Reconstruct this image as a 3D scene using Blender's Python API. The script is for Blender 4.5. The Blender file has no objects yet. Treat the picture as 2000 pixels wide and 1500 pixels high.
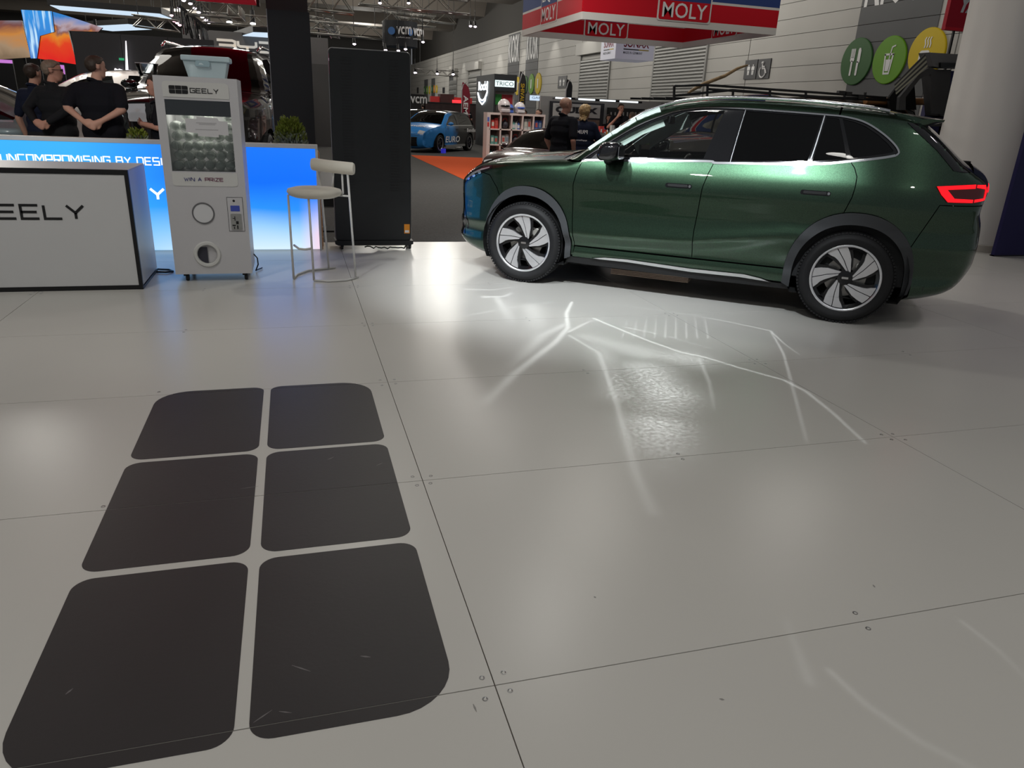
import bpy, math, random
import numpy as np
from mathutils import Vector, Matrix
from mathutils.geometry import delaunay_2d_cdt

rng = random.Random(7)
scene = bpy.context.scene
COL = scene.collection

# ------------------------------------------------------------------ camera
CAM_F, YAW, PITCH, ROLL, CAM_H = 1429.48, 0.292746, 0.354274, 0.0452908, 1.45741
_f = Vector((math.sin(YAW)*math.cos(PITCH), math.cos(YAW)*math.cos(PITCH), -math.sin(PITCH)))
_r0 = Vector((math.cos(YAW), -math.sin(YAW), 0)); _u0 = _r0.cross(_f)
_r = math.cos(ROLL)*_r0 + math.sin(ROLL)*_u0
_u = -math.sin(ROLL)*_r0 + math.cos(ROLL)*_u0
cam_data = bpy.data.cameras.new('camera')
cam = bpy.data.objects.new('camera', cam_data); COL.objects.link(cam)
cam_data.sensor_fit = 'HORIZONTAL'; cam_data.sensor_width = 36
cam_data.lens = 36*CAM_F/2000; cam_data.clip_start = 0.05; cam_data.clip_end = 300
m = Matrix.Identity(4)
for i in range(3):
    m[i][0], m[i][1], m[i][2] = _r[i], _u[i], -_f[i]
m[2][3] = CAM_H
cam.matrix_world = m
scene.camera = cam

def ray(u, v):
    return _f + _r*((u-1000)/CAM_F) - _u*((v-750)/CAM_F)
def PY(u, v, Y):
    d = ray(u, v); return Vector((0, 0, CAM_H)) + d*(Y/d.y)
def PX(u, v, X):
    d = ray(u, v); return Vector((0, 0, CAM_H)) + d*(X/d.x)
def PZ(u, v, Z):
    d = ray(u, v); return Vector((0, 0, CAM_H)) + d*((Z-CAM_H)/d.z)

# ------------------------------------------------------------------ world, lights, exposure
scene.view_settings.view_transform = 'Standard'
scene.view_settings.look = 'None'
scene.view_settings.gamma = 1.0
scene.view_settings.use_curve_mapping = False
scene.view_settings.exposure = 0.0
w = bpy.data.worlds.new('hall_air'); scene.world = w; w.use_nodes = True
w.node_tree.nodes['Background'].inputs[0].default_value = (0.92, 0.95, 1.0, 1)
w.node_tree.nodes['Background'].inputs[1].default_value = 0.16

def area(name, loc, target, size, power, col=(1, 1, 1), size_y=None, spread=None):
    d = bpy.data.lights.new(name, 'AREA'); d.energy = power; d.color = col
    d.shape = 'RECTANGLE' if size_y else 'DISK'; d.size = size
    if size_y: d.size_y = size_y
    if spread: d.spread = math.radians(spread)
    o = bpy.data.objects.new(name, d); COL.objects.link(o); o.location = loc
    o.rotation_euler = (Vector(target)-Vector(loc)).to_track_quat('-Z', 'Y').to_euler()
    return o
def spot(name, loc, target, power, angle, blend=.4, radius=.12, col=(1, 1, 1)):
    d = bpy.data.lights.new(name, 'SPOT'); d.energy = power; d.color = col
    d.spot_size = math.radians(angle); d.spot_blend = blend; d.shadow_soft_size = radius
    o = bpy.data.objects.new(name, d); COL.objects.link(o); o.location = loc
    o.rotation_euler = (Vector(target)-Vector(loc)).to_track_quat('-Z', 'Y').to_euler()
    return o
LIGHT_OFF = False
WARM = (1.0, .96, .88); COOL = (.9, .96, 1.0)
# hall lamps: omni pendants along the hall, washers on the long wall
def omni(name, loc, power, col=(1, 1, 1), r=.2):
    d = bpy.data.lights.new(name, 'POINT'); d.energy = power; d.color = col; d.shadow_soft_size = r
    o = bpy.data.objects.new(name, d); COL.objects.link(o); o.location = loc; return o
for hx, hy in ((-4.5, 2), (0, -.5), (4.5, -.5), (0, 3.2)):
    area('stand_and_fill_downlight', (hx, hy, 7.6), (hx, hy, 0), .5, 20, (1., .975, .92), spread=100)
for hx, hy, pw in ((3.9, 10.2, 60), (4.6, 15.8, 170), (-4.5, 15.0, 150)):
    area('stand_and_fill_downlight', (hx, hy, 7.2), (hx, hy-.4, 0), .5, pw, (1., .975, .92), spread=120)  # some added to brighten the retail corner and the white car
for hx, hy, pw in ((-7, -4, 380), (3, -8, 160)):
    omni('hall_lamp', (hx, hy, 8.5), pw, WARM, .3)
for hx in (-11, -5, 1, 7, 13):
    omni('hall_lamp', (hx, 15.5, 8.3), 210, WARM, 1.0)
for hx, hy, pw in ((-9, 27, 500), (-2, 27, 420), (7, 28, 420), (12, 27, 480), (-15, 42, 900), (-5, 42, 800), (8, 42, 800), (-16, 62, 1600), (-3, 62, 1300), (9, 64, 1200), (8, 88, 1600), (-10, 88, 1600)):
    omni('hall_lamp', (hx, hy, 7.8), pw, WARM, .8)
for hy in (36, 43, 50, 57, 64, 71, 78, 85):
    spot('wall_washer', (15.6, hy, 7.0), (17, hy, 3.5), 110, 70, .7, .08, WARM)
# stand rig: profile spots aimed at the car and the stand floor, plus an added fill
spot('rig_and_fill_spot', (0.4, 1.0, 5.4), (2.5, 5.7, .7), 1500, 36, .8, .06, COOL)
spot('rig_and_fill_spot', (-1.6, 2.6, 5.4), (2.1, 6.3, .5), 1100, 32, .8, .06, COOL)
spot('rig_and_fill_spot', (-2.6, 3.2, 5.2), (-.6, 6.6, .6), 160, 60, .8, .2, WARM)
spot('rig_and_fill_spot', (-3.4, 3.0, 3.9), (-2.0, 9.2, 1.55), 420, 24, .6, .15, WARM)  # added fill spot to brighten the people by the LED wall
spot('rig_and_fill_spot', (8.2, 3.4, 5.6), (6.6, 4.2, 0), 150, 60, .9, .25, (1, .90, .98))

# added patterned spots: draw the light arcs reflected by the car onto the floor
def drawn_caustic_spot(loc, power, strokes, grain):
    d = bpy.data.lights.new('drawn_caustic_spot', 'SPOT'); d.energy = power; d.color = COOL
    d.spot_size = math.radians(75); d.spot_blend = .3; d.shadow_soft_size = .004; d.use_nodes = True
    o = bpy.data.objects.new('drawn_caustic_spot', d); COL.objects.link(o); o.location = loc
    nt = d.node_tree; em = nt.nodes['Emission']; N = nt.nodes.new; L = nt.links.new
    tc = N('ShaderNodeTexCoord'); sep = N('ShaderNodeSeparateXYZ'); L(tc.outputs['Normal'], sep.inputs[0])
    ab = N('ShaderNodeMath'); ab.operation = 'ABSOLUTE'; L(sep.outputs['Z'], ab.inputs[0])
    dv = N('ShaderNodeVectorMath'); dv.operation = 'SCALE'; L(tc.outputs['Normal'], dv.inputs[0])
    iv = N('ShaderNodeMath'); iv.operation = 'DIVIDE'; iv.inputs[0].default_value = CAUSTIC_SIGN*loc[2]; L(ab.outputs[0], iv.inputs[1]); L(iv.outputs[0], dv.inputs['Scale'])
    fl_ = N('ShaderNodeVectorMath'); fl_.operation = 'MULTIPLY'; L(dv.outputs[0], fl_.inputs[0]); fl_.inputs[1].default_value = (1, 1, 0)
    pos = fl_.outputs[0]
    def mth(op, a, b=None, c=None):
        n = N('ShaderNodeMath'); n.operation = op
        for i, q in enumerate((a, b, c)):
            if q is None: continue
            if isinstance(q, (int, float)): n.inputs[i].default_value = q
            else: L(q, n.inputs[i])
        return n.outputs[0]
    def seg(a, b, w, k):
        a = Vector((a.x-loc[0], a.y-loc[1], 0)); b = Vector((b.x-loc[0], b.y-loc[1], 0)); ba = b-a
        s1 = N('ShaderNodeVectorMath'); s1.operation = 'SUBTRACT'; L(pos, s1.inputs[0]); s1.inputs[1].default_value = a
        dt = N('ShaderNodeVectorMath'); dt.operation = 'DOT_PRODUCT'; L(s1.outputs[0], dt.inputs[0]); dt.inputs[1].default_value = ba
        h = N('ShaderNodeMath'); h.operation = 'MULTIPLY'; h.use_clamp = True; L(dt.outputs['Value'], h.inputs[0]); h.inputs[1].default_value = 1/ba.length_squared
        sc = N('ShaderNodeVectorMath'); sc.operation = 'SCALE'; sc.inputs[0].default_value = ba; L(h.outputs[0], sc.inputs['Scale'])
        s2 = N('ShaderNodeVectorMath'); s2.operation = 'DISTANCE'; L(s1.outputs[0], s2.inputs[0]); L(sc.outputs[0], s2.inputs[1])
        # width and strength run along the stroke
        ww = mth('MULTIPLY_ADD', h.outputs[0], w[1]-w[0], w[0]); kk = mth('MULTIPLY_ADD', h.outputs[0], k[1]-k[0], k[0])
        r = mth('DIVIDE', s2.outputs['Value'], ww); e = mth('POWER', 2.718, mth('MULTIPLY', mth('MULTIPLY', r, r), -1.))
        return mth('MULTIPLY', e, kk)
    tot = None
    for pts, w, k in strokes:
        Q = [PZ(u, v, 0) for u, v in pts]; n = len(Q)-1
        for i in range(n):
            f0, f1 = i/n, (i+1)/n; q = seg(Q[i], Q[i+1], (w[0]+(w[1]-w[0])*f0, w[0]+(w[1]-w[0])*f1), (k[0]+(k[1]-k[0])*f0, k[0]+(k[1]-k[0])*f1))
            tot = q if tot is None else mth('MAXIMUM', tot, q)
    nz = N('ShaderNodeTexNoise'); nz.inputs['Scale'].default_value = 46; nz.inputs['Detail'].default_value = 2; L(pos, nz.inputs['Vector'])
    gr = mth('MULTIPLY', nz.outputs['Fac'], nz.outputs['Fac']); gt = None
    for pts, w, k in grain:
        Q = [PZ(u, v, 0) for u, v in pts]
        for i in range(len(Q)-1):
            q = seg(Q[i], Q[i+1], w, k); gt = q if gt is None else mth('MAXIMUM', gt, q)
    if gt is not None: gt = mth('MULTIPLY', gt, mth('MULTIPLY', gr, 3.2)); tot = gt if tot is None else mth('ADD', tot, gt)
    L(tot, em.inputs['Strength'])
    return o
CAUSTIC_SIGN = 1; CAUSTIC_W = 1050
ARCS = [
    (((1117, 590), (1106, 612), (1109, 640), (1085, 668), (1050, 695), (1005, 730), (950, 785)), (.012, .035), (1.5, .15)),
    (((1108, 632), (1060, 655), (1000, 715)), (.03, .05), (.7, .1)),
    (((1110, 648), (1150, 628), (1200, 618)), (.016, .01), (.9, .1)),
    (((1160, 622), (1215, 645), (1270, 667), (1330, 688), (1375, 697), (1450, 720), (1530, 742), (1575, 765), (1625, 805), (1690, 865)), (.012, .012), (1.25, .25)),
    (((1225, 640), (1300, 655), (1392, 682)), (.010, .006), (.8, .3)),
    (((1120, 590), (1220, 597), (1345, 614), (1430, 630), (1505, 646)), (.008, .010), (.35, .7)),
    (((1505, 646), (1530, 670), (1560, 692)), (.010, .006), (.8, .2)),
    (((1505, 646), (1530, 690), (1545, 745), (1575, 860)), (.008, .012), (.7, .12)),
    (((800, 640), (880, 622), (1000, 600), (1080, 590)), (.022, .014), (.15, .55)),
    (((905, 565), (960, 566), (1010, 560)), (.02, .012), (.9, .4)), (((945, 580), (985, 579), (1000, 572)), (.02, .015), (1.6, .4)), (((970, 580), (985, 605), (1000, 630)), (.03, .05), (.8, .1)),
    (((1040, 600), (1050, 640), (1040, 690)), (.08, .11), (.45, .08)),
    (((1112, 655), (1170, 690), (1205, 790), (1222, 850), (1240, 920), (1275, 1000)), (.012, .03), (.55, .1)),
    (((1365, 700), (1385, 745), (1395, 800)), (.012, .012), (.5, .08)),
    (((1535, 1210), (1580, 1330)), (.012, .02), (.06, .11)), (((1620, 1310), (1690, 1375), (1800, 1450), (1900, 1500)), (.012, .014), (.15, .08)), (((1880, 1215), (1950, 1270), (2010, 1330)), (.01, .012), (.12, .05))] + [(((1225+i*19, 625), (1215+i*21, 660)), (.006, .008), (.35, .5)) for i in range(9)]
GRAIN = [(((1150, 660), (1260, 690), (1340, 700)), (.10, .16), (.55, .75)), (((1260, 720), (1300, 770)), (.16, .16), (1.0, 1.1)), (((1300, 770), (1285, 830), (1290, 900)), (.15, .16), (1.0, .12)), (((1170, 670), (1215, 770)), (.10, .12), (.5, .5))]
grp = []; cnt = 0
for a_ in ARCS:
    if cnt+len(a_[0])-1 > 11: drawn_caustic_spot((2.1, 4.4, 5.6), CAUSTIC_W, grp, []); grp = []; cnt = 0
    grp.append(a_); cnt += len(a_[0])-1
drawn_caustic_spot((2.1, 4.4, 5.6), CAUSTIC_W, grp, [])
drawn_caustic_spot((2.1, 4.4, 5.6), CAUSTIC_W, [], GRAIN)

# ------------------------------------------------------------------ materials
MATS = {}
def mat(name, col=(.5, .5, .5), rough=.5, metal=0., spec=.5, coat=0., coat_rough=.03, emit=None, estr=1., noise=None, bump=None, alpha=None, trans=0., ior=1.45, sheen=0.):
    if name in MATS: return MATS[name]
    m = bpy.data.materials.new(name); m.use_nodes = True
    nt = m.node_tree; b = nt.nodes['Principled BSDF']
    I = b.inputs
    I['Base Color'].default_value = (*col, 1); I['Roughness'].default_value = rough
    I['Metallic'].default_value = metal; I['Specular IOR Level'].default_value = spec
    I['Coat Weight'].default_value = coat; I['Coat Roughness'].default_value = coat_rough
    I['Transmission Weight'].default_value = trans; I['IOR'].default_value = ior
    if sheen: I['Sheen Weight'].default_value = sheen
    if emit:
        I['Emission Color'].default_value = (*emit, 1); I['Emission Strength'].default_value = estr
    tc = None
    if noise or bump:
        tc = nt.nodes.new('ShaderNodeTexCoord')
    if noise:
        sc, amt = noise[0], noise[1]
        n = nt.nodes.new('ShaderNodeTexNoise'); n.inputs['Scale'].default_value = sc; n.inputs['Detail'].default_value = 4
        nt.links.new(tc.outputs['Object'], n.inputs['Vector'])
        mx = nt.nodes.new('ShaderNodeMix'); mx.data_type = 'RGBA'
        mx.inputs[6].default_value = (*[c*(1-amt) for c in col], 1); mx.inputs[7].default_value = (*[min(1, c*(1+amt)) for c in col], 1)
        nt.links.new(n.outputs['Fac'], mx.inputs[0]); nt.links.new(mx.outputs[2], I['Base Color'])
    if bump:
        n = nt.nodes.new('ShaderNodeTexNoise'); n.inputs['Scale'].default_value = bump[0]; n.inputs['Detail'].default_value = 3
        nt.links.new(tc.outputs['Object'], n.inputs['Vector'])
        bp = nt.nodes.new('ShaderNodeBump'); bp.inputs['Strength'].default_value = bump[1]; bp.inputs['Distance'].default_value = .01
        nt.links.new(n.outputs['Fac'], bp.inputs['Height']); nt.links.new(bp.outputs[0], I['Normal'])
    MATS[name] = m; return m

def glass(name, tint=(1, 1, 1), rough=0., refl=(1, 1, 1), ior=1.5):
    if name in MATS: return MATS[name]
    m = bpy.data.materials.new(name); m.use_nodes = True; nt = m.node_tree
    nt.nodes.clear()
    o = nt.nodes.new('ShaderNodeOutputMaterial'); mx = nt.nodes.new('ShaderNodeMixShader')
    t = nt.nodes.new('ShaderNodeBsdfTransparent'); t.inputs[0].default_value = (*tint, 1)
    g = nt.nodes.new('ShaderNodeBsdfGlossy'); g.inputs['Roughness'].default_value = rough; g.inputs['Color'].default_value = (*refl, 1)
    fr = nt.nodes.new('ShaderNodeFresnel'); fr.inputs[0].default_value = ior
    nt.links.new(fr.outputs[0], mx.inputs[0]); nt.links.new(t.outputs[0], mx.inputs[1]); nt.links.new(g.outputs[0], mx.inputs[2])
    nt.links.new(mx.outputs[0], o.inputs[0])
    MATS[name] = m; return m

def add_transparent(m, f):
    nt = m.node_tree; o = nt.nodes['Material Output']; bs = nt.nodes['Principled BSDF']
    t = nt.nodes.new('ShaderNodeBsdfTransparent'); mx = nt.nodes.new('ShaderNodeMixShader'); mx.inputs[0].default_value = f
    nt.links.new(bs.outputs[0], mx.inputs[1]); nt.links.new(t.outputs[0], mx.inputs[2]); nt.links.new(mx.outputs[0], o.inputs[0])

def emis_nodes(name, strength, build):
    """emissive screen: build(nt, texcoord_node) returns a colour socket"""
    m = bpy.data.materials.new(name); m.use_nodes = True; nt = m.node_tree
    b = nt.nodes['Principled BSDF']; b.inputs['Base Color'].default_value = (.01, .01, .012, 1); b.inputs['Roughness'].default_value = .35
    tc = nt.nodes.new('ShaderNodeTexCoord')
    nt.links.new(build(nt, tc), b.inputs['Emission Color']); b.inputs['Emission Strength'].default_value = strength
    MATS[name] = m; return m

# ------------------------------------------------------------------ mesh helpers
def rotz(a): return Matrix.Rotation(a, 4, 'Z')
class MB:
    def __init__(s): s.v = []; s.f = []; s.mi = []; s.cur = 0
    def add(s, vs, fs, mi=None):
        o = len(s.v); s.v += [tuple(q) for q in vs]; s.f += [tuple(i+o for i in q) for q in fs]
        s.mi += [s.cur if mi is None else mi]*len(fs); return s
    def box(s, lo, hi, M=None):
        x0, y0, z0 = lo; x1, y1, z1 = hi
        vs = [Vector(q) for q in ((x0, y0, z0), (x1, y0, z0), (x1, y1, z0), (x0, y1, z0), (x0, y0, z1), (x1, y0, z1), (x1, y1, z1), (x0, y1, z1))]
        if M: vs = [M @ q for q in vs]
        return s.add(vs, [(0, 3, 2, 1), (4, 5, 6, 7), (0, 1, 5, 4), (1, 2, 6, 5), (2, 3, 7, 6), (3, 0, 4, 7)])
    def cbox(s, c, d, M=None):
        T = Matrix.Translation(c) @ (M or Matrix.Identity(4))
        return s.box((-d[0]/2, -d[1]/2, -d[2]/2), (d[0]/2, d[1]/2, d[2]/2), T)
    def bar(s, a, b, w, h=None, up=(0, 0, 1)):
        a, b = Vector(a), Vector(b); h = h or w; d = (b-a).normalized(); up = Vector(up)
        if abs(d.dot(up)) > .98: up = Vector((1, 0, 0))
        x = d.cross(up).normalized(); y = x.cross(d)
        vs = [p + x*(i*w/2) + y*(j*h/2) for p in (a, b) for i, j in ((-1, -1), (1, -1), (1, 1), (-1, 1))]
        return s.add(vs, [(0, 1, 2, 3), (7, 6, 5, 4), (0, 4, 5, 1), (1, 5, 6, 2), (2, 6, 7, 3), (3, 7, 4, 0)])
    def tube(s, pts, r, n=8, closed=False, caps=True):
        pts = [Vector(q) for q in pts]; k = len(pts); rs = r if isinstance(r, (list, tuple)) else [r]*k
        ref = Vector((0, 0, 1)); vs = []; px = None
        for i, q in enumerate(pts):
            a = pts[(i-1) % k] if (closed or i > 0) else q; b = pts[(i+1) % k] if (closed or i < k-1) else q
            d = (b-a).normalized() if (b-a).length > 1e-9 else Vector((0, 0, 1))
            x = (px - d*px.dot(d)) if px else d.cross(ref)
            if x.length < 1e-4: x = d.cross(Vector((1, 0, 0)))
            if x.length < 1e-4: x = d.cross(Vector((0, 1, 0)))
            x.normalize(); px = x; y = d.cross(x)
            vs += [q + (x*math.cos(t) + y*math.sin(t))*rs[i] for t in (2*math.pi*j/n for j in range(n))]
        fs = []
        for i in range(k if closed else k-1):
            for j in range(n):
                a = i*n+j; b = i*n+(j+1) % n; c = ((i+1) % k)*n+(j+1) % n; d = ((i+1) % k)*n+j
                fs.append((a, b, c, d))
        if caps and not closed: fs += [tuple(range(n))[::-1], tuple(range((k-1)*n, k*n))]
        return s.add(vs, fs)
    def cyl(s, a, b, r0, r1=None, n=20): return s.tube([a, b], [r0, r0 if r1 is None else r1], n)
    def lathe(s, prof, n=32, M=None, cap=True, a0=0., a1=None):
        """prof: (r, z) list about +Z"""
        full = a1 is None; k = len(prof); vs = []; cnt = n if full else n+1
        for j in range(cnt):
            t = a0 + (2*math.pi*j/n if full else (a1-a0)*j/n)
            vs += [Vector((r*math.cos(t), r*math.sin(t), z)) for r, z in prof]
        fs = []
        for j in range(n):
            jj = (j+1) % cnt
            for i in range(k-1): fs.append((j*k+i, jj*k+i, jj*k+i+1, j*k+i+1))
        if M: vs = [M @ q for q in vs]
        s.add(vs, fs)
        if cap and full:
            for i, fl in ((0, True), (k-1, False)):
                if prof[i][0] > 1e-5:
                    ids = [vs[j*k+i] for j in range(cnt)]
                    s.add(ids, [tuple(range(cnt))[::-1] if fl else tuple(range(cnt))])
        return s
    def sphere(s, c, r, n=16, mm=10, M=None):
        r = (r, r, r) if not isinstance(r, (tuple, list)) else r
        prof = [(max(1e-5, math.sin(math.pi*i/mm)), -math.cos(math.pi*i/mm)) for i in range(mm+1)]
        T = Matrix.Translation(c) @ (M or Matrix.Identity(4)) @ Matrix.Diagonal((*r, 1))
        return s.lathe(prof, n, T, False)
    def prism(s, poly, M, d0=0., d1=.01):
        """poly in local xy, extruded along local z from d0 to d1"""
        k = len(poly)
        vs = [M @ Vector((x, y, d0)) for x, y in poly] + [M @ Vector((x, y, d1)) for x, y in poly]
        fs = [tuple(range(k))[::-1], tuple(range(k, 2*k))] + [(i, (i+1) % k, k+(i+1) % k, k+i) for i in range(k)]
        return s.add(vs, fs)
    def build(s, name, mats, parent=None, world=False, smooth=False, bevel=None, label=None, ang=None):
        me = bpy.data.meshes.new(name)
        vs = s.v
        if world and parent is not None:
            inv = MW[parent.name].inverted(); vs = [tuple(inv @ Vector(q)) for q in vs]
        me.from_pydata(vs, [], s.f)
        mats = mats if isinstance(mats, (list, tuple)) else [mats]
        for q in mats: me.materials.append(q)
        if len(mats) > 1: me.polygons.foreach_set('material_index', s.mi)
        if smooth:
            me.polygons.foreach_set('use_smooth', [True]*len(me.polygons))
            if ang: 
                try: me.set_sharp_from_angle(angle=math.radians(ang))
                except Exception: pass
        me.update()
        return link(name, me, parent, label, bevel)
MW = {}
def link(name, me, parent=None, label=None, bevel=None):
    o = bpy.data.objects.new(name, me); COL.objects.link(o)
    if parent is not None: o.parent = parent
    MW[o.name] = MW[parent.name].copy() if parent is not None else Matrix.Identity(4)
    if label: o['label'] = label
    if bevel:
        md = o.modifiers.new('bevel', 'BEVEL'); md.width = bevel; md.segments = 2; md.limit_method = 'ANGLE'; md.angle_limit = math.radians(40)
    return o
def thing(name, label, cat, loc=(0, 0, 0), rz=0., group=None):
    o = bpy.data.objects.new(name, None); COL.objects.link(o); o.empty_display_size = .1
    o.location = loc; o.rotation_euler = (0, 0, rz)
    o['label'] = label; o['category'] = cat
    if group: o['group'] = group
    MW[o.name] = Matrix.Translation(loc) @ rotz(rz)
    return o
def tag(o, label, cat, group=None):
    o['label'] = label; o['category'] = cat
    if group: o['group'] = group
    return o
def struct(o): o['kind'] = 'structure'; return o
def copy_thing(root, loc, rz=None, label=None, sc=None):
    r = root.copy(); COL.objects.link(r); r.location = loc
    if rz is not None: r.rotation_euler = (0, 0, rz)
    if sc: r.scale = sc
    if label: r['label'] = label
    MW[r.name] = Matrix.Translation(loc) @ rotz(r.rotation_euler[2])
    kids = [o for o in list(COL.objects) if o.parent == root]
    for ch in kids:
        c = ch.copy(); COL.objects.link(c); c.parent = r
        for g in [o for o in list(COL.objects) if o.parent == ch]:
            d = g.copy(); COL.objects.link(d); d.parent = c
    return r
def rrect(x0, y0, x1, y1, r, n=6):
    """rounded rectangle polygon CCW; r = one radius or (bl, br, tr, tl)"""
    rs = r if isinstance(r, (tuple, list)) else (r,)*4
    P = []
    for (cx, cy, a0), q in zip(((x0+rs[0], y0+rs[0], math.pi), (x1-rs[1], y0+rs[1], 1.5*math.pi), (x1-rs[2], y1-rs[2], 0), (x0+rs[3], y1-rs[3], .5*math.pi)), rs):
        if q <= 0: P.append((cx, cy)); continue
        for i in range(n+1):
            t = a0 + .5*math.pi*i/n; P.append((cx+q*math.cos(t), cy+q*math.sin(t)))
    return P
def frame(o, right, up):
    """4x4 with local x=right, y=up, z=normal (right x up)"""
    o, r, u = Vector(o), Vector(right).normalized(), Vector(up).normalized(); n = r.cross(u)
    M = Matrix.Identity(4)
    for i in range(3): M[i][0], M[i][1], M[i][2], M[i][3] = r[i], u[i], n[i], o[i]
    return M

# lettering -------------------------------------------------------------
def text_mesh(s, bold=0.):
    c = bpy.data.curves.new('lettering', 'FONT'); c.body = s; c.size = 1; c.offset = bold; c.resolution_u = 3
    o = bpy.data.objects.new('lettering_tmp', c)
    me = bpy.data.meshes.new_from_object(o)
    vs = np.array([tuple(q.co) for q in me.vertices]) if len(me.vertices) else np.zeros((0, 3))
    fs = [tuple(p.vertices) for p in me.polygons]
    bpy.data.objects.remove(o); bpy.data.curves.remove(c); bpy.data.meshes.remove(me)
    return vs, fs
def lettering(parent, s, M, h, m, width=None, bold=.0, shear=0., d=.003, name='lettering', center=False, world=True, label=None):
    """flat lettering standing d proud of plane M (x right, y up)"""
    vs, fs = text_mesh(s, bold)
    vs = vs - np.array([vs[:, 0].min(), vs[:, 1].min(), 0])
    hh = vs[:, 1].max(); ww = vs[:, 0].max(); k = h/hh; kx = k if width is None else width/ww
    vs = vs*np.array([kx, k, 1]); vs[:, 0] += shear*vs[:, 1]
    if center: vs[:, 0] -= vs[:, 0].max()/2
    b = MB(); b.add([M @ Vector((q[0], q[1], d)) for q in vs], fs)
    return b.build(name, m, parent, world, label=label)
SF = {  # wide technical stroke letters on a unit box
 'G': [[(1, .82), (1, 1), (.0, 1), (0, 0), (1, 0), (1, .5), (.45, .5)]], 'E': [[(1, 1), (0, 1), (0, 0), (1, 0)], [(0, .5), (.9, .5)]],
 'L': [[(0, 1), (0, 0), (1, 0)]], 'Y': [[(0, 1), (.5, .45), (1, 1)], [(.5, .45), (.5, 0)]], 'U': [[(0, 1), (0, 0), (1, 0), (1, 1)]],
 'N': [[(0, 0), (0, 1), (.12, 1), (.88, 0), (1, 0), (1, 1)]], 'C': [[(1, 1), (0, 1), (0, 0), (1, 0)]], 'O': [[(0, 0), (0, 1), (1, 1), (1, 0), (0, 0), (0, .1)]],
 'M': [[(0, 0), (0, 1), (.12, 1), (.5, .35), (.88, 1), (1, 1), (1, 0)]], 'P': [[(0, 0), (0, 1), (1, 1), (1, .42), (0, .42)]],
 'R': [[(0, 0), (0, 1), (1, 1), (1, .42), (0, .42)], [(.55, .42), (1, 0)]], 'I': [[(.5, 0), (.5, 1)]], 'S': [[(1, 1), (0, 1), (0, .5), (1, .5), (1, 0), (0, 0)]],
 'B': [[(0, 0), (0, 1), (.93, 1), (.93, .52), (1, .48), (1, 0), (0, 0)], [(0, .5), (.93, .5)]], 'D': [[(0, 0), (0, 1), (.85, 1), (1, .85), (1, .15), (.85, 0), (0, 0)]],
 'W': [[(0, 1), (.27, 0), (.5, .8), (.73, 0), (1, 1)]], 'A': [[(0, 0), (.5, 1), (1, 0)], [(.25, .36), (.75, .36)]], 'Z': [[(0, 1), (1, 1), (0, 0), (1, 0)]],
 '3': [[(0, 1), (.85, 1), (1, .9), (1, .6), (.9, .5), (.1, .5)], [(.9, .5), (1, .4), (1, .1), (.85, 0), (0, 0)]],
 'y': [[(0, 1), (0, .55), (.12, .45), (.88, .45), (1, .55), (1, 1)], [(.5, .45), (.5, 0)]], 'd': [[(0, 1), (.85, 1), (1, .85), (1, .15), (.85, 0), (0, 0)]]}
def stroke_text(parent, s, M, h, lw, gap, t, m, name='lettering', d=.003, world=True, label=None):
    b = MB(); x = 0
    for ch in s:
        if ch == ' ': x += lw*.75; continue
        wd = lw*(.15 if ch == 'I' else 1.25 if ch in 'MW' else 1.)
        for pl in SF[ch]:
            pts = [Vector((x + (q[0] if ch != 'I' else .5)*wd, t/2 + q[1]*(h-t))) for q in pl]
            L = []; R_ = []
            for i, q in enumerate(pts):
                d0 = (q-pts[i-1]).normalized() if i else None; d1 = (pts[i+1]-q).normalized() if i < len(pts)-1 else None
                if d0 is None: d0 = d1
                if d1 is None: d1 = d0
                n0 = Vector((-d0.y, d0.x)); n1 = Vector((-d1.y, d1.x)); mm = n0+n1
                if mm.length < .2: mm = n0.copy()
                mm.normalize(); k = min(2.2, 1/max(.3, mm.dot(n0)))
                L.append(q+mm*(t/2*k)); R_.append(q-mm*(t/2*k))
            for i in range(len(pts)-1):
                b.add([M @ Vector((q.x, q.y, d)) for q in (R_[i], R_[i+1], L[i+1], L[i])], [(0, 1, 2, 3)])
        x += wd + gap
    return b.build(name, m, parent, world, label=label)
# ------------------------------------------------------------------ stand floor: laid panels
GX, GY = 0.4467, 2.7142
floor_m = mat('floor_laminate', (.56, .545, .51), .27, spec=.3, noise=(1.3, .035), bump=(3.5, .015))
gap_m = mat('joint_filler', (.20, .13, .09), .8)
screw_m = mat('screw_zinc', (.33, .33, .33), .3, .9)
fl = struct(thing('floor', 'glossy pale grey laminate stand floor', 'floor', (0, 0, 0)))
del fl['category']
b = MB(); b.box((-6.4, -2.2, -.05), (12.4, 8.55, -.012)); b.build('floor_base', gap_m, fl)
panel_me = None
g = .0017
xs = [GX+2.4*i for i in range(-3, 5)]; ys = [GY+1.2*j for j in range(-4, 5)]
for i in range(len(xs)-1):
    for j in range(len(ys)):
        y1 = ys[j+1] if j < len(ys)-1 else 8.55
        if y1-ys[j] < 1.19 or panel_me is None:
            b = MB(); b.box((g, g, -.012), (2.4-g, (y1-ys[j])-g, 0)); o = b.build('floor_panel', floor_m, fl); 
            if y1-ys[j] > 1.19: panel_me = o.data
        else:
            o = link('floor_panel', panel_me, fl)
        o.location = (xs[i], ys[j], 0)
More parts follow.
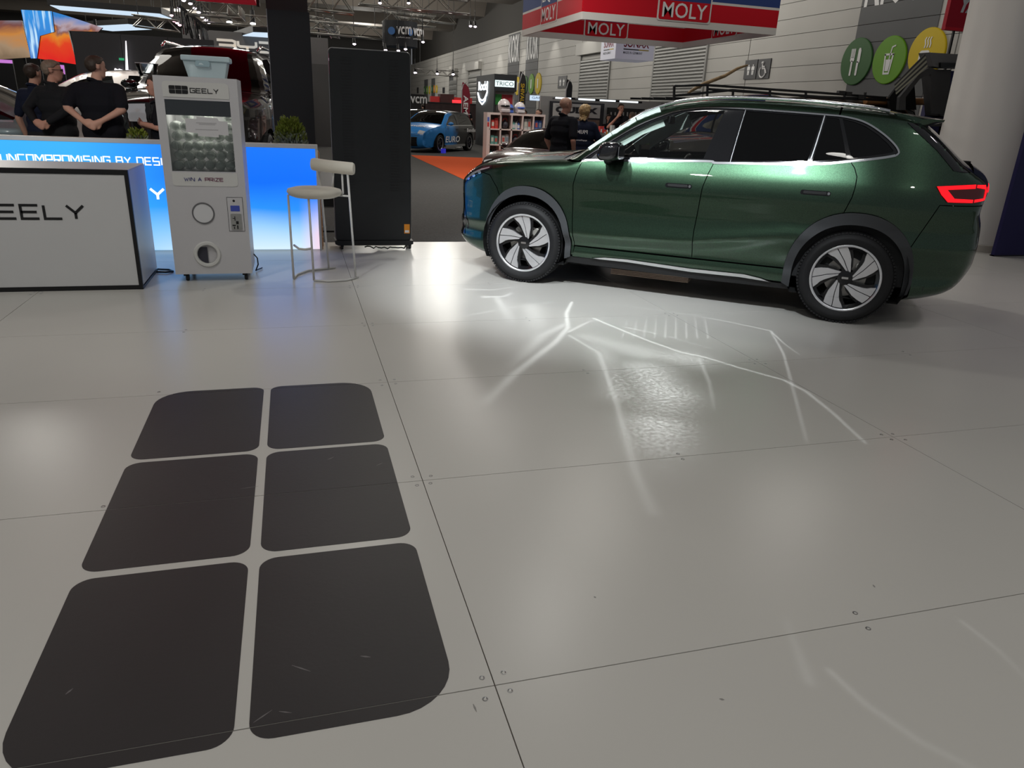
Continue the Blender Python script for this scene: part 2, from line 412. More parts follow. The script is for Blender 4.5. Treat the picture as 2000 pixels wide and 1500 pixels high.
# countersunk screws beside the joints
b = MB(); b.lathe([(.0001, -.0006), (.0032, -.0006), (.0065, .0007), (.0085, .0007), (.0085, -.0005)], 12, None, False); scr = None
for i in range(1, 6):
    for j in range(1, 8):
        for cx in (xs[i], xs[i]+1.2):
            for sy in (-1, 1):
                for sx in ((-1, 1) if cx == xs[i] else (0,)):
                    X = cx+sx*.033+rng.uniform(-.008, .008); Y = ys[j]+sy*.036+rng.uniform(-.01, .01)
                    if Y > 8.4 or Y < 1.0 or abs(X-1) > 5: continue
                    if -0.76 < X < .36 and 1.45 < Y < 3.96: continue
                    if scr is None: scr = b.build('screw', screw_m, fl).data; q = [o for o in COL.objects if o.data == scr][0]
                    else: q = link('screw', scr, fl)
                    q.location = (X, Y, .0002)
# scuffs on the floor are in the laminate itself (fine noise)

# floor logo: six vinyl panels
vinyl = mat('black_vinyl', (.034, .031, .032), .42, spec=.4, noise=(2.2, .18), bump=(60, .03))
lg = thing('floor_logo', 'large black six-panel logo decal on the pale floor in the foreground', 'floor decal', (-.2, 2.7, 0))
rows = ((3.135, 3.945), (2.30, 3.105), (1.468, 2.262))
for c, (x0, x1) in enumerate(((-.745, -.219), (-.184, .342))):
    for r_, (y0, y1) in enumerate(rows):
        rad = [.06]*4
        if r_ == 0: rad[3 if c == 0 else 2] = .165
        if r_ == 2: rad[0 if c == 0 else 1] = .165
        poly = rrect(x0, y0, x1, y1, rad, 8)
        b = MB()
        jy = [q for q in (GY-1.2, GY, GY+1.2) if y0+.02 < q < y1-.02]
        cuts = [-9] + jy + [9]
        for lo, hi in zip(cuts[:-1], cuts[1:]):
            lo, hi = lo+.0016, hi-.0016
            pp = []
            for i, q in enumerate(poly):
                a = poly[i-1]
                for lim in (lo, hi):
                    if (a[1]-lim)*(q[1]-lim) < 0:
                        t = (lim-a[1])/(q[1]-a[1]); pp.append(((a[0]+t*(q[0]-a[0])), lim))
                if lo <= q[1] <= hi: pp.append(q)
            if len(pp) > 2: b.prism(pp, Matrix.Identity(4), .0001, .0011)
        b.build('vinyl_panel', vinyl, lg, True)

scuff_l = mat('scuff_pale', (.16, .15, .15), .6); scuff_d = mat('scuff_dark', (.26, .25, .235), .6)
for (u0, v0), (u1, v1), w_ in (((570, 1300), (607, 1312), .0022), ((128, 1357), (143, 1345), .003), ((495, 1412), (532, 1387), .002), ((704, 1282), (724, 1284), .003), ((470, 955), (505, 950), .002), ((640, 898), (652, 893), .003), ((735, 910), (748, 904), .002), ((545, 1390), (570, 1393), .002)):
    a, c = PZ(u0, v0, 0), PZ(u1, v1, 0); d = (c-a).normalized(); n = Vector((-d.y, d.x, 0))*w_
    b = MB(); b.add([(q.x, q.y, .00125) for q in (a-n*.3, a.lerp(c, .5)-n, c-n*.2, c+n*.2, a.lerp(c, .5)+n, a+n*.3)], [(0, 1, 2, 3, 4, 5)]); b.build('scuff_mark', scuff_l, lg, True)
for (u0, v0), (u1, v1), w_ in (((924, 1375), (931, 1391), .003), ((1405, 1365), (1415, 1367), .004), ((1705, 1142), (1709, 1148), .004), ((1160, 1165), (1164, 1168), .004)):
    a, c = PZ(u0, v0, 0), PZ(u1, v1, 0); d = (c-a).normalized(); n = Vector((-d.y, d.x, 0))*w_
    b = MB(); b.add([(q.x, q.y, .0004) for q in (a-n*.3, a.lerp(c, .5)-n, c-n*.2, c+n*.2, a.lerp(c, .5)+n, a+n*.3)], [(0, 1, 2, 3, 4, 5)]); b.build('scuff_mark', scuff_d, fl, True)

# ------------------------------------------------------------------ hall floor, carpet
carpet = mat('hall_carpet', (.085, .083, .08), .95, spec=.1, noise=(40, .35), bump=(120, .3))
b = MB(); b.box((-40, 8.55, -.10), (17, 115, -.04)); struct(b.build('floor_hall', carpet))
orange = mat('orange_carpet', (.62, .095, .025), .95, spec=.1, noise=(30, .12), bump=(120, .2))
cp = [PZ(u, v, -.036) for u, v in ((803, 303), (806, 305), (909, 352), (960, 352), (960, 309))]
b = MB(); b.prism([(q.x, q.y) for q in cp], Matrix.Identity(4), -.04, -.034)
tag(b.build('carpet_runner', orange), 'orange-red carpet strip on the grey hall floor beyond the stand', 'carpet')

# ------------------------------------------------------------------ hall wall (right), panelled
WX = 17.0
wallm = mat('wall_panel_paint', (.46, .45, .425), .55, spec=.3, noise=(.6, .05), bump=(8, .02))
gapm = mat('wall_joint', (.14, .135, .13), .8)
wr = struct(thing('wall_right', 'pale grey panelled hall wall', 'wall', (WX, 8, 0))); del wr['category']
b = MB(); b.box((WX+.03, 4, -.1), (WX+.2, 115, 7.3)); b.build('wall_core', gapm, wr, True)
vj = [12.0, 17.2, 27.0, 35.0, 45.0, 58.0, 72.0, 88.0, 114.0]
course = .514; z0 = .32
me_cache = {}
for yi in range(len(vj)-1):
    L = vj[yi+1]-vj[yi]
    for k in range(-1, 14):
        a = max(-.1, z0+k*course); c = min(7.3, z0+(k+1)*course)
        if c-a < .1: continue
        key = (round(L, 2), round(c-a, 3))
        if key not in me_cache:
            bb = MB(); bb.box((0, .02, .008), (.04, L-.02, c-a-.008)); me_cache[key] = bb.build('wall_panel', wallm, wr).data; o = [q for q in COL.objects if q.data == me_cache[key]][0]
        else: o = link('wall_panel', me_cache[key], wr)
        o.location = (-.01, vj[yi]-8, a)
b = MB(); b.box((-40, 114.5, -.1), (17.2, 115, 12)); struct(b.build('wall_back', mat('far_wall_dark', (.05, .048, .046), .8)))
# upper wall + ceiling with ribbed soffits
ceilm = mat('ceiling_dark', (.12, .107, .093), .8, noise=(.3, .15))
ribm = mat('ceiling_rib', (.17, .15, .13), .7, noise=(.4, .1))
b = MB(); b.box((WX+.4, 4, 7.3), (WX+.6, 115, 12)); struct(b.build('wall_upper', mat('upper_wall_dark', (.05, .047, .043), .8)))
ce = struct(thing('ceiling', 'dark hall ceiling with ribbed soffits', 'ceiling', (0, 20, 11))); del ce['category']
b = MB(); b.box((-40, 4, 11), (17.6, 115, 11.2)); b.build('ceiling_deck', ceilm, ce, True)
b = MB(); b.prism([(-2.6, 0), (2.6, 0), (1.4, -1.5), (-1.4, -1.5)], frame((-40, 0, 0), (0, 1, 0), (0, 0, 1)), 0, 57.5)
rib = b.build('soffit', ribm, ce); rib.location = (0, 14-20, 0)
for yy in (22, 31, 40, 50, 61, 73, 86, 100):
    o = link('soffit', rib.data, ce); o.location = (0, yy-20, 0)
# left hall wall far away
b = MB(); b.box((-40.2, 4, -.1), (-40, 115, 12)); struct(b.build('wall_left', ceilm))

# dark wall strips with lettering, roller doors, signs ------------------------------------
strip_m = mat('strip_charcoal', (.085, .088, .092), .6, noise=(1, .06))
white = mat('white_paint', (.80, .80, .80), .5, noise=(3, .03))
def wall_strip(y0, y1, z0_, z1_, label, word=None, wz=None):
    t = thing('wall_strip', label, 'wall graphic', (WX-.06, (y0+y1)/2, z0_))
    bb = MB(); n = 0
    for k in range(-1, 14):
        a = max(z0_, z0+k*course+.008); c = min(z1_, z0+(k+1)*course-.008)
        if c-a > .03: bb = MB(); bb.box((WX-.03, y0, a), (WX-.012, y1, c)); bb.build('strip_board', strip_m, t, True)
    if word:
        lettering(t, word, frame((WX-.03, y1-.12, wz[0]), (0, -1, 0), (0, 0, 1)), wz[1]-wz[0], white, width=(y1-y0)-.24, bold=.012, d=.006)
    return t
yR = lambda u, v: PX(u, v, WX).y
zR = lambda u, v: PX(u, v, WX).z
wall_strip(yR(1835, 40), yR(1675, 60), 1.2, 7.2, 'wide charcoal strip on the wall behind the three round food signs', 'KIOSK', (zR(1760, 5), 7.0))
yk0, yk1 = yR(1015, 110), yR(993, 110)
wall_strip(yk0, yk1, 1.0, 7.2, 'narrow charcoal strip with tall white lettering, left of a matching one', 'KIOSK', (zR(1004, 122), 7.1))
yk0, yk1 = yR(1052, 110), yR(1028, 110)
wall_strip(yk0, yk1, 1.0, 7.2, 'narrow charcoal strip with tall white lettering above green and yellow discs', 'KIOSK', (zR(1040, 116), 7.1))
wall_strip(yR(885, 200), yR(878, 200), 1.0, 5.0, 'distant charcoal wall strip to the left of the red feather flag')
wall_strip(yR(836, 160), yR(829, 160), 1.0, 5.0, 'distant charcoal wall strip behind green and yellow discs, left of a twin')
wall_strip(yR(850, 160), yR(843, 160), 1.0, 5.0, 'distant charcoal wall strip behind green and yellow discs, right of a twin')

def disc_sign(y, z, r, col, kind, label, name='disc_sign'):
    t = thing(name, label, 'sign', (WX-.045, y, z)); bb = MB()
    bb.lathe([(r, -.03), (r, .02), (r-.02, .03), (.001, .03)], 40, frame((0, 0, 0), (0, -1, 0), (0, 0, 1)), True)
    bb.build('disc', mat('disc_'+kind+str(round(col[1], 2)), col, .5, spec=.3, noise=(2, .04)), t, smooth=False)
    F = frame((-.034, 0, 0), (0, -1, 0), (0, 0, 1)); q = MB(); s = r
    def pr(poly): q.prism([(x*s, y_*s) for x, y_ in poly], F, 0, .008)
    if kind == 'fork':
        pr(rrect(-.30, -.6, -.19, .05, .05, 3)); pr(rrect(-.38, .0, -.11, .18, .08, 3))
        for i in range(4): pr(rrect(-.38+i*.075, .15, -.335+i*.075, .55, .02, 2))
        pr(rrect(.08, -.6, .2, .0, .05, 3)); pr([(.08, -.05), (.26, -.05), (.26, .45), (.2, .56), (.12, .56), (.08, .48)])
    elif kind == 'cup':
        pr([(-.28, .25), (-.19, -.6), (.19, -.6), (.28, .25), (.2, .25), (.13, -.52), (-.13, -.52), (-.2, .25)])
        pr(rrect(-.28, .19, .28, .27, .01, 2)); pr([(-.15, .02), (-.1, -.46), (.1, -.46), (.15, .02)])
        pr([(.0, .02), (.05, .02), (.13, .5), (.3, .55), (.3, .61), (.08, .55)])
    elif kind == 'steam':
        for i in (-1, 0, 1): pr([(i*.14-.03, .2), (i*.14+.03, .2), (i*.14+.06, .35), (i*.14, .5), (i*.14+.06, .62), (i*.14, .62), (i*.14-.06, .5), (i*.14, .35)])
        pr(rrect(-.35, -.45, .2, .1, .12, 4)); pr(rrect(.18, -.25, .38, .0, .08, 3))
    else:
        pr(rrect(-.16, -.45, .16, .45, .1, 3))
    q.build('icon', white, t)
    return t
GD, GL, YE = (.04, .13, .035), (.13, .33, .01), (.65, .47, .005)
for (u, v, ru, c, k, lb) in ((1669, 120, 46, GD, 'fork', 'dark green disc sign with white knife and fork on the wall'), (1733, 117, 47, GL, 'cup', 'lime green disc sign with a white drinking cup on the wall'), (1806, 103, 49, YE, 'steam', 'yellow disc sign with a steaming cup, partly behind the tent')):
    q = PX(u, v, WX-.12); q2 = PX(u, v-ru, WX-.12); disc_sign(q.y, q.z, abs(q2.z-q.z), c, k, lb)
for (u, v, ru, c, lb) in ((1009, 168, 18, YE, 'small yellow disc partly behind the black feather flag'), (1024, 166, 18, GD, 'small dark green disc right of the black feather flag'), (1036, 164, 20, GL, 'small lime disc between dark green and yellow discs on the far wall'), (1049, 163, 21, YE, 'small bright yellow disc at the right end of the far wall trio')):
    q = PX(u, v, WX-.12); q2 = PX(u, v-ru, WX-.12); disc_sign(q.y, q.z, abs(q2.z-q.z), c, 'dot', lb)
for (u, v, ru, c, lb) in ((828, 176, 8, GD, 'distant dark green disc, first of the far trio by the display'), (833, 176, 8, GL, 'distant lime disc in the middle of the far trio by the display'), (837.5, 176, 8, YE, 'distant yellow disc, last of the far trio by the display'),
                          (842.5, 174, 8, GD, 'distant dark green disc right of the far trio of discs'), (847, 174, 8, (.6, .25, .01), 'distant amber disc between green discs far along the wall'), (851.5, 174, 8, YE, 'distant yellow disc nearest the red flag far along the wall')):
    q = PX(u, v, WX-.12); q2 = PX(u, v-ru, WX-.12); disc_sign(q.y, q.z, abs(q2.z-q.z), c, 'dot', lb)

# toilet signs
dark_sign = mat('sign_dark', (.03, .03, .035), .45)
def px_panel(name, us, label, cat, m=dark_sign):
    (u0, v0), (u1, v1) = us
    a = PX(u0, v0, WX-.06); c = PX(u1, v1, WX-.06)
    t = thing(name, label, cat, (WX-.06, (a.y+c.y)/2, min(a.z, c.z)))
    bb = MB(); bb.box((WX-.05, min(a.y, c.y), min(a.z, c.z)), (WX-.015, max(a.y, c.y), max(a.z, c.z))); bb.build('board', m, t, True)
    return t, frame((WX-.05, max(a.y, c.y), min(a.z, c.z)), (0, -1, 0), (0, 0, 1)), abs(a.y-c.y), abs(a.z-c.z)
def person_icon(q, F, cx, w_, h_, z_):
    q.lathe([(.0001, 0), (h_*.085, 0)], 12, F @ Matrix.Translation((cx, z_+h_*.9, .006)), False)
    q.prism(rrect(cx-w_*.5, z_+h_*.4, cx+w_*.5, z_+h_*.8, w_*.2, 3), F, 0, .006)
    q.prism([(cx-w_*.3, z_), (cx-w_*.05, z_), (cx-w_*.02, z_+h_*.45), (cx-w_*.35, z_+h_*.45)], F, 0, .006)
    q.prism([(cx+w_*.05, z_), (cx+w_*.3, z_), (cx+w_*.35, z_+h_*.45), (cx+w_*.02, z_+h_*.45)], F, 0, .006)
t, F, W_, H_ = px_panel('toilet_sign', ((1456, 118), (1476, 154)), 'dark toilet sign with two white standing figures on the wall', 'sign')
q = MB(); person_icon(q, F, W_*.33, W_*.22, H_*.55, H_*.22); person_icon(q, F, W_*.66, W_*.22, H_*.55, H_*.22); q.build('icon', white, t, True)
t, F, W_, H_ = px_panel('access_sign', ((1480, 116), (1500, 153)), 'dark wheelchair sign with white symbol beside the toilet sign', 'sign')
q = MB(); q.tube([F @ Vector((W_*.5+W_*.24*math.cos(a), H_*.36+W_*.24*math.sin(a), .008)) for a in np.linspace(2.4, 6.6, 14)], .03, 6)
q.tube([F @ Vector((W_*x, H_*y, .008)) for x, y in ((.45, .72), (.47, .5), (.66, .5), (.74, .28), (.82, .3))], .035, 6); q.sphere(F @ Vector((W_*.45, H_*.8, 0)), .06, 10, 6); q.tube([F @ Vector((W_*x, H_*y, .008)) for x, y in ((.46, .6), (.64, .6))], .03, 6)
q.build('icon', white, t, True)
t, F, W_, H_ = px_panel('toilet_sign', ((1090, 149), (1105, 172)), 'small dark toilet sign pair further along the wall above the feather flag', 'sign')
q = MB(); person_icon(q, F, W_*.3, W_*.2, H_*.6, H_*.2); person_icon(q, F, W_*.7, W_*.2, H_*.6, H_*.2); q.build('icon', white, t, True)
t, F, W_, H_ = px_panel('wall_notice', ((1268, 181), (1279, 190)), 'small pale wall notice beside the striped roller door', 'sign', mat('notice_grey', (.45, .44, .42), .6))
lettering(t, 'EXIT', F @ Matrix.Translation((W_*.1, H_*.25, 0)), H_*.5, dark_sign, width=W_*.8)
for u0, u1, lb in ((864, 868, 'tiny distant dark toilet sign far along the wall'), (814, 817, 'tiny dark sign at the far end of the wall beside the display')):
    px_panel('toilet_sign', ((u0, 171), (u1, 182)), lb, 'sign')

def roller_door(ua, ub, vtop, n, hz, num):
    """door slats between wall pixels ua..ub"""
    y1 = yR(ua, vtop); y0 = yR(ub, vtop); zt = zR((ua+ub)/2, vtop)
    d = struct(thing('door_%d' % num, 'roller door', 'door', (WX-.05, (y0+y1)/2, -.04))); del d['category']
    slat = mat('roller_slat', (.30, .30, .29), .45, .5, noise=(2, .05)); me_ = None
    k = int((zt-.2)/hz)
    for i in range(k):
        if me_ is None:
            bb = MB(); bb.prism([(0, 0), (.035, hz*.25), (.035, hz*.7), (0, hz*.93)], frame((-.02, 0, 0), (-1, 0, 0), (0, 0, 1)), -(y1-y0)/2, (y1-y0)/2)
            o = bb.build('slat', slat, d); me_ = o.data
        else: o = link('slat', me_, d)
        o.location = (.02, 0, i*hz+.04)
    bb = MB(); bb.box((WX-.35, y0-.25, zt-.1), (WX-.0, y1+.25, zt+.55)); bb.build('shutter_box', mat('shutter_box', (.42, .41, .385), .5), d, True)
    for yy in (y0-.12, y1): bb = MB(); bb.box((WX-.09, yy, -.04), (WX-.0, yy+.12, zt)); bb.build('guide_rail', mat('rail_grey', (.24, .24, .23), .5), d, True)
roller_door(1138, 1194, 101, 30, .17, 1)
roller_door(1287, 1387, 60, 40, .14, 2)
roller_door(917, 940, 135, 10, .4, 3)
roller_door(879, 893, 146, 10, .5, 4)
# ------------------------------------------------------------------ vehicle surfaces
def catmull(P, k=8):
    P = np.array(P, float); out = []
    n = len(P)
    for i in range(n-1):
        a = P[max(0, i-1)]; b_ = P[i]; c = P[i+1]; d = P[min(n-1, i+2)]
        for j in range(k):
            t = j/k
            out.append(.5*((2*b_)+(c-a)*t+(2*a-5*b_+4*c-d)*t*t+(3*b_-a-3*c+d)*t**3))
    out.append(P[-1]); return np.array(out)
def arc(cx, cz, rx, rz, a0, a1, n=24, e=2.15):
    out = []
    for i in range(n+1):
        t = math.radians(a0+(a1-a0)*i/n); c, s = math.cos(t), math.sin(t)
        out.append((cx+rx*math.copysign(abs(c)**(2/e), c), cz+rz*math.copysign(abs(s)**(2/e), s)))
    return out
def dens(P, h):
    out = []
    for i, q in enumerate(P):
        n = P[(i+1) % len(P)]; L = math.hypot(n[0]-q[0], n[1]-q[1]); k = max(1, int(L/h+.5))
        for j in range(k): out.append((q[0]+(n[0]-q[0])*j/k, q[1]+(n[1]-q[1])*j/k))
    return out
def inpoly(pts, poly):
    x, y = pts[:, 0], pts[:, 1]; ins = np.zeros(len(pts), bool); px, py = np.array(poly).T
    j = len(poly)-1
    for i in range(len(poly)):
        c = ((py[i] > y) != (py[j] > y)) & (x < (px[j]-px[i])*(y-py[i])/(py[j]-py[i]+1e-12)+px[i]); ins ^= c; j = i
    return ins
def segdist(pts, line):
    a = line[:-1]; b_ = line[1:]; d = np.full(len(pts), 1e9)
    for p, q in zip(a, b_):
        v = q-p; L = v@v+1e-12; t = np.clip(((pts-p)@v)/L, 0, 1); e = pts-(p+t[:, None]*v); d = np.minimum(d, (e*e).sum(1))
    return np.sqrt(d)
class Shell:
    """car body: side as a height field y(x, z) inside a side contour, top and ends as skins across it"""
    def __init__(s, contour, width, front, rear, fillet=.07, K=8, crease=None):
        s.c = catmull(contour, K); s.K = K; zz = np.linspace(0, 3, 1201); w_ = np.interp(zz, *np.array(width).T)
        ker = np.exp(-np.linspace(-2.5, 2.5, 41)**2); ker /= ker.sum()
        w2 = np.convolve(np.pad(w_, 20, 'edge'), ker, 'valid'); s.zz, s.w = zz, w2
        s.front, s.rear, s.r, s.crease = front, rear, fillet, crease
        s.line = s.c[::2]
        s._edge = None
    def y(s, X, Z, edge=True):
        X, Z = np.asarray(X, float), np.asarray(Z, float)
        zq = Z
        if s.crease: zq = s.crease(X, Z)
        y = np.interp(zq, s.zz, s.w)
        x0, L, a, p = s.front; y = y-a*np.clip((X-x0)/L, 0, 1.3)**p
        x0, L, a, p = s.rear; y = y-a*np.clip((x0-X)/L, 0, 1.3)**p
        if edge:
            d = segdist(np.stack([X, Z], 1), s.line); t = np.clip((s.r-d)/s.r, 0, 1); y = y-s.r*.85*(1-np.sqrt(np.maximum(0, 1-t*t)))
        return y
    def panel(s, name, outer, m, parent, off=0., thick=.015, h=.03, gap=.0032, holes=(), sides=(1, -1), label=None, push=None):
        outer = dens(outer, h); A = sum(outer[i-1][0]*outer[i][1]-outer[i][0]*outer[i-1][1] for i in range(len(outer)))
        if A < 0: outer = outer[::-1]
        if gap:
            o2 = []
            for i, q in enumerate(outer):
                a, c = outer[i-1], outer[(i+1) % len(outer)]; dx, dz = c[0]-a[0], c[1]-a[1]; L = math.hypot(dx, dz)+1e-9
                o2.append((q[0]-dz/L*gap, q[1]+dx/L*gap))
            outer = o2
        loops = [outer]+[dens(q, h) for q in holes]
        P = []; E = []
        for lp in loops:
            o = len(P); P += lp; E += [(o+i, o+(i+1) % len(lp)) for i in range(len(lp))]
        nb = len(P); arr = np.array(outer); lo, hi = arr.min(0), arr.max(0)
        gx, gz = np.meshgrid(np.arange(lo[0]+h/2, hi[0], h), np.arange(lo[1]+h/2, hi[1], h)); G = np.stack([gx.ravel(), gz.ravel()], 1)
        if len(G):
            k = inpoly(G, outer)
            for q in loops[1:]: k &= ~inpoly(G, q)
            G = G[k]
        if len(G):
            dd = np.full(len(G), 9.)
            for lp in loops: dd = np.minimum(dd, segdist(G, np.array(lp+[lp[0]])))
            G = G[dd > h*.4]
        allp = P+[tuple(q) for q in G]
        vc, _, fc, ov, _, _ = delaunay_2d_cdt([Vector(q) for q in allp], E, [], 1, 1e-6)
        V2 = np.array([tuple(q) for q in vc]); F = [tuple(f) for f in fc]
        if holes:
            cen = np.array([V2[list(f)].mean(0) for f in F]); kill = np.zeros(len(F), bool)
            for q in loops[1:]: kill |= inpoly(cen, q)
            F = [f for f, k in zip(F, kill) if not k]
        back = {}
        for i, q in enumerate(ov):
            for j in q: back.setdefault(j, i)
        X, Z = V2.T; pf = (lambda X, Z: push(X, Z)) if push else (lambda X, Z: 0)
        Y = s.y(X, Z)+off+pf(X, Z); e = .004
        def yy(X, Z): return s.y(X, Z)+pf(X, Z)
        gxn = (yy(X+e, Z)-yy(X-e, Z))/(2*e); gzn = (yy(X, Z+e)-yy(X, Z-e))/(2*e)
        N = np.stack([-gxn, np.ones_like(gxn), -gzn], 1); N /= np.linalg.norm(N, axis=1)[:, None]
        obs = []
        for sd in sides:
            V = [(x, y*sd, z) for x, y, z in zip(X, Y, Z)]; Nn = [(n[0], n[1]*sd, n[2]) for n in N]; FF = []
            for f in F:
                a, b_, c = (V2[i] for i in f[:3]); ar = (b_[0]-a[0])*(c[1]-a[1])-(b_[1]-a[1])*(c[0]-a[0])
                ccw = f if ar > 0 else f[::-1]
                FF.append(ccw[::-1] if sd > 0 else ccw)
            if thick:
                st = 0
                for lp in loops:
                    k = len(lp); ids = [back.get(st+i) for i in range(k)]; st += k
                    if any(i is None for i in ids): continue
                    o = len(V)
                    for i, a in enumerate(ids):
                        p0 = V2[ids[i-1]]; p1 = V2[ids[(i+1) % k]]; dx, dz = p1-p0; L = math.hypot(dx, dz)+1e-9; n = (dz/L, 0, -dx/L)
                        x, y, z = V[a]; V.append((x, y, z)); V.append((x, y-thick*sd, z)); Nn += [n, n]
                    for i in range(k):
                        a = o+2*i; c = o+2*((i+1) % k); f = (a, a+1, c+1, c); FF.append(f if sd > 0 else f[::-1])
            me = bpy.data.meshes.new(name); me.from_pydata(V, [], FF); me.materials.append(m)
            me.polygons.foreach_set('use_smooth', [True]*len(me.polygons)); me.update()
            try: me.normals_split_custom_set_from_vertices(Nn)
            except Exception as ex: print('normals', ex)
            obs.append(link(name, me, parent, label))
        return obs
    def ribbon(s, name, path, wd, m, parent, off=.005, sides=(1, -1), h=.03, label=None):
        P = catmull(path, 5); L = []; R_ = []
        for i in range(len(P)):
            d = P[min(i+1, len(P)-1)]-P[max(i-1, 0)]; d = d/(np.linalg.norm(d)+1e-9); n = np.array([-d[1], d[0]]); L.append(tuple(P[i]+n*wd/2)); R_.append(tuple(P[i]-n*wd/2))
        return s.panel(name, L+R_[::-1], m, parent, off, .012, h, 0, sides=sides, label=label)
    def normal(s):
        t = np.gradient(s.c, axis=0); t /= np.linalg.norm(t, axis=1)[:, None]+1e-9
        return np.stack([t[:, 1], -t[:, 0]], 1)*s.orient
    orient = 1
    def skin(s, name, i0, i1, m, parent, b0=.05, t0=-1., t1=1., nt=20, off=0., p=2.2, label=None, thick=0., blend=None):
        """i0, i1: control indices (float)"""
        ii = np.arange(int(round(i0*s.K)), int(round(i1*s.K))+1); C = s.c[ii]; N = s.normal()[ii]
        ye = s.y(C[:, 0], C[:, 1]); ts = np.linspace(t0, t1, nt+1); bl = b0(C) if callable(b0) else np.full(len(C), b0)
        V = []
        for a in range(len(C)):
            for t in ts:
                bb = bl[a]*(1-abs(t)**p)+off
                V.append((C[a, 0]+N[a, 0]*bb, t*ye[a], C[a, 1]+N[a, 1]*bb))
        k = nt+1; F = [(a*k+j, a*k+j+1, (a+1)*k+j+1, (a+1)*k+j) for a in range(len(C)-1) for j in range(nt)]
        me = bpy.data.meshes.new(name); me.from_pydata(V, [], F); me.materials.append(m); me.polygons.foreach_set('use_smooth', [True]*len(F)); me.update()
        o = link(name, me, parent, label)
        if thick:
            md = o.modifiers.new('s', 'SOLIDIFY'); md.thickness = thick; md.offset = 0
        return o

paint = None
def car_paint(name, col, metal=.75, rough=.32, flake=.25, coat=1.):
    m = mat(name, col, rough, metal, .5, coat, .02)
    nt = m.node_tree; bs = nt.nodes['Principled BSDF']; tc = nt.nodes.new('ShaderNodeTexCoord')
    v = nt.nodes.new('ShaderNodeTexVoronoi'); v.inputs['Scale'].default_value = 420; nt.links.new(tc.outputs['Object'], v.inputs['Vector'])
    mx = nt.nodes.new('ShaderNodeMix'); mx.data_type = 'RGBA'; mx.inputs[6].default_value = (*[c*(1-flake) for c in col], 1); mx.inputs[7].default_value = (*[c*(1+flake*1.6) for c in col], 1)
    nt.links.new(v.outputs['Color'], mx.inputs[0]); nt.links.new(mx.outputs[2], bs.inputs['Base Color'])
    return m
rubber = mat('tyre_rubber', (.013, .013, .014), .62, spec=.35, bump=(90, .12))
black_pl = mat('black_plastic', (.012, .012, .013), .45, spec=.4, bump=(200, .05))
gloss_black = mat('gloss_black', (.006, .006, .007), .06, spec=.6, coat=.6)
cladding = mat('arch_cladding', (.045, .048, .052), .5, spec=.4, bump=(260, .06))
alloy = mat('alloy_face', (.78, .78, .80), .24, .7, noise=(25, .06))
alloy_dk = mat('alloy_black', (.010, .010, .011), .25, .3, coat=.4)
steel = mat('brake_steel', (.34, .33, .31), .35, .9, noise=(18, .15))
chrome = mat('chrome_trim', (.78, .79, .80), .12, 1., noise=(6, .02))
trim_dk = mat('trim_grey', (.30, .30, .31), .4, .6)
silver = mat('satin_silver', (.62, .63, .64), .28, .9, noise=(9, .03))
glass_clear = glass('window_clear', (.90, .94, .92))
glass_dark = glass('window_tinted', (.045, .05, .05))
glass_mid = glass('window_smoke', (.25, .28, .28))
well = mat('wheel_well', (.006, .006, .006), .9, noise=(8, .2))

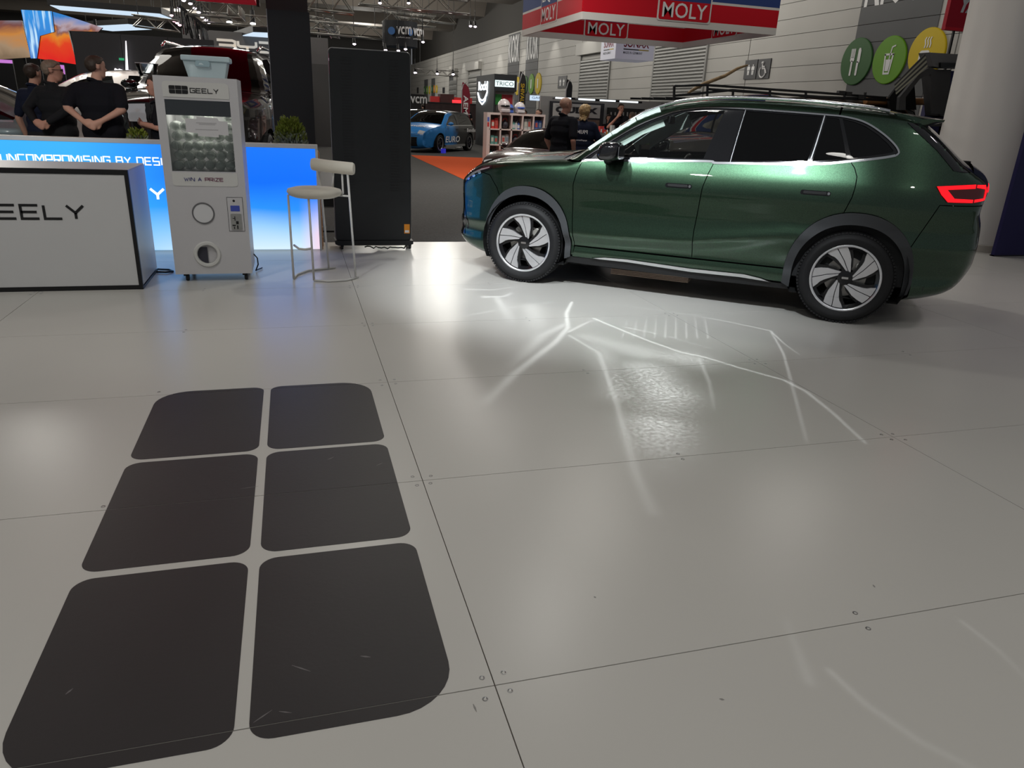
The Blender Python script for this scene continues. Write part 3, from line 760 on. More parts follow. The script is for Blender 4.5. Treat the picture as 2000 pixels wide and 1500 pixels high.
def wheel(parent, c, side, R_=.359, rim=.258, w_=.235, style='blade', rot=0., steer=0., face=None, name='wheel'):
    """one wheel as a part with sub-parts; axis along y, outer face towards side"""
    hub = bpy.data.objects.new(name, None); COL.objects.link(hub); hub.parent = parent; hub.location = c
    hub.rotation_euler = (0, 0, (0 if side > 0 else math.pi)+steer); hub.empty_display_size = .05
    MW[hub.name] = Matrix.Identity(4)
    A = frame((0, 0, 0), (1, 0, 0), (0, 0, -1))      # lathe z -> +y (outboard)
    h = w_/2
    tp = [(rim-.004, -h+.01), (rim+.01, -h), (rim+.05, -h-.006), (R_-.03, -h+.004), (R_-.008, -h+.028)]
    n = 5
    for i in range(n):
        a = -h+.03+i*(2*h-.06)/n; b_ = -h+.03+(i+1)*(2*h-.06)/n
        tp += [(R_-.008*(abs(i-2) > 1), a+.004), (R_-.008*(abs(i-2) > 1), b_-.006), (R_-.012, b_-.005), (R_-.012, b_-.001)]
    tp += [(R_-.008, h-.028), (R_-.03, h-.004), (rim+.055, h+.006), (rim+.045, h+.008), (rim+.035, h+.004), (rim+.01, h), (rim-.004, h-.012)]
    b = MB(); b.lathe(tp, 72, A, False); b.build('tyre', rubber, hub, smooth=True, ang=35)
    # tread blocks across shoulders (sipes)
    b = MB(); k = 84
    for i in range(k):
        t = 2*math.pi*i/k
        for sy in (-1, 1):
            M = Matrix.Rotation(t, 4, 'Y') @ Matrix.Translation((0, sy*(h-.028), R_-.0075))
            b.box((-.009, -.018, -.01), (.009, .018, .0035), M)
    b.build('tread_block', rubber, hub)['kind'] = 'stuff'
    b = MB(); b.lathe([(rim-.004, -h+.01), (rim-.03, -h+.02), (rim-.045, .0), (rim-.04, h-.045), (rim-.012, h-.02), (rim-.002, h-.008), (rim+.004, h-.006)], 48, A, False); b.build('rim_barrel', alloy_dk, hub, smooth=True, ang=40)
    b = MB(); b.lathe([(rim-.016, h-.014), (rim-.012, h-.007), (rim-.003, h-.005), (rim+.003, h-.008)], 64, A, False); b.build('rim_edge', alloy, hub, smooth=True)
    yb = h-.10
    b = MB(); b.lathe([(.001, yb-.03), (.06, yb-.03), (.07, yb), (.155, yb), (.155, yb-.022), (.07, yb-.022)], 40, A, False); b.build('brake_disc', steel, hub, smooth=True, ang=30)
    b = MB(); b.lathe([(rim-.045, yb-.05), (.001, yb-.05)], 32, A, False); b.build('backing_plate', well, hub)
    b = MB(); q = rrect(-.05, .10, .05, .175, .02, 3); b.prism(q, A @ Matrix.Rotation(2.2, 4, 'Z'), yb-.05, yb+.03); b.build('caliper', mat('caliper_grey', (.42, .41, .38), .4, .6), hub, bevel=.006)
    Rr = rim-.004; yo = h-.03
    if style == 'blade':
        pol = lambda r, a: (Rr*r*math.cos(math.radians(a)), Rr*r*math.sin(math.radians(a)))
        cart = lambda P: [(Rr*x, Rr*y) for x, y in P]
        rimarc = lambda a0, a1, n: [(.945*math.cos(math.radians(a0+(a1-a0)*j/n)), .945*math.sin(math.radians(a0+(a1-a0)*j/n))) for j in range(n+1)]
        bl1 = cart([(.055, .135), (-.10, .315), (-.30, .525), (-.40, .60), (-.50, .635)]+rimarc(132, 113.5, 4)+[(-.13, .52), (.075, .15)])
        bl2 = cart([(.095, .155), (-.105, .525)]+rimarc(112, 95.5, 4)+[(.0, .78), (.075, .58), (.095, .40), (.125, .21)])
        for i in range(5):
            M = A @ Matrix.Rotation(math.radians(72*i)+rot, 4, 'Z')
            def blade(P):
                P2 = P; bb = MB(); k = len(P2)
                # dished: face height follows radius
                hz = lambda x, y: yo-.012+.016*min(1, math.hypot(x, y)/Rr)
                vs = [M @ Vector((x, y, hz(x, y))) for x, y in P2]+[M @ Vector((x*.985, y*.985, hz(x, y)-.03)) for x, y in P2]
                bb.add(vs, [tuple(range(k)), tuple(range(k, 2*k))[::-1]]+[(j, k+j, k+(j+1) % k, (j+1) % k) for j in range(k)]); return bb
            blade(bl1).build('spoke_blade', face or alloy, hub); blade(bl2).build('spoke_blade', face or alloy, hub)
            bb = MB(); sp = [pol(r, a) for r, a in ((.1, 40), (.4, 66), (.7, 80), (.95, 88), (.95, 138), (.7, 132), (.4, 122), (.1, 120))]
            bb.prism(sp, M, yo-.06, yo-.018); bb.build('spoke', alloy_dk, hub)
            bb = MB(); bb.prism([pol(.945, a) for a in np.linspace(62, 94, 6)]+[pol(.965, a) for a in np.linspace(94, 62, 6)], M, yo-.02, yo+.002); bb.build('rim_blade', alloy, hub)
    else:
        ns = 5 if style == 'five' else 10
        for i in range(ns):
            M = A @ Matrix.Rotation(2*math.pi*i/ns+rot, 4, 'Z'); wd = .045 if ns == 5 else .022
            bb = MB(); bb.prism([(.04, -wd*.6), (Rr, -wd), (Rr, wd), (.04, wd*.6)], M, yo-.04, yo-.005); bb.build('spoke', face or alloy, hub)
    b = MB(); b.lathe([(.058, yo-.03), (.055, yo-.002), (.03, yo+.004), (.001, yo+.004)], 28, A, False); b.build('hub_cap', alloy_dk, hub, smooth=True, ang=40)
    if style == 'blade':
        b = MB(); b.prism(rrect(-.024, -.008, .024, .008, .003, 2), A, yo+.004, yo+.006); b.build('hub_badge', chrome, hub)
    return hub

# ------------------------------------------------------------------ the green SUV
green = car_paint('green_paint', (.034, .070, .042), .97, .31, .35)
CAR_O = Vector((4.7038, 5.3830, 0)); CAR_A = math.radians(141.98)
suv = thing('green_suv', 'dark metallic green SUV with black wheel arches and silver blade wheels on the stand', 'car', CAR_O, CAR_A)
cont = [(3.20, .195), (3.33, .215), (3.47, .26), (3.545, .335), (3.53, .42), (3.50, .53), (3.505, .68), (3.51, .80), (3.48, .87), (3.37, .955), (3.235, 1.012), (3.08, 1.043), (2.90, 1.062), (2.69, 1.08), (2.50, 1.095), (2.37, 1.118),
        (2.20, 1.242), (2.03, 1.362), (1.85, 1.477), (1.67, 1.553), (1.51, 1.594), (1.34, 1.618), (1.17, 1.630), (.99, 1.633), (.656, 1.627), (.33, 1.609), (.118, 1.592), (-.10, 1.565), (-.22, 1.53), (-.35, 1.445), (-.45, 1.36), (-.58, 1.245), (-.67, 1.185),
        (-.755, 1.13), (-.785, 1.085), (-.788, 1.035), (-.775, .96), (-.772, .875), (-.80, .79), (-.812, .70), (-.815, .58), (-.805, .47), (-.755, .365), (-.66, .285), (-.50, .235), (-.36, .212)]
def hero_crease(X, Z):
    zc = np.interp(X, [-.5, .535, 1.15, 1.28, 1.9, 2.2, 3.0], [.62, .64, .54, .515, .485, .478, .50])
    return Z+(.50-zc)*np.exp(-((Z-zc)/.13)**2)*.9
wid = [(.15, .865), (.25, .89), (.33, .905), (.40, .890), (.44, .903), (.48, .934), (.50, .950), (.53, .948), (.62, .937), (.70, .932), (.80, .937), (.88, .946), (.94, .948), (1.0, .940), (1.06, .926), (1.11, .908), (1.16, .888), (1.24, .858), (1.35, .81), (1.45, .765), (1.55, .715), (1.62, .675), (1.7, .63)]
S = Shell(cont, wid, (2.35, 1.2, .27, 2.5), (.15, .97, .27, 2.4), .075, 8, hero_crease)
S.orient = 1
def C(i0, i1):
    a = S.c[int(round(i0*8)):int(round(i1*8))+1] if i1 > i0 else S.c[int(round(i1*8)):int(round(i0*8))+1][::-1]
    return [tuple(q) for q in a]
aF = lambda a0, a1, n=20: arc(2.745, .36, .43, .50, a0, a1, n)
aR = lambda a0, a1, n=20: arc(.06, .36, .465, .50, a0, a1, n)
doorF = [(2.265, 1.098), (2.297, 1.014), (2.32, .905), (2.311, .64), (2.285, .385)]
doorM = [(1.18, 1.152), (1.207, 1.075), (1.237, .962), (1.249, .79), (1.262, .617), (1.258, .385)]
arcRtop = aR(78, 5)
doorR = [(.185, 1.222), (.150, 1.18), (.123, 1.12), (.122, 1.05), (.13, .975), arcRtop[0]]
belt = [(2.23, 1.112), (1.85, 1.131), (1.245, 1.163), (1.18, 1.155), (1.052, 1.160), (.46, 1.190), (.187, 1.226), (-.02, 1.262), (-.11, 1.284)]
dtop = [(2.262, 1.118), (2.225, 1.150), (1.99, 1.317), (1.84, 1.41), (1.705, 1.473), (1.60, 1.515), (1.481, 1.545), (1.32, 1.563), (1.149, 1.571), (.744, 1.560), (.42, 1.548), (.316, 1.541)]
drear = [(.316, 1.541), (.21, 1.525), (.116, 1.495), (.01, 1.435), (-.07, 1.375), (-.125, 1.315), (-.11, 1.284)]
dtop = [tuple(q) for q in catmull(dtop, 4)]; drear = [tuple(q) for q in catmull(drear, 4)]
seamF = [aF(50, 50, 1)[0], (3.06, .82), (3.14, .925)]
S.panel('front_bumper', C(0, 9)+[(3.25, .945)]+seamF[::-1]+aF(50, 0)+[(3.175, .25)], green, suv)
S.panel('front_fender', C(9, 14.6)+[(2.35, 1.09)]+doorF+[(2.29, .30), (2.315, .30)]+aF(180, 50)+seamF[1:]+[(3.25, .945)], green, suv)
S.panel('front_door', doorF+doorM[::-1]+[(1.245, 1.160), (1.85, 1.128), (2.22, 1.109)], green, suv)
S.panel('rear_door', doorM[::-1]+[(1.14, 1.154), (1.052, 1.158), (.46, 1.188)]+doorR+arcRtop+[(.525, .385)], green, suv)
seamR = [aR(148, 148, 1)[0], (-.40, .78), (-.47, .955)]
S.panel('rear_quarter', [doorR[0], (.05, 1.246), (-.11, 1.276), (-.14, 1.30)]+drear[::-1][1:]+[(.306, 1.606)]+C(25.1, 36)+[(-.6, .955)]+seamR[::-1]+aR(148, 78)+doorR[::-1][1:-1], green, suv)
S.panel('roof_side', C(14.7, 25)+[(.316, 1.606), (.322, 1.552)]+[(x, z+.006) for x, z in dtop[::-1][1:]]+[(2.30, 1.098)], green, suv)
S.panel('rear_bumper', C(36, 45)+[(-.405, .25)]+aR(180, 148)+seamR[1:]+[(-.6, .955)], green, suv)
S.panel('side_sill', [(2.283, .38), (1.6, .378), (.53, .38), (.50, .27), (1.2, .285), (2.30, .285)], green, suv)
S.panel('rocker_trim', [(2.36, .285), (2.1, .29), (1.25, .275), (.62, .26), (.47, .26), (.47, .212), (1.2, .205), (2.36, .225)], black_pl, suv, -.012)
S.panel('sill_garnish', [(2.13, .292), (2.0, .312), (1.8, .318), (1.25, .300), (.82, .304), (.68, .285), (.60, .258), (.85, .270), (1.25, .266), (1.8, .288), (2.05, .286)], silver, suv, .012, .02)
# greenhouse
gF = [(2.165, 1.140), (1.268, 1.180), (1.17, 1.549), (1.32, 1.541), (1.47, 1.525), (1.59, 1.494), (1.69, 1.455), (1.82, 1.392), (1.965, 1.303)]
gR = [(1.045, 1.178), (.487, 1.206), (.437, 1.532), (.75, 1.541), (1.005, 1.551)]
gC = [(.452, 1.210), (.215, 1.240), (.318, 1.522), (.408, 1.530)]
gQ = [(.185, 1.247), (.293, 1.521), (.205, 1.503), (.125, 1.475), (.03, 1.42), (-.045, 1.363), (-.092, 1.315), (-.088, 1.303), (0, 1.283)]
S.panel('window_frame', dtop+drear[1:]+[(-.02, 1.266), (.187, 1.230), (.46, 1.193), (1.052, 1.164), (1.245, 1.166), (1.85, 1.134), (2.23, 1.114)], gloss_black, suv, -.005, .02, .035, 0, holes=(gF, gR, gC, gQ))
S.panel('front_side_glass', gF, glass_clear, suv, -.009, 0, .06, 0)
S.panel('rear_side_glass', gR, glass_dark, suv, -.009, 0, .06, 0)
S.panel('rear_vent_glass', gC, glass_dark, suv, -.009, 0, .06, 0)
S.panel('quarter_glass', gQ, glass_dark, suv, -.009, 0, .06, 0)
S.ribbon('belt_trim', [(2.26, 1.104)]+[(x, z) for x, z in belt], .017, chrome, suv, .004)
S.ribbon('window_trim', [(-.11, 1.284)]+[(x-.004, z+.001) for x, z in drear[::-1][::3]]+dtop[::-1][3::4], .012, chrome, suv, .003)
S.ribbon('divider_trim', [(.470, 1.196), (.447, 1.35), (.423, 1.543)], .008, trim_dk, suv, .002)
S.ribbon('pillar_trim', [(1.056, 1.165), (1.035, 1.36), (1.012, 1.56)], .004, trim_dk, suv, .002)
# arches
for nm, A1, A2, xf in (('front_arch_cladding', lambda a, c, n: arc(2.745, .36, .432, .502, a, c, n), lambda a, c, n: arc(2.752, .36, .385, .425, a, c, n), ((3.177, .22), (3.137, .215), (2.367, .26), (2.313, .285))),
                       ('rear_arch_cladding', lambda a, c, n: arc(.06, .36, .467, .502, a, c, n), lambda a, c, n: arc(.06, .36, .405, .412, a, c, n), ((.527, .27), (.465, .24), (-.345, .25), (-.395, .27)))):
    S.panel(nm, [xf[0]]+A1(0, 180, 36)+[xf[3], xf[2]]+A2(180, 0, 36)+[xf[1]], cladding, suv, .016, .05, .03, 0)
# skins across the car
S.skin('front_fascia', 0, 4.2, black_pl, suv, .05)
S.skin('front_grille', 4.2, 7, gloss_black, suv, .07)
S.skin('nose_panel', 7, 9, green, suv, .08)
S.skin('bonnet', 9, 14.3, green, suv, lambda c: .045+.02*np.clip((3.3-c[:, 0])/.8, 0, 1))
S.skin('scuttle', 14.3, 15.1, black_pl, suv, .05)
S.skin('windscreen', 15.1, 19, glass_clear, suv, .07, -.93, .93)
for t0, t1 in ((-1, -.93), (.93, 1)): S.skin('windscreen_pillar', 14.6, 19, green, suv, .07, t0, t1, 3)
S.skin('roof', 19, 27.5, green, suv, .035)
S.skin('sunroof', 19.6, 24.6, gloss_black, suv, .035, -.72, .72, off=.004)
S.skin('rear_window', 28, 32, gloss_black, suv, .05)
S.skin('roof_end', 27.5, 28, green, suv, .04)
S.skin('tailgate', 32, 38, green, suv, .07)
S.skin('rear_bumper_skin', 38, 45, black_pl, suv, .07)
S.skin('rear_light_bar', 34, 34.8, mat('tail_red_glow', (.3, .005, .01), .2, emit=(1., .01, .02), estr=1.2), suv, .07, -.98, .98, off=.004)
# roof rails
for sd in (1, -1):
    pts = []
    for q in S.c[int(17.2*8):int(27.2*8):4]:
        yv = float(S.y([q[0]], [q[1]])[0]); e = min(1, max(0, (q[0]+.1)/.12), max(0, (2.0-q[0])/.18))
        pts.append((q[0], sd*(yv+.012), q[1]+.004+.016*e))
    b = MB(); b.tube(pts, .0135, 8); b.build('roof_rail', chrome, suv, smooth=True)
# spoiler
b = MB(); sp = [(-.06, 1.577), (-.16, 1.578), (-.41, 1.545), (-.405, 1.53), (-.30, 1.495), (-.20, 1.52)]
prof = [(y_, k) for y_, k in ((-.66, .55), (-.64, .82), (-.58, 1), (0, 1.06), (.58, 1), (.64, .82), (.66, .55))]
vs = []; n = len(sp)
for y_, k in prof: vs += [(-.06+(x+.06)*k, y_, z-.004*(1-k)) for x, z in sp]
fs = [(i*n+j, (i+1)*n+j, (i+1)*n+(j+1) % n, i*n+(j+1) % n) for i in range(len(prof)-1) for j in range(n)]+[tuple(range(n)), tuple(range((len(prof)-1)*n, len(prof)*n))[::-1]]
b.add(vs, fs); b.build('roof_spoiler', green, suv, smooth=True, ang=40)
S.panel('rear_glass_wing', [(-.155, 1.515), (-.215, 1.463), (-.384, 1.331), (-.52, 1.197), (-.60, 1.188), (-.645, 1.192), (-.58, 1.24), (-.45, 1.352), (-.35, 1.435), (-.25, 1.512)], gloss_black, suv, .003, .006, .03, 0)
# lamps
lamp_glass = mat('tail_lamp_glass', (.10, .004, .006), .08, coat=.8)
red_glow = mat('tail_lamp_glow', (.3, .004, .006), .25, emit=(1., .006, .012), estr=1.5)
lp = S.panel('tail_lamp', [(-.414, 1.088), (-.55, 1.105), (-.68, 1.115), (-.765, 1.112), (-.785, 1.06), (-.782, .995), (-.71, .975), (-.60, .970), (-.512, .975), (-.46, 1.03)], lamp_glass, suv, .004, .03, .02, .003)
for o, sd in zip(lp, (1, -1)):
    S.panel('light_strip', [(-.425, 1.086), (-.69, 1.110), (-.69, 1.082), (-.50, 1.066), (-.56, 1.006), (-.69, 1.004), (-.69, .982), (-.52, .980), (-.465, 1.03)], red_glow, o, .008, .004, .02, 0, sides=(sd,))
    S.panel('light_strip', [(-.70, 1.108), (-.765, 1.108), (-.782, 1.06), (-.78, 1.0), (-.70, .985), (-.70, 1.005), (-.765, 1.015), (-.765, 1.08), (-.70, 1.088)], red_glow, o, .008, .004, .02, 0, sides=(sd,))
lens = glass('lamp_lens', (.9, .93, .95))
hl = S.panel('headlamp', [(3.475, .868), (3.37, .948), (3.24, 1.002), (3.13, 1.012), (3.12, .985), (3.20, .945), (3.33, .89), (3.46, .825)], gloss_black, suv, .004, .03, .02, .003)
drl = mat('headlamp_reflector', (.55, .58, .6), .15, .8)
for o, sd in zip(hl, (1, -1)):
    S.panel('light_strip', [(3.44, .865), (3.36, .925), (3.24, .975), (3.15, .995), (3.15, .985), (3.25, .955), (3.36, .90), (3.435, .848)], drl, o, .007, .004, .02, 0, sides=(sd,))
    for x, z in ((3.40, .872), (3.33, .905), (3.26, .938)):
        S.panel('projector', arc(x, z, .022, .014, 0, 330, 10, 2), drl, o, .009, .004, .02, 0, sides=(sd,))
S.panel('bumper_corner_trim', [(3.545, .335), (3.53, .42), (3.502, .53), (3.43, .53), (3.40, .48), (3.465, .42), (3.46, .345)], gloss_black, suv, .004, .01, .02, 0)
S.ribbon('air_curtain_edge', [(3.475, .73), (3.45, .60), (3.41, .47), (3.43, .40)], .014, gloss_black, suv, .004)
# door handles, badge, fuel of detail
for x0, x1, zc in ((1.535, 1.322, .962), (.498, .281, .985)):
    hs = S.panel('door_handle', rrect(x1, zc-.017, x0, zc+.017, .015, 4), gloss_black, suv, .003, .01, .02, 0)
    for o, sd in zip(hs, (1, -1)): S.panel('handle_bar', rrect(x1+.03, zc-.008, x0-.02, zc+.012, .009, 3), black_pl, o, .012, .012, .02, 0, sides=(sd,))
    for o, sd in zip(hs, (1, -1)): S.panel('lock_cap', rrect(x1+.006, zc-.009, x1+.024, zc+.012, .008, 3), chrome, o, .012, .012, .02, 0, sides=(sd,))
# mirrors
for sd in (1, -1):
    b = MB(); b.sphere((1.985, sd*1.075, 1.20), (.088, .125, .073), 24, 14); o = b.build('door_mirror', gloss_black, suv, smooth=True)
    for v in o.data.vertices:
        x, y, z = v.co; dx, dy, dz = (x-1.985)/.088, (y-sd*1.075)/.125, (z-1.2)/.073
        f = (abs(dx)**4+abs(dy)**4+abs(dz)**4)**.25/max(1e-6, math.sqrt(dx*dx+dy*dy+dz*dz)); f = 1/max(f, .6)
        v.co = (1.985+dx*.088*min(f, 1.25)-.02*dz, sd*1.075+dy*.125*min(f, 1.25), 1.2+dz*.073*min(f, 1.25))
    b = MB(); b.prism(rrect(-.1, -.055, .1, .05, .03, 4), frame((1.893, sd*1.075, 1.2), (0, -1, 0), (0, 0, 1)), 0, .004); b.build('mirror_glass', chrome, o)
    b = MB(); b.tube([(2.05, sd*.87, 1.13), (2.03, sd*.95, 1.13), (2.0, sd*1.02, 1.15)], [.05, .032, .03], 10); b.build('mirror_arm', black_pl, o, smooth=True)
S.panel('mirror_sail', [(2.20, 1.118), (1.98, 1.13), (2.03, 1.20), (2.10, 1.22)], black_pl, suv, .002, .01, .03, 0)
# wheels, wells, underbody
for sd in (1, -1):
    wheel(suv, (2.765, sd*.812, .359), sd, rot=math.radians(36-16))
    wheel(suv, (.065, sd*.812, .359), sd, rot=math.radians(36))
    for x, rx in ((2.75, .40), (.06, .42)):
        b = MB(); b.lathe([(rx+.02, -.36), (rx+.02, .02), ], 28, frame((x, sd*.88, .37), (1, 0, 0), (0, 0, -1 if sd > 0 else 1)) @ Matrix.Diagonal((1, 1, 1, 1)), False)
        b.lathe([(.001, -.36), (rx+.02, -.36)], 28, frame((x, sd*.88, .37), (1, 0, 0), (0, 0, -1 if sd > 0 else 1)), False)
        vv = [(v[0], v[1], max(v[2], .2)) for v in b.v]; b.v = vv
        b.build('wheel_well', well, suv)
b = MB(); b.box((-.55, -.55, .21), (3.2, .55, .34)); b.box((.50, -.86, .215), (2.33, .86, .30)); b.build('underbody', well, suv)
b = MB(); b.box((1.30, .42, .115), (2.0, .62, .21))
for i in range(7): b.box((1.30, .62, .118+i*.013), (2.0, .632, .126+i*.013))
b.build('ribbed_undertray', mat('undertray_bronze', (.22, .16, .12), .5, .4, noise=(30, .3)), suv)
# cabin
dark_trim = mat('cabin_dark', (.02, .021, .023), .7, noise=(20, .1)); light_trim = mat('cabin_mint', (.72, .84, .78), .65, noise=(12, .05)); seatm = mat('seat_leather', (.05, .052, .056), .5, bump=(60, .1))
b = MB()
for sd in (1, -1): b.box((-.4, sd*.80-.02, .32), (2.3, sd*.80+.02, 1.10))
b.box((-.5, -.8, .31), (2.3, .8, .34)); b.box((-.52, -.78, .3), (-.48, .78, 1.15)); b.build('cabin_tub', dark_trim, suv)
S.skin('headliner', 19, 28, dark_trim, suv, .03, -.97, .97, off=-.03)
b = MB(); b.prism([(2.35, 1.08), (1.86, 1.06), (1.80, .98), (1.85, .80), (2.3, .7)], frame((0, .78, 0), (1, 0, 0), (0, 0, 1)), 0, 1.56); b.build('dashboard', dark_trim, suv, bevel=.02)
b = MB(); b.box((1.93, -.18, 1.06), (1.95, .2, 1.24)); b.build('centre_screen', gloss_black, suv, bevel=.004)
for sd in (1, -1):   # pillar trims, pale inside
    b = MB()
    pts = [(x, sd*(float(S.y([x], [z])[0])-.05), z-.02) for x, z in ((2.20, 1.17), (2.03, 1.30), (1.85, 1.42), (1.67, 1.50))]
    for p0, p1 in zip(pts[:-1], pts[1:]): b.bar(p0, p1, .04, .15)
    b.build('pillar_trim_inside', light_trim, suv)
b = MB(); Ms = Matrix.Translation((1.66, -.38, .98)) @ Matrix.Rotation(math.radians(65), 4, 'Y')
b.tube([Ms @ Vector((.185*math.cos(a), .185*math.sin(a), 0)) for a in np.linspace(0, 2*math.pi, 29)[:-1]], .017, 8, closed=True)
for a in (0, math.pi, 1.5*math.pi): b.bar(Ms @ Vector((0, 0, 0)), Ms @ Vector((.18*math.cos(a), .18*math.sin(a), 0)), .04, .02)
b.sphere(Ms @ Vector((0, 0, 0)), .06, 12, 8); b.bar(Ms @ Vector((0, 0, 0)), (1.9, -.38, .9), .05); b.build('steering_wheel', black_pl, suv, smooth=True, ang=50)
def seat(x, y):
    q = MB(); q.cbox((x, y, .62), (.50, .50, .16)); o = q.build('seat', seatm, suv, bevel=.05)
    q = MB(); q.cbox((0, 0, .32), (.14, .48, .62), Matrix.Rotation(math.radians(-16), 4, 'Y') ); q.v = [(a+x-.28, b_+y, c+.62) for a, b_, c in q.v]; q.build('backrest', seatm, o, bevel=.05)
    q = MB(); q.cbox((x-.40, y, 1.32), (.10, .27, .17)); q.build('headrest', seatm, o, bevel=.04)
for y_ in (.38, -.38): seat(1.33, y_); seat(.42, y_)
b = MB(); b.cbox((1.72, 0, 1.46), (.03, .22, .07)); b.build('rear_view_mirror', black_pl, suv, bevel=.01)
# plates and wipers
b = MB(); b.prism(rrect(-.19, -.055, .19, .055, .01, 2), frame((3.585, 0, .55), (0, 1, 0), (0, 0, 1)), 0, .006); b.build('number_plate', silver, suv)
b = MB(); b.tube([(2.33, .55, 1.16), (2.28, .2, 1.185), (2.22, -.15, 1.20)], .008, 6); b.build('wiper', black_pl, suv)
b = MB(); b.tube([(-.86, .1, 1.02), (-.885, .1, 1.02)], .012, 6); b.cbox((-.70, .0, 1.235), (.05, .12, .03)); b.build('rear_wiper', black_pl, suv)
# ------------------------------------------------------------------ reception counter
lam_white = mat('white_laminate', (.60, .60, .60), .38, spec=.4, noise=(2, .025))
edge_black = mat('black_edging', (.006, .006, .007), .4)
letter_black = mat('letter_black', (.012, .012, .013), .35)
X1, Y0c, Hc, Dc, X0 = -1.215, 6.372, .925, .72, -3.6
ct = thing('reception_counter', 'white reception counter with black edging and black GEELY lettering', 'counter', ((X0+X1)/2, Y0c, 0))
b = MB(); b.box((X0+.03, Y0c+.004, .035), (X1-.02, Y0c+.03, Hc-.035)); b.build('front_panel', lam_white, ct, True)
b = MB(); b.box((X1-.03, Y0c+.02, .03), (X1-.003, Y0c+Dc, Hc-.01)); b.build('end_panel', lam_white, ct, True)
b = MB(); b.box((X0, Y0c+.01, Hc-.03), (X1-.006, Y0c+Dc, Hc)); b.build('counter_top', lam_white, ct, True, bevel=.003)
for n_, lo, hi in (('edge_strip', (X0, Y0c, 0), (X1, Y0c+.028, .035)), ('edge_strip', (X0, Y0c, Hc-.037), (X1, Y0c+.028, Hc-.0)), ('edge_strip', (X1-.028, Y0c-.002, .03), (X1+.001, Y0c+.024, Hc-.03)), ('edge_strip', (X1-.02, Y0c+.02, 0), (X1+.001, Y0c+Dc, .022))):
    b = MB(); b.box(lo, hi); b.build(n_, edge_black, ct, True)
b = MB(); b.box((X0, Y0c+.03, .02), (X1-.03, Y0c+Dc-.02, Hc-.03)); b.build('carcass', lam_white, ct, True)
# lettering ends at pixel 160: letters G E E L Y
a = PY(162, 404, Y0c); h_ = .118; lw = .115; gp_ = .038
stroke_text(ct, 'GEELY', frame((a.x-5*lw-4*gp_, Y0c+.004, .548), (1, 0, 0), (0, 0, 1)), h_, lw, gp_, .019, letter_black, d=.003)
# cable
b = MB(); b.tube([(-1.21, 7.0, .01), (-1.13, 6.97, .012), (-1.08, 7.03, .008), (-1.12, 7.10, .008), (-1.22, 7.12, .01)], .008, 6)
tag(b.build('power_cable', black_pl, smooth=True), 'short black cable curling on the floor beside the counter', 'cable')

# ------------------------------------------------------------------ LED fronted planter wall
def grad(nt, tc):
    sep = nt.nodes.new('ShaderNodeSeparateXYZ'); nt.links.new(tc.outputs['Object'], sep.inputs[0])
    n = nt.nodes.new('ShaderNodeTexNoise'); n.inputs['Scale'].default_value = 1.1; n.inputs['Detail'].default_value = 1; nt.links.new(tc.outputs['Object'], n.inputs['Vector'])
    ma = nt.nodes.new('ShaderNodeMath'); ma.operation = 'MULTIPLY_ADD'; ma.inputs[1].default_value = .28; nt.links.new(n.outputs['Fac'], ma.inputs[0])
    m2 = nt.nodes.new('ShaderNodeMath'); m2.operation = 'ADD'; m2.inputs[1].default_value = -.14; nt.links.new(sep.outputs['Z'], ma.inputs[2]); nt.links.new(ma.outputs[0], m2.inputs[0])
    cr = nt.nodes.new('ShaderNodeValToRGB'); e = cr.color_ramp.elements
    e[0].position = .02; e[0].color = (.62, .80, .95, 1); e[1].position = 1.0; e[1].color = (.006, .17, .93, 1)
    for p_, c_ in ((.22, (.30, .58, .97, 1)), (.42, (.02, .27, .98, 1)), (.7, (.002, .15, .95, 1))):
        k = cr.color_ramp.elements.new(p_); k.color = c_
    nt.links.new(m2.outputs[0], cr.inputs[0])
    # left part drifts to cyan, right foot to pink
    mr = nt.nodes.new('ShaderNodeMapRange'); mr.inputs['From Min'].default_value = -.9; mr.inputs['From Max'].default_value = -2.0; nt.links.new(sep.outputs['X'], mr.inputs[0])
    mx = nt.nodes.new('ShaderNodeMix'); mx.data_type = 'RGBA'; mx.inputs[7].default_value = (.04, .42, .95, 1); nt.links.new(mr.outputs[0], mx.inputs[0]); nt.links.new(cr.outputs[0], mx.inputs[6])
    mr2 = nt.nodes.new('ShaderNodeMapRange'); mr2.inputs['From Min'].default_value = .03; mr2.inputs['From Max'].default_value = .24; nt.links.new(sep.outputs['X'], mr2.inputs[0])
    mr3 = nt.nodes.new('ShaderNodeMapRange'); mr3.inputs['From Min'].default_value = .55; mr3.inputs['From Max'].default_value = .15; nt.links.new(sep.outputs['Z'], mr3.inputs[0])
    mm = nt.nodes.new('ShaderNodeMath'); mm.operation = 'MULTIPLY'; nt.links.new(mr2.outputs[0], mm.inputs[0]); nt.links.new(mr3.outputs[0], mm.inputs[1])
    mx2 = nt.nodes.new('ShaderNodeMix'); mx2.data_type = 'RGBA'; mx2.inputs[7].default_value = (.85, .62, .75, 1); nt.links.new(mm.outputs[0], mx2.inputs[0]); nt.links.new(mx.outputs[2], mx2.inputs[6])
    return mx2.outputs[2]
led_m = emis_nodes('led_blue_gradient', 1.12, grad)
LY = 8.06
LW = thing('led_planter_wall', 'low planter wall fronted by a glowing blue LED screen behind the counter', 'LED wall', (0, LY, 0))
b = MB(); b.box((-4.6, LY, .012), (.225, LY+.02, 1.03)); b.build('led_screen', led_m, LW, True)
frame_w = mat('wall_white_frame', (.62, .61, .58), .45, noise=(3, .04))
b = MB(); b.box((-4.6, LY-.012, 1.03), (.25, LY+.10, 1.07)); b.build('cap_board', frame_w, LW, True, bevel=.003)
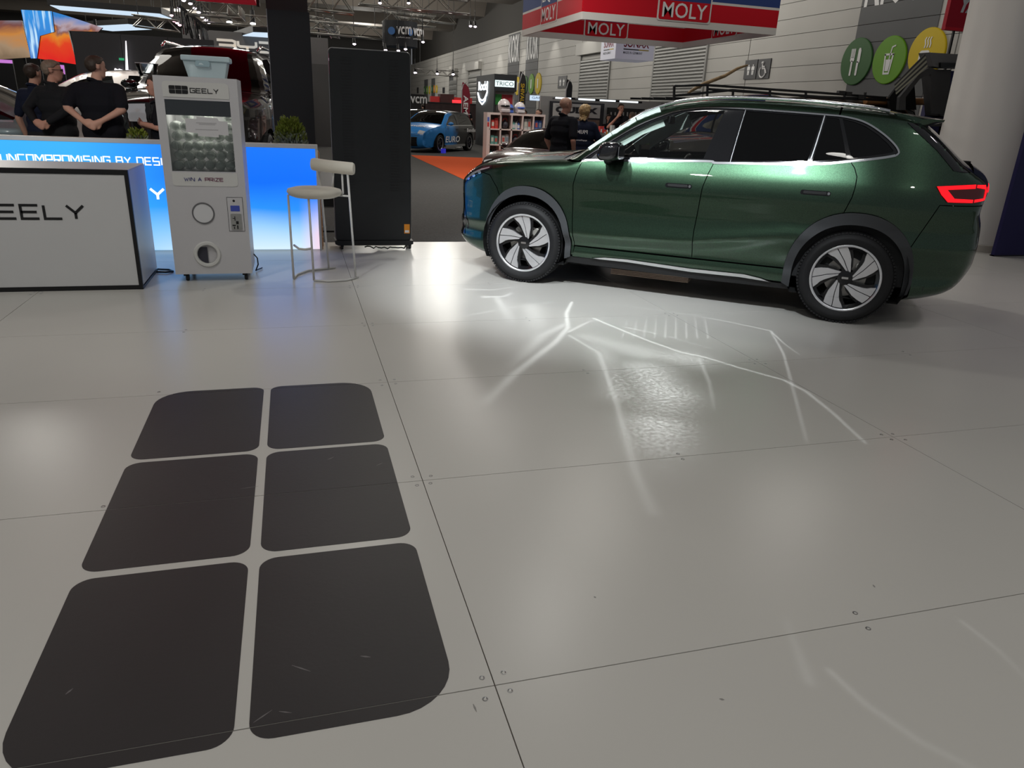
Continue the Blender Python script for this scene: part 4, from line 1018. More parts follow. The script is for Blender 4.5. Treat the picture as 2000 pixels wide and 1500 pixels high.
b = MB(); b.box((.225, LY-.006, 0), (.25, LY+.05, 1.03)); b.build('end_post', frame_w, LW, True)
b = MB(); b.box((.24, LY+.05, 0), (.262, LY+.75, 1.0)); b.build('end_cheek', mat('oak_end', (.50, .27, .13), .55, noise=(14, .35)), LW, True)
for k in range(9):
    b = MB(); b.box((.262, LY+.06, .03+k*.108), (.268, LY+.74, .125+k*.108)); b.build('cladding_board', mat('oak_board', (.55, .30, .15), .5, noise=(9, .3)), LW, True)
b = MB(); b.box((-4.6, LY+.10, .0), (.24, LY+.14, 1.0)); b.box((-4.6, LY+.70, 0), (.24, LY+.74, 1.02)); b.build('planter_board', frame_w, LW, True)
b = MB(); b.box((-4.6, LY+.10, .85), (.24, LY+.72, 1.0)); b.build('bark_bed', mat('bark_chips', (.30, .15, .07), .9, noise=(60, .6), bump=(70, .6)), LW, True)
ltr_w = mat('screen_white_letter', (.7, .7, .7), .5, emit=(.9, .97, 1.), estr=1.0)
a = PY(312, 308, LY)
n_ = 'UNCOMPROMISING BY DES'; lw = .073; gp_ = .024
def swidth(s, lw, gp): return sum(lw*.75 if c == ' ' else lw*(.15 if c == 'I' else 1.25 if c in 'MW' else 1)+gp for c in s)-gp
full = swidth('UNCOMPROMISING BY DES', lw, gp_); want = PY(312, 310, LY).x-PY(2, 300, LY).x; k = want/full
stroke_text(LW, 'UNCOMPROMISING BY DESIGN', frame((PY(2, 310, LY).x, LY, .832), (1, 0, 0), (0, 0, 1)), .078, lw*k, gp_*k, .0118, ltr_w)
hg = .125; lw2 = .122; g2 = .040; xe = PY(321, 380, LY).x
stroke_text(LW, 'GEELY', frame((xe-5*lw2-4*g2, LY, .50), (1, 0, 0), (0, 0, 1)), hg, lw2, g2, .024, ltr_w)

# shrub in the planter
leafA = mat('leaf_olive', (.16, .20, .02), .6, noise=(9, .4)); leafB = mat('leaf_grey', (.23, .26, .17), .7, noise=(9, .3))
def shrub(cx, cy, z, r, hgt, label, n=900, mats=(leafA, leafB)):
    t = thing('shrub', label, 'plant', (cx, cy, z))
    rr = random.Random(int(cx*100)+5)
    for mi, (m_, lo, hi, nm) in enumerate(((mats[0], .35, 1., 'foliage'), (mats[1], .0, .55, 'lower_foliage'))):
        bb = MB()
        for i in range(n):
            a_ = rr.uniform(0, 6.283); ph = rr.uniform(lo, hi); q = math.sqrt(max(0, 1-(ph*.9)**2))*r*rr.uniform(.5, 1)
            p_ = Vector((q*math.cos(a_), q*math.sin(a_), ph*hgt*rr.uniform(.8, 1.05)))
            d = Vector((math.cos(a_)*rr.uniform(.2, 1), math.sin(a_)*rr.uniform(.2, 1), rr.uniform(.4, 1.4))).normalized(); L = rr.uniform(.02, .045); s_ = d.cross(Vector((rr.uniform(-1, 1), rr.uniform(-1, 1), .3))).normalized()*.006
            bb.add([p_-s_, p_+d*L*.5-s_*1.4, p_+d*L, p_+d*L*.5+s_*1.4, p_+s_], [(0, 1, 2, 3, 4)])
        o = bb.build(nm, m_, t); o['kind'] = 'stuff'
    bb = MB()
    for i in range(9):
        a_ = i*.7; bb.tube([(0, 0, -.02), (r*.3*math.cos(a_), r*.3*math.sin(a_), hgt*.4), (r*.6*math.cos(a_), r*.6*math.sin(a_), hgt*.75)], [.008, .006, .003], 5)
    bb.build('stem', mat('twig_brown', (.12, .07, .04), .8), t)
q = PY(568, 275, LY+.42); shrub(q.x, q.y, 1.0, .17, .30, 'bushy olive green shrub in the planter in front of the dark totem', 1500)
q = PY(268, 262, LY+.45); shrub(q.x, q.y, 1.0, .10, .14, 'small low green plant in the planter behind the prize machine', 300)

# ------------------------------------------------------------------ prize machine
mw = mat('machine_white', (.56, .55, .56), .4, spec=.4, noise=(2, .02)); mwp = mat('machine_panel', (.62, .615, .59), .42)
MX0, MX1, MY, MZ0, MZ1, MD = -1.0, -.39, 6.62, .065, 1.615, .52
pm = thing('prize_machine', 'white capsule prize machine on castors with GEELY panel and WIN A PRIZE text', 'vending machine', ((MX0+MX1)/2, MY+MD/2, 0))
wx0, wx1, wz0, wz1 = MX0+.065, MX1-.065, .905, 1.445
# carcass around the window
for nm, lo, hi in (('side_panel', (MX0, MY, MZ0), (wx0, MY+MD, MZ1)), ('side_panel', (wx1, MY, MZ0), (MX1, MY+MD, MZ1)), ('top_panel', (wx0, MY, wz1), (wx1, MY+MD, MZ1)), ('back_panel', (wx0, MY+MD-.02, wz0), (wx1, MY+MD, wz1)), ('lower_body', (wx0, MY+.03, MZ0), (wx1, MY+MD, wz0))):
    b = MB(); b.box(lo, hi); b.build(nm, mw, pm, True)
# front lower plate with the round prize chute cut through
cx, cz = -.735, .232
def ring_plate(lo, hi, holes, y0, y1, m_, nm):
    P = [tuple(q) for q in dens([(lo[0], lo[1]), (hi[0], lo[1]), (hi[0], hi[1]), (lo[0], hi[1])], .2)]; E = [(i, (i+1) % len(P)) for i in range(len(P))]
    for (hx, hz, hr) in holes:
        o = len(P); n2 = 32; P += [(hx+hr*math.cos(2*math.pi*i/n2), hz+hr*math.sin(2*math.pi*i/n2)) for i in range(n2)]; E += [(o+i, o+(i+1) % n2) for i in range(n2)]
    vc, _, fc, _, _, _ = delaunay_2d_cdt([Vector(q) for q in P], E, [], 1, 1e-6)
    V = [tuple(q) for q in vc]; F_ = [f for f in fc if not any(math.hypot(sum(V[i][0] for i in f)/len(f)-h[0], sum(V[i][1] for i in f)/len(f)-h[1]) < h[2]*.98 for h in holes)]
    bb = MB(); bb.add([(x, y0, z) for x, z in V], F_)
    for (hx, hz, hr) in holes:
        n2 = 32; c0 = [(hx+hr*math.cos(2*math.pi*i/n2), y0, hz+hr*math.sin(2*math.pi*i/n2)) for i in range(n2)]; c1 = [(x, y1, z) for x, _, z in c0]
        bb.add(c0+c1, [(i, (i+1) % n2, n2+(i+1) % n2, n2+i) for i in range(n2)])
    return bb.build(nm, m_, pm, True)
ring_plate((wx0, MZ0), (wx1, wz0), [(cx, cz, .085)], MY, MY+.03, mw, 'front_plate')
b = MB(); b.box((cx-.09, MY+.0302, cz-.09), (cx+.09, MY+.031, cz+.09)); b.build('chute_back', mat('chute_grey', (.13, .13, .15), .5), pm, True)
b = MB(); b.box((cx-.075, MY+.018, cz-.085), (cx+.0, MY+.028, cz+.055)); b.build('chute_flap', mat('flap_dark', (.035, .035, .05), .4), pm, True)
Fm = frame((0, MY, 0), (1, 0, 0), (0, 0, 1)); ringL = Matrix.Translation((cx, MY, cz)) @ Matrix.Rotation(math.pi/2, 4, 'X')
b = MB(); b.lathe([(.078, -.02), (.078, .008), (.084, .014), (.10, .014), (.108, .004), (.11, 0)], 48, ringL, False); b.build('chute_ring', mwp, pm, True, smooth=True, ang=40)
ring2 = Matrix.Translation((-.735, MY, .572)) @ Matrix.Rotation(math.pi/2, 4, 'X')
b = MB(); b.lathe([(.076, .002), (.078, .008), (.086, .008), (.088, .0)], 48, ring2, False); b.build('dial_ring', mat('dial_grey', (.16, .16, .165), .4, .4), pm, True, smooth=True, ang=40)
b = MB(); b.lathe([(.001, .003), (.076, .003)], 48, ring2, False); b.build('dial_face', mat('dial_face', (.66, .66, .67), .25, spec=.6), pm, True)
# coin panel
def pmrect(u0, v0, u1, v1): a_ = PY(u0, v0, MY); c_ = PY(u1, v1, MY); return min(a_.x, c_.x), min(a_.z, c_.z), max(a_.x, c_.x), max(a_.z, c_.z)
x0, z0_, x1, z1_ = -.545, .425, -.42, .705
b = MB(); b.prism(rrect(x0, z0_, x1, z1_, .004, 2), Fm, 0, .003); b.build('coin_plate', mw, pm, True)
b = MB()
for lo, hi in (((x0, z0_), (x1, z0_+.003)), ((x0, z1_-.003), (x1, z1_)), ((x0, z0_), (x0+.003, z1_)), ((x1-.003, z0_), (x1, z1_))): b.prism([(lo[0], lo[1]), (hi[0], lo[1]), (hi[0], hi[1]), (lo[0], hi[1])], Fm, .003, .004)
b.build('plate_outline', letter_black, pm, True)
b = MB(); b.prism(rrect(x0+.025, z0_+.165, x1-.028, z0_+.212, .003, 2), Fm, .003, .005); b.build('counter_display', mat('lcd_blue', (.02, .025, .09), .2, emit=(.05, .08, .4), estr=.25), pm, True)
b = MB(); b.lathe([(.001, .006), (.008, .006), (.01, .003)], 16, Matrix.Translation((x0+.055, MY, z0_+.25)) @ Matrix.Rotation(math.pi/2, 4, 'X'), False); b.build('lock', edge_black, pm, True)
b = MB(); b.prism(rrect(x0+.02, z0_+.012, x1-.02, z0_+.145, .006, 3), Fm, .003, .010); cm = b.build('coin_mech', mat('coin_steel', (.42, .42, .40), .35, .8, noise=(40, .15)), pm, True)
b = MB()
for (a0, c0, a1, c1) in ((.05, .09, .056, .125), (.035, .105, .05, .11), (.06, .06, .08, .085), (.03, .045, .055, .055), (.065, .02, .075, .05), (.04, .02, .047, .04)): b.prism([(x0+a0, z0_+c0), (x0+a1, z0_+c0), (x0+a1, z0_+c1), (x0+a0, z0_+c1)], Fm, .010, .012)
b.build('coin_slot', edge_black, cm, True); 
# header, text panels
b = MB(); b.prism(rrect(wx0-.005, 1.463, wx1+.0, 1.578, (.0, .0, .03, .03), 4), Fm, 0, .004); b.build('header_panel', mwp, pm, True)
b = MB(); b.prism(rrect(wx0-.005, .79, wx1+.01, .895, (.025, .025, 0, 0), 4), Fm, 0, .004); b.build('prize_panel', mwp, pm, True)
lx, lz = PY(331, 185, MY).x, 1.488
for i in range(3):
    for j in range(2):
        b = MB(); rad = [.002]*4
        if (i, j) == (0, 0): rad[0] = .009
        if (i, j) == (2, 0): rad[1] = .009
        if (i, j) == (0, 1): rad[3] = .009
        if (i, j) == (2, 1): rad[2] = .009
        b.prism(rrect(lx+i*.0465, lz+j*.031, lx+i*.0465+.044, lz+j*.031+.0285, rad, 3), Fm, .004, .006); b.build('logo_block', letter_black, pm, True)
stroke_text(pm, 'GEELY', frame((lx+.153, MY-.004, lz+.010), (1, 0, 0), (0, 0, 1)), .037, .034, .009, .0058, letter_black)
x_ = PY(360, 350, MY).x; wtot = PY(436, 351, MY).x-x_
def swid(s_, lw, gp): return sum(lw*.75 if c == ' ' else lw*(.15 if c == 'I' else 1.25 if c in 'MW' else 1)+gp for c in s_)-gp
kk = wtot/swid('WIN A PRIZE', .030, .009); lwk, gpk = .030*kk, .009*kk
stroke_text(pm, 'WIN A', frame((x_, MY-.004, .828), (1, 0, 0), (0, 0, 1)), .030, lwk, gpk, .0048, mat('prize_ink_blue', (.045, .045, .17), .4))
stroke_text(pm, 'PRIZE', frame((x_+swid('WIN A', lwk, gpk)+gpk+lwk*.75, MY-.004, .828), (1, 0, 0), (0, 0, 1)), .030, lwk, gpk, .0048, mat('prize_ink_plum', (.16, .02, .07), .4))
# window pane and notice
b = MB(); b.box((wx0, MY+.006, wz0), (wx1, MY+.010, wz1)); b.build('window_pane', glass('machine_pane', (.86, .89, .88)), pm, True)
b = MB(); b.box((wx0, MY+.012, 1.33), (wx1, MY+.03, wz1)); b.build('window_header', mat('header_grey', (.16, .16, .19), .4), pm, True)
paper = mat('paper_white', (.62, .61, .62), .6)
npoly = [(-.775, 1.19), (-.555, 1.185), (-.555, 1.165), (-.70, 1.165), (-.70, 1.19)]
b = MB(); b.prism([(-.80, 1.205), (-.715, 1.20), (-.715, 1.178), (-.56, 1.173), (-.56, 1.193), (-.485, 1.19), (-.485, 1.295), (-.548, 1.297), (-.562, 1.318), (-.715, 1.325), (-.715, 1.305), (-.80, 1.31)][::1], Fm, -.005, -.003); nt_ = b.build('notice', paper, pm, True)
b = MB()
for i, (z_, x_, x2) in enumerate(((1.275, -.72, -.57), (1.265, -.70, -.58), (1.225, -.73, -.56))): b.prism([(x_, z_), (x2, z_), (x2, z_+.006), (x_, z_+.006)], Fm, -.003, -.002)
b.build('notice_print', mat('print_grey', (.42, .41, .42), .6), nt_, True)
# capsules inside: clear balls with a white slip
ballm = mat('capsule_shell', (.74, .77, .73), .12, spec=.6, coat=.5); add_transparent(ballm, .42); slip = mat('prize_slip', (.5, .52, .48), .6, noise=(30, .2)); ball_me = None; rr = random.Random(3); slip_me = None
pos = []
for lay in range(6):
    for gx_ in range(6):
        for gy_ in range(3):
            z_ = .905+.044+lay*.074
            if lay == 5 and rr.random() < .6: continue
            if lay >= 4 and gx_ in (2, 3) and rr.random() < .4: continue
            pos.append((wx0+.045+gx_*.0785+(lay % 2)*.008+rr.uniform(-.004, .004), MY+.065+gy_*.1+rr.uniform(-.006, .006)+(lay % 2)*.03, z_+rr.uniform(-.004, .004)))
for i, p_ in enumerate(pos):
    if ball_me is None:
        b = MB(); b.sphere((0, 0, 0), .0375, 16, 10); o = b.build('prize_capsule', ballm, None, smooth=True); ball_me = o.data
        b = MB(); b.lathe([(.006, -.016), (.017, -.012), (.018, .012), (.006, .016)], 10, Matrix.Rotation(.9, 4, 'X'), True); b.sphere((.012, .008, .005), .009, 8, 6); s_ = b.build('paper_slip', slip, o, smooth=True); slip_me = s_.data
        b = MB(); b.lathe([(.0376, -.002), (.0390, 0), (.0376, .002)], 20, None, False); rg = b.build('capsule_seam', mat('seam_pale', (.6, .62, .6), .3), o, smooth=True).data
    else:
        o = link('prize_capsule', ball_me); link('paper_slip', slip_me, o); link('capsule_seam', rg, o)
    o.location = p_; o.rotation_euler = (rr.uniform(0, 6), rr.uniform(0, 6), rr.uniform(0, 6))
    tag(o, 'clear plastic prize capsule piled inside the white prize machine', 'capsule', 'prize capsules in the machine')
area('capsule_fill_light', ((wx0+wx1)/2, MY+.2, 1.435), ((wx0+wx1)/2, MY+.2, .9), .4, 1.9, WARM, .25)  # added lamp inside the machine, brightens the capsules
# castors
for x_ in (MX0+.075, MX1-.065):
    for y_ in (MY+.05, MY+MD-.06):
        b = MB(); b.box((x_-.018, y_-.02, .045), (x_+.018, y_+.02, .066)); c_ = b.build('castor', black_pl, pm, True)
        b = MB(); b.lathe([(.001, -.013), (.027, -.013), (.030, 0), (.027, .013), (.001, .013)], 20, Matrix.Translation((x_+.010, y_, .030)) @ Matrix.Rotation(math.pi/2, 4, 'Y'), False); b.build('castor_wheel', rubber, c_, True, smooth=True, ang=40)
b = MB(); b.tube([(MX1+.0, MY+.40, .16), (MX1+.03, MY+.40, .12), (MX1+.035, MY+.36, .07), (MX1+.01, MY+.38, .012), (MX1+.06, MY+.5, .01)], .006, 6)
tag(b.build('machine_cable', black_pl, smooth=True), 'thin black cable behind the prize machine', 'cable')
# storage tub on top
tubm = mat('tub_plastic', (.66, .82, .86), .35, spec=.4, trans=.25, noise=(3, .03)); yb_ = MY+.24
a0 = PY(360, 142, yb_); a1 = PY(443, 146, yb_); t0_ = PY(357, 120, yb_)
tb = thing('storage_tub', 'pale translucent plastic storage tub with lid standing on the prize machine', 'storage box', ((a0.x+a1.x)/2, yb_+.1, MZ1))
x0, x1 = a0.x+.005, a1.x+.002; zt = PY(400, 120, yb_).z; zl = PY(400, 109, yb_).z; y0, y1 = yb_, yb_+.24; g_ = .02
vs = [(x0+g_, y0+g_, MZ1), (x1-g_, y0+g_, MZ1), (x1-g_, y1-g_, MZ1), (x0+g_, y1-g_, MZ1), (x0-.01, y0-.005, zt), (x1+.01, y0-.005, zt), (x1+.01, y1, zt), (x0-.01, y1, zt)]
b = MB(); b.add(vs, [(0, 3, 2, 1), (4, 5, 6, 7), (0, 1, 5, 4), (1, 2, 6, 5), (2, 3, 7, 6), (3, 0, 4, 7)]); b.build('tub_body', tubm, tb, True, bevel=.008)
b = MB(); b.box((x0-.022, y0-.018, zt), (x1+.03, y1+.012, zl)); b.build('tub_lid', tubm, tb, True, bevel=.010)
b = MB(); b.prism(rrect((x0+x1)/2-.075, zt-.042, (x0+x1)/2+.035, zt+.002, .012, 3), frame((0, y0-.006, 0), (1, 0, 0), (0, 0, 1)), 0, .012); lt = b.build('tub_latch', mat('tub_latch', (.36, .50, .55), .4), tb, True, bevel=.003)
b = MB(); b.prism([((x0+x1)/2-.05, zt-.026), ((x0+x1)/2-.01, zt-.026), ((x0+x1)/2-.025, zt-.014), ((x0+x1)/2-.04, zt-.014)], frame((0, y0-.018, 0), (1, 0, 0), (0, 0, 1)), 0, .002); b.build('latch_recess', mat('latch_pale', (.68, .8, .82), .4), lt, True)

# glass bowl on a slim clear stand behind the machine
yb_ = 9.55
a0 = PY(263, 120, yb_); a1 = PY(309, 122, yb_); a2 = PY(286, 143, yb_); cx_ = (a0.x+a1.x)/2; R0 = (a1.x-a0.x)/2
gb = thing('glass_bowl', 'clear glass bowl left of the prize machine top', 'bowl', (cx_, yb_, 0))
zt = PY(286, 124, yb_).z; zb = zt-.125
b = MB(); b.lathe([(.001, zb), (R0*.72, zb), (R0*.8, zb+.02), (R0*.98, zt), (R0*.95, zt), (R0*.76, zb+.025), (.001, zb+.012)], 36, Matrix.Translation((cx_, yb_, 0)), False); b.build('bowl', glass('bowl_glass', (.90, .93, .94), .0, ior=1.6), gb, True, smooth=True, ang=40)
b = MB(); b.tube([(cx_+R0*.97*math.cos(t), yb_+R0*.97*math.sin(t), zt) for t in np.linspace(0, 6.283, 33)[:-1]], .004, 6, closed=True); b.build('rim', mat('glass_rim', (.75, .78, .8), .1, .5), gb, True, smooth=True)
b = MB(); b.lathe([(.10, 0), (.10, .01), (.016, .02), (.016, zb-.012), (.09, zb-.006), (.09, zb)], 24, Matrix.Translation((cx_, yb_, 0)), True); b.build('stand', glass('acrylic', (.9, .92, .92)), gb, True, smooth=True, ang=40)

# ------------------------------------------------------------------ bar stool
cream = mat('cream_upholstery', (.60, .56, .48), .6, spec=.25, sheen=.2, noise=(14, .05), bump=(60, .08)); rodm = mat('white_rod', (.60, .59, .57), .35, spec=.5)
sc_ = Vector((.225, 6.80, 0)); st = thing('bar_stool', 'cream bar stool with round seat, roll backrest and thin white legs', 'stool', sc_)
fA, fB, fC, fD = (Vector(q) for q in ((-.05, 6.64, .01), (.12, 6.545, .01), (.485, 6.62, .01), (.27, 7.05, .01)))
sx, sy = .165, 6.70
b = MB(); b.lathe([(.001, .705), (.17, .705), (.215, .722), (.232, .748), (.222, .772), (.17, .786), (.001, .792)], 40, Matrix.Translation((sx, sy, 0)), False); b.build('seat', cream, st, True, smooth=True)
b = MB(); b.tube([(.155, 6.74, .975), (.17, 6.735, .975), (.30, 6.70, .962), (.485, 6.635, .952), (.50, 6.63, .952)], [.045, .052, .0525, .0525, .045], 20); b.build('back_roll', cream, st, True, smooth=True, ang=50)
r_ = .0095
for top, ft in (((-.055, 6.72, .72), fA), ((.11, 6.53, .72), fB)):
    b = MB(); b.tube([top, ft], r_, 10); b.build('leg', rodm, st, True, smooth=True)
b = MB(); b.tube([(.445, 6.64, .93), fC], r_, 10); b.build('leg', rodm, st, True, smooth=True)
b = MB(); b.tube([(.21, 6.76, .94), (.23, 6.86, .70), fD], r_, 10); b.build('leg', rodm, st, True, smooth=True)
b = MB(); b.tube([(.40, 6.66, .93), (.405, 6.68, .74), (.36, 6.70, .725)], r_*.9, 8); b.build('back_rod', rodm, st, True, smooth=True)
b = MB(); b.tube([(.33, 6.68, .93), (.32, 6.78, .73)], r_*.9, 8); b.build('back_rod', rodm, st, True, smooth=True)
b = MB(); b.tube([(.34, 6.70, .722), (.45, 6.64, .722)], r_*.9, 8); b.build('seat_rail', rodm, st, True)
b = MB(); b.tube([fA+Vector((.02, .01, .29)), (.01, 6.555, .285), (.06, 6.535, .283), fB+Vector((0, 0, .28))], r_, 8); b.build('foot_rest', rodm, st, True, smooth=True)
b = MB(); b.tube([fA, (-.02, 6.80, .01), (.08, 6.97, .01), fD+Vector((.06, .03, 0))], r_, 8); b.build('base_rail', rodm, st, True, smooth=True)
b = MB(); b.tube([fB, (.25, 6.50, .01), (.40, 6.53, .01), fC+Vector((.02, .02, 0))], r_, 8); b.build('base_rail', rodm, st, True, smooth=True)

# ------------------------------------------------------------------ black poster display seen from the back
db = mat('display_black', (.012, .013, .014), .42, spec=.45, noise=(1.5, .25), bump=(180, .04)); DY = 8.10
pd = thing('poster_display', 'tall black poster display on castors seen from its back beside the stool', 'display', (.805, DY+.05, 0))
b = MB(); b.prism(rrect(.402, .095, 1.205, 1.985, .035, 5), frame((0, DY+.045, 0), (1, 0, 0), (0, 0, 1)), 0, .045); b.build('back_shell', db, pd, True, bevel=.004)
b = MB(); P_ = rrect(.397, .09, 1.21, 1.99, .04, 5); b.tube([(x, DY+.045, z) for x, z in P_], .005, 6, closed=True); b.build('shell_edge', mat('edge_grey', (.38, .38, .38), .3, .7), pd, True, smooth=True)
b = MB()
for x0, x1 in ((.51, .615), (.985, 1.085)):
    for k in range(46): b.box((x0, DY-.004, .62+k*.0285), (x1, DY+.002, .628+k*.0285))
b.build('vent_slot', mat('slot_black', (.008, .008, .009), .6), pd, True)['kind'] = 'stuff'
b = MB(); b.box((.41, DY-.0015, .715), (1.195, DY+.001, .719)); b.build('panel_seam', edge_black, pd, True)
b = MB(); b.box((1.13, DY-.003, .17), (1.19, DY+.001, .27)); og = b.build('orange_sticker', mat('sticker_orange', (.62, .22, .01), .5), pd, True)
b = MB(); b.box((1.138, DY-.0045, .18), (1.182, DY-.003, .205)); b.build('sticker_print', paper, og, True)
for x_, z_ in ((.78, 1.85), (1.09, 1.42), (1.09, 1.36)):
    b = MB(); b.box((x_-.006, DY-.006, z_-.012), (x_+.006, DY+.002, z_+.012)); b.build('catch', edge_black, pd, True)
b = MB(); b.prism([(.39, .06), (.42, .045), (1.19, .045), (1.225, .06), (1.225, .095), (.385, .095)], frame((0, DY+.09, 0), (1, 0, 0), (0, 0, 1)), -.15, .12); b.build('base', black_pl, pd, True)
for x_ in (.46, 1.19):
    for y_ in (DY-.0, DY+.2):
        b = MB(); b.lathe([(.001, -.012), (.022, -.012), (.0245, 0), (.022, .012), (.001, .012)], 18, Matrix.Translation((x_, y_, .0245)) @ Matrix.Rotation(math.pi/2, 4, 'Y'), False); c_ = b.build('castor', rubber, pd, True, smooth=True, ang=40)
        b = MB(); b.box((x_-.016, y_-.012, .03), (x_+.016, y_+.012, .05)); b.build('castor_fork', black_pl, c_, True)
b = MB(); rr = random.Random(5); pts = [(.7+i*.03, DY-.02+rr.uniform(-.05, .05), .012+rr.uniform(0, .02)) for i in range(16)]; b.tube(pts, .007, 6)
tag(b.build('display_cable', black_pl, smooth=True), 'tangle of black cable under the poster display', 'cable')

# ------------------------------------------------------------------ dark totem behind the planter
TY = 9.5; tt = thing('led_totem', 'tall dark slab totem standing behind the planter shrub', 'totem', (.045, TY+.1, -.04))
b = MB(); b.box((-.185, TY, -.04), (.275, TY+.14, 2.425)); b.build('totem_slab', mat('totem_dark', (.016, .017, .02), .5, noise=(1, .15)), tt, True)
b = MB(); b.box((-.19, TY-.003, -.04), (-.183, TY+.143, 2.43)); b.build('totem_edge', mat('totem_edge', (.35, .35, .36), .4, .5), tt, True)
b = MB(); b.box((-.35, TY+.02, -.04), (.45, TY+.4, -.02)); b.build('foot_plate', db, tt, True)
ty2 = 16.2; a = PY(519, 5, ty2); c = PY(601, 18, ty2)
b = MB(); b.box((a.x, ty2, -.04), (c.x, ty2+.3, 5.2)); t2 = thing('hall_column', 'dark square column rising behind the slab totem', 'column', ((a.x+c.x)/2, ty2+.15, -.04)); b.build('shaft', mat('column_dark', (.02, .02, .022), .6, noise=(1, .1)), t2, True)
b = MB(); b.box((a.x-.05, ty2-.05, -.04), (c.x+.05, ty2+.35, .1)); b.build('plinth', edge_black, t2, True)

# ------------------------------------------------------------------ white draped column and navy panel at the right
drape = mat('white_drape', (.72, .70, .67), .55, spec=.3, noise=(1.5, .04), bump=(2.5, .25))
ccx, ccy, cr_ = 9.15, 8.14, .75
wc = thing('draped_column', 'round white fabric covered column at the right edge', 'column', (ccx, ccy, 0))
b = MB(); n2 = 96; lv = 24; vs = []
for k in range(lv+1):
    z_ = 6.0*k/lv
    for j in range(n2):
        t = 2*math.pi*j/n2; r2 = cr_*(1+.008*math.sin(9*t+1.3*math.sin(z_*.9))+.006*math.sin(15*t+z_))
        vs.append((ccx+r2*math.cos(t), ccy+r2*math.sin(t), z_+.0))
b.add(vs, [(k*n2+j, k*n2+(j+1) % n2, (k+1)*n2+(j+1) % n2, (k+1)*n2+j) for k in range(lv) for j in range(n2)]); b.build('drape', drape, wc, True, smooth=True)
b = MB(); b.lathe([(cr_+.02, 0), (cr_+.02, .09), (cr_-.03, .10)], 64, Matrix.Translation((ccx, ccy, 0)), False); b.build('base_band', mat('base_beige', (.42, .40, .36), .6), wc, True, smooth=True, ang=40)
navy = mat('navy_panel', (.018, .016, .075), .45, spec=.3, noise=(1, .06))
p0 = PZ(1937, 500, 0); nv = thing('navy_panel', 'deep navy freestanding wall panel at the right edge of the stand', 'panel', (p0.x, p0.y, 0))
b = MB(); b.box((p0.x, p0.y-.03, .0), (p0.x+2.2, p0.y+.02, 6.0), None); b.build('board', navy, nv, True)
b = MB(); b.box((p0.x, p0.y-.035, 0), (p0.x+2.2, p0.y+.035, .015)); b.build('foot_trim', edge_black, nv, True)
# ------------------------------------------------------------------ hanging banner ring
lm_blue = mat('banner_blue', (.035, .065, .22), .6, spec=.2, noise=(1, .04)); lm_red = mat('banner_red', (.58, .008, .02), .6, spec=.2, noise=(1, .04)); lm_white = mat('banner_white', (.72, .70, .67), .6, spec=.2, noise=(1, .02))
wire_m = mat('hang_wire', (.03, .03, .03), .5)
def hang(t, pts, ztop=9.4):
    for p_ in pts:
        bb = MB(); bb.tube([p_, (p_[0], p_[1], ztop)], .012, 5); bb.build('hanging_cable', wire_m, t, True)
def truss(name, a, b_, label, size=.35, n=None, m_=None, cables=True, group='roof trusses', ztop=9.6):
    a, b_ = Vector(a), Vector(b_); d = (b_-a); L = d.length; d.normalize(); sx_ = d.cross(Vector((0, 0, 1))).normalized()*size/2; sz_ = Vector((0, 0, size/2)); n = n or max(4, int(L/size/1.1))
    t = thing(name, label, 'truss', a, group=group); m_ = m_ or mat('truss_alu', (.42, .41, .38), .35, .85)
    for i in (-1, 1):
        for j in (-1, 1):
            bb = MB(); bb.tube([a+sx_*i+sz_*j, b_+sx_*i+sz_*j], size*.07, 6); bb.build('chord', m_, t, True, smooth=True)
    bb = MB()
    for k in range(n):
        p0 = a+d*(L*k/n); p1 = a+d*(L*(k+1)/n); s_ = 1 if k % 2 else -1
        for i in (-1, 1): bb.tube([p0+sx_*i+sz_*s_, p1+sx_*i-sz_*s_], size*.04, 4, caps=False)
        for j in (-1, 1): bb.tube([p0+sx_*s_+sz_*j, p1-sx_*s_+sz_*j], size*.04, 4, caps=False)
    bb.build('bracing', m_, t, True)['kind'] = 'stuff'
    if cables:
        hang(t, [a+d*(L*.12)+sz_, b_-d*(L*.12)+sz_], ztop)
    return t
ZB, HB = 3.6, 2.05
c0 = Vector((6.74, 18.0, ZB)); c1 = Vector((6.74, 22.9, ZB)); c2 = Vector((12.0, 22.9, ZB)); c3 = Vector((12.0, 18.0, ZB))
ring = thing('hanging_banner', 'large square hanging banner ring with red, white and blue LIQUI MOLY print', 'hanging sign', (9.4, 20.4, ZB))
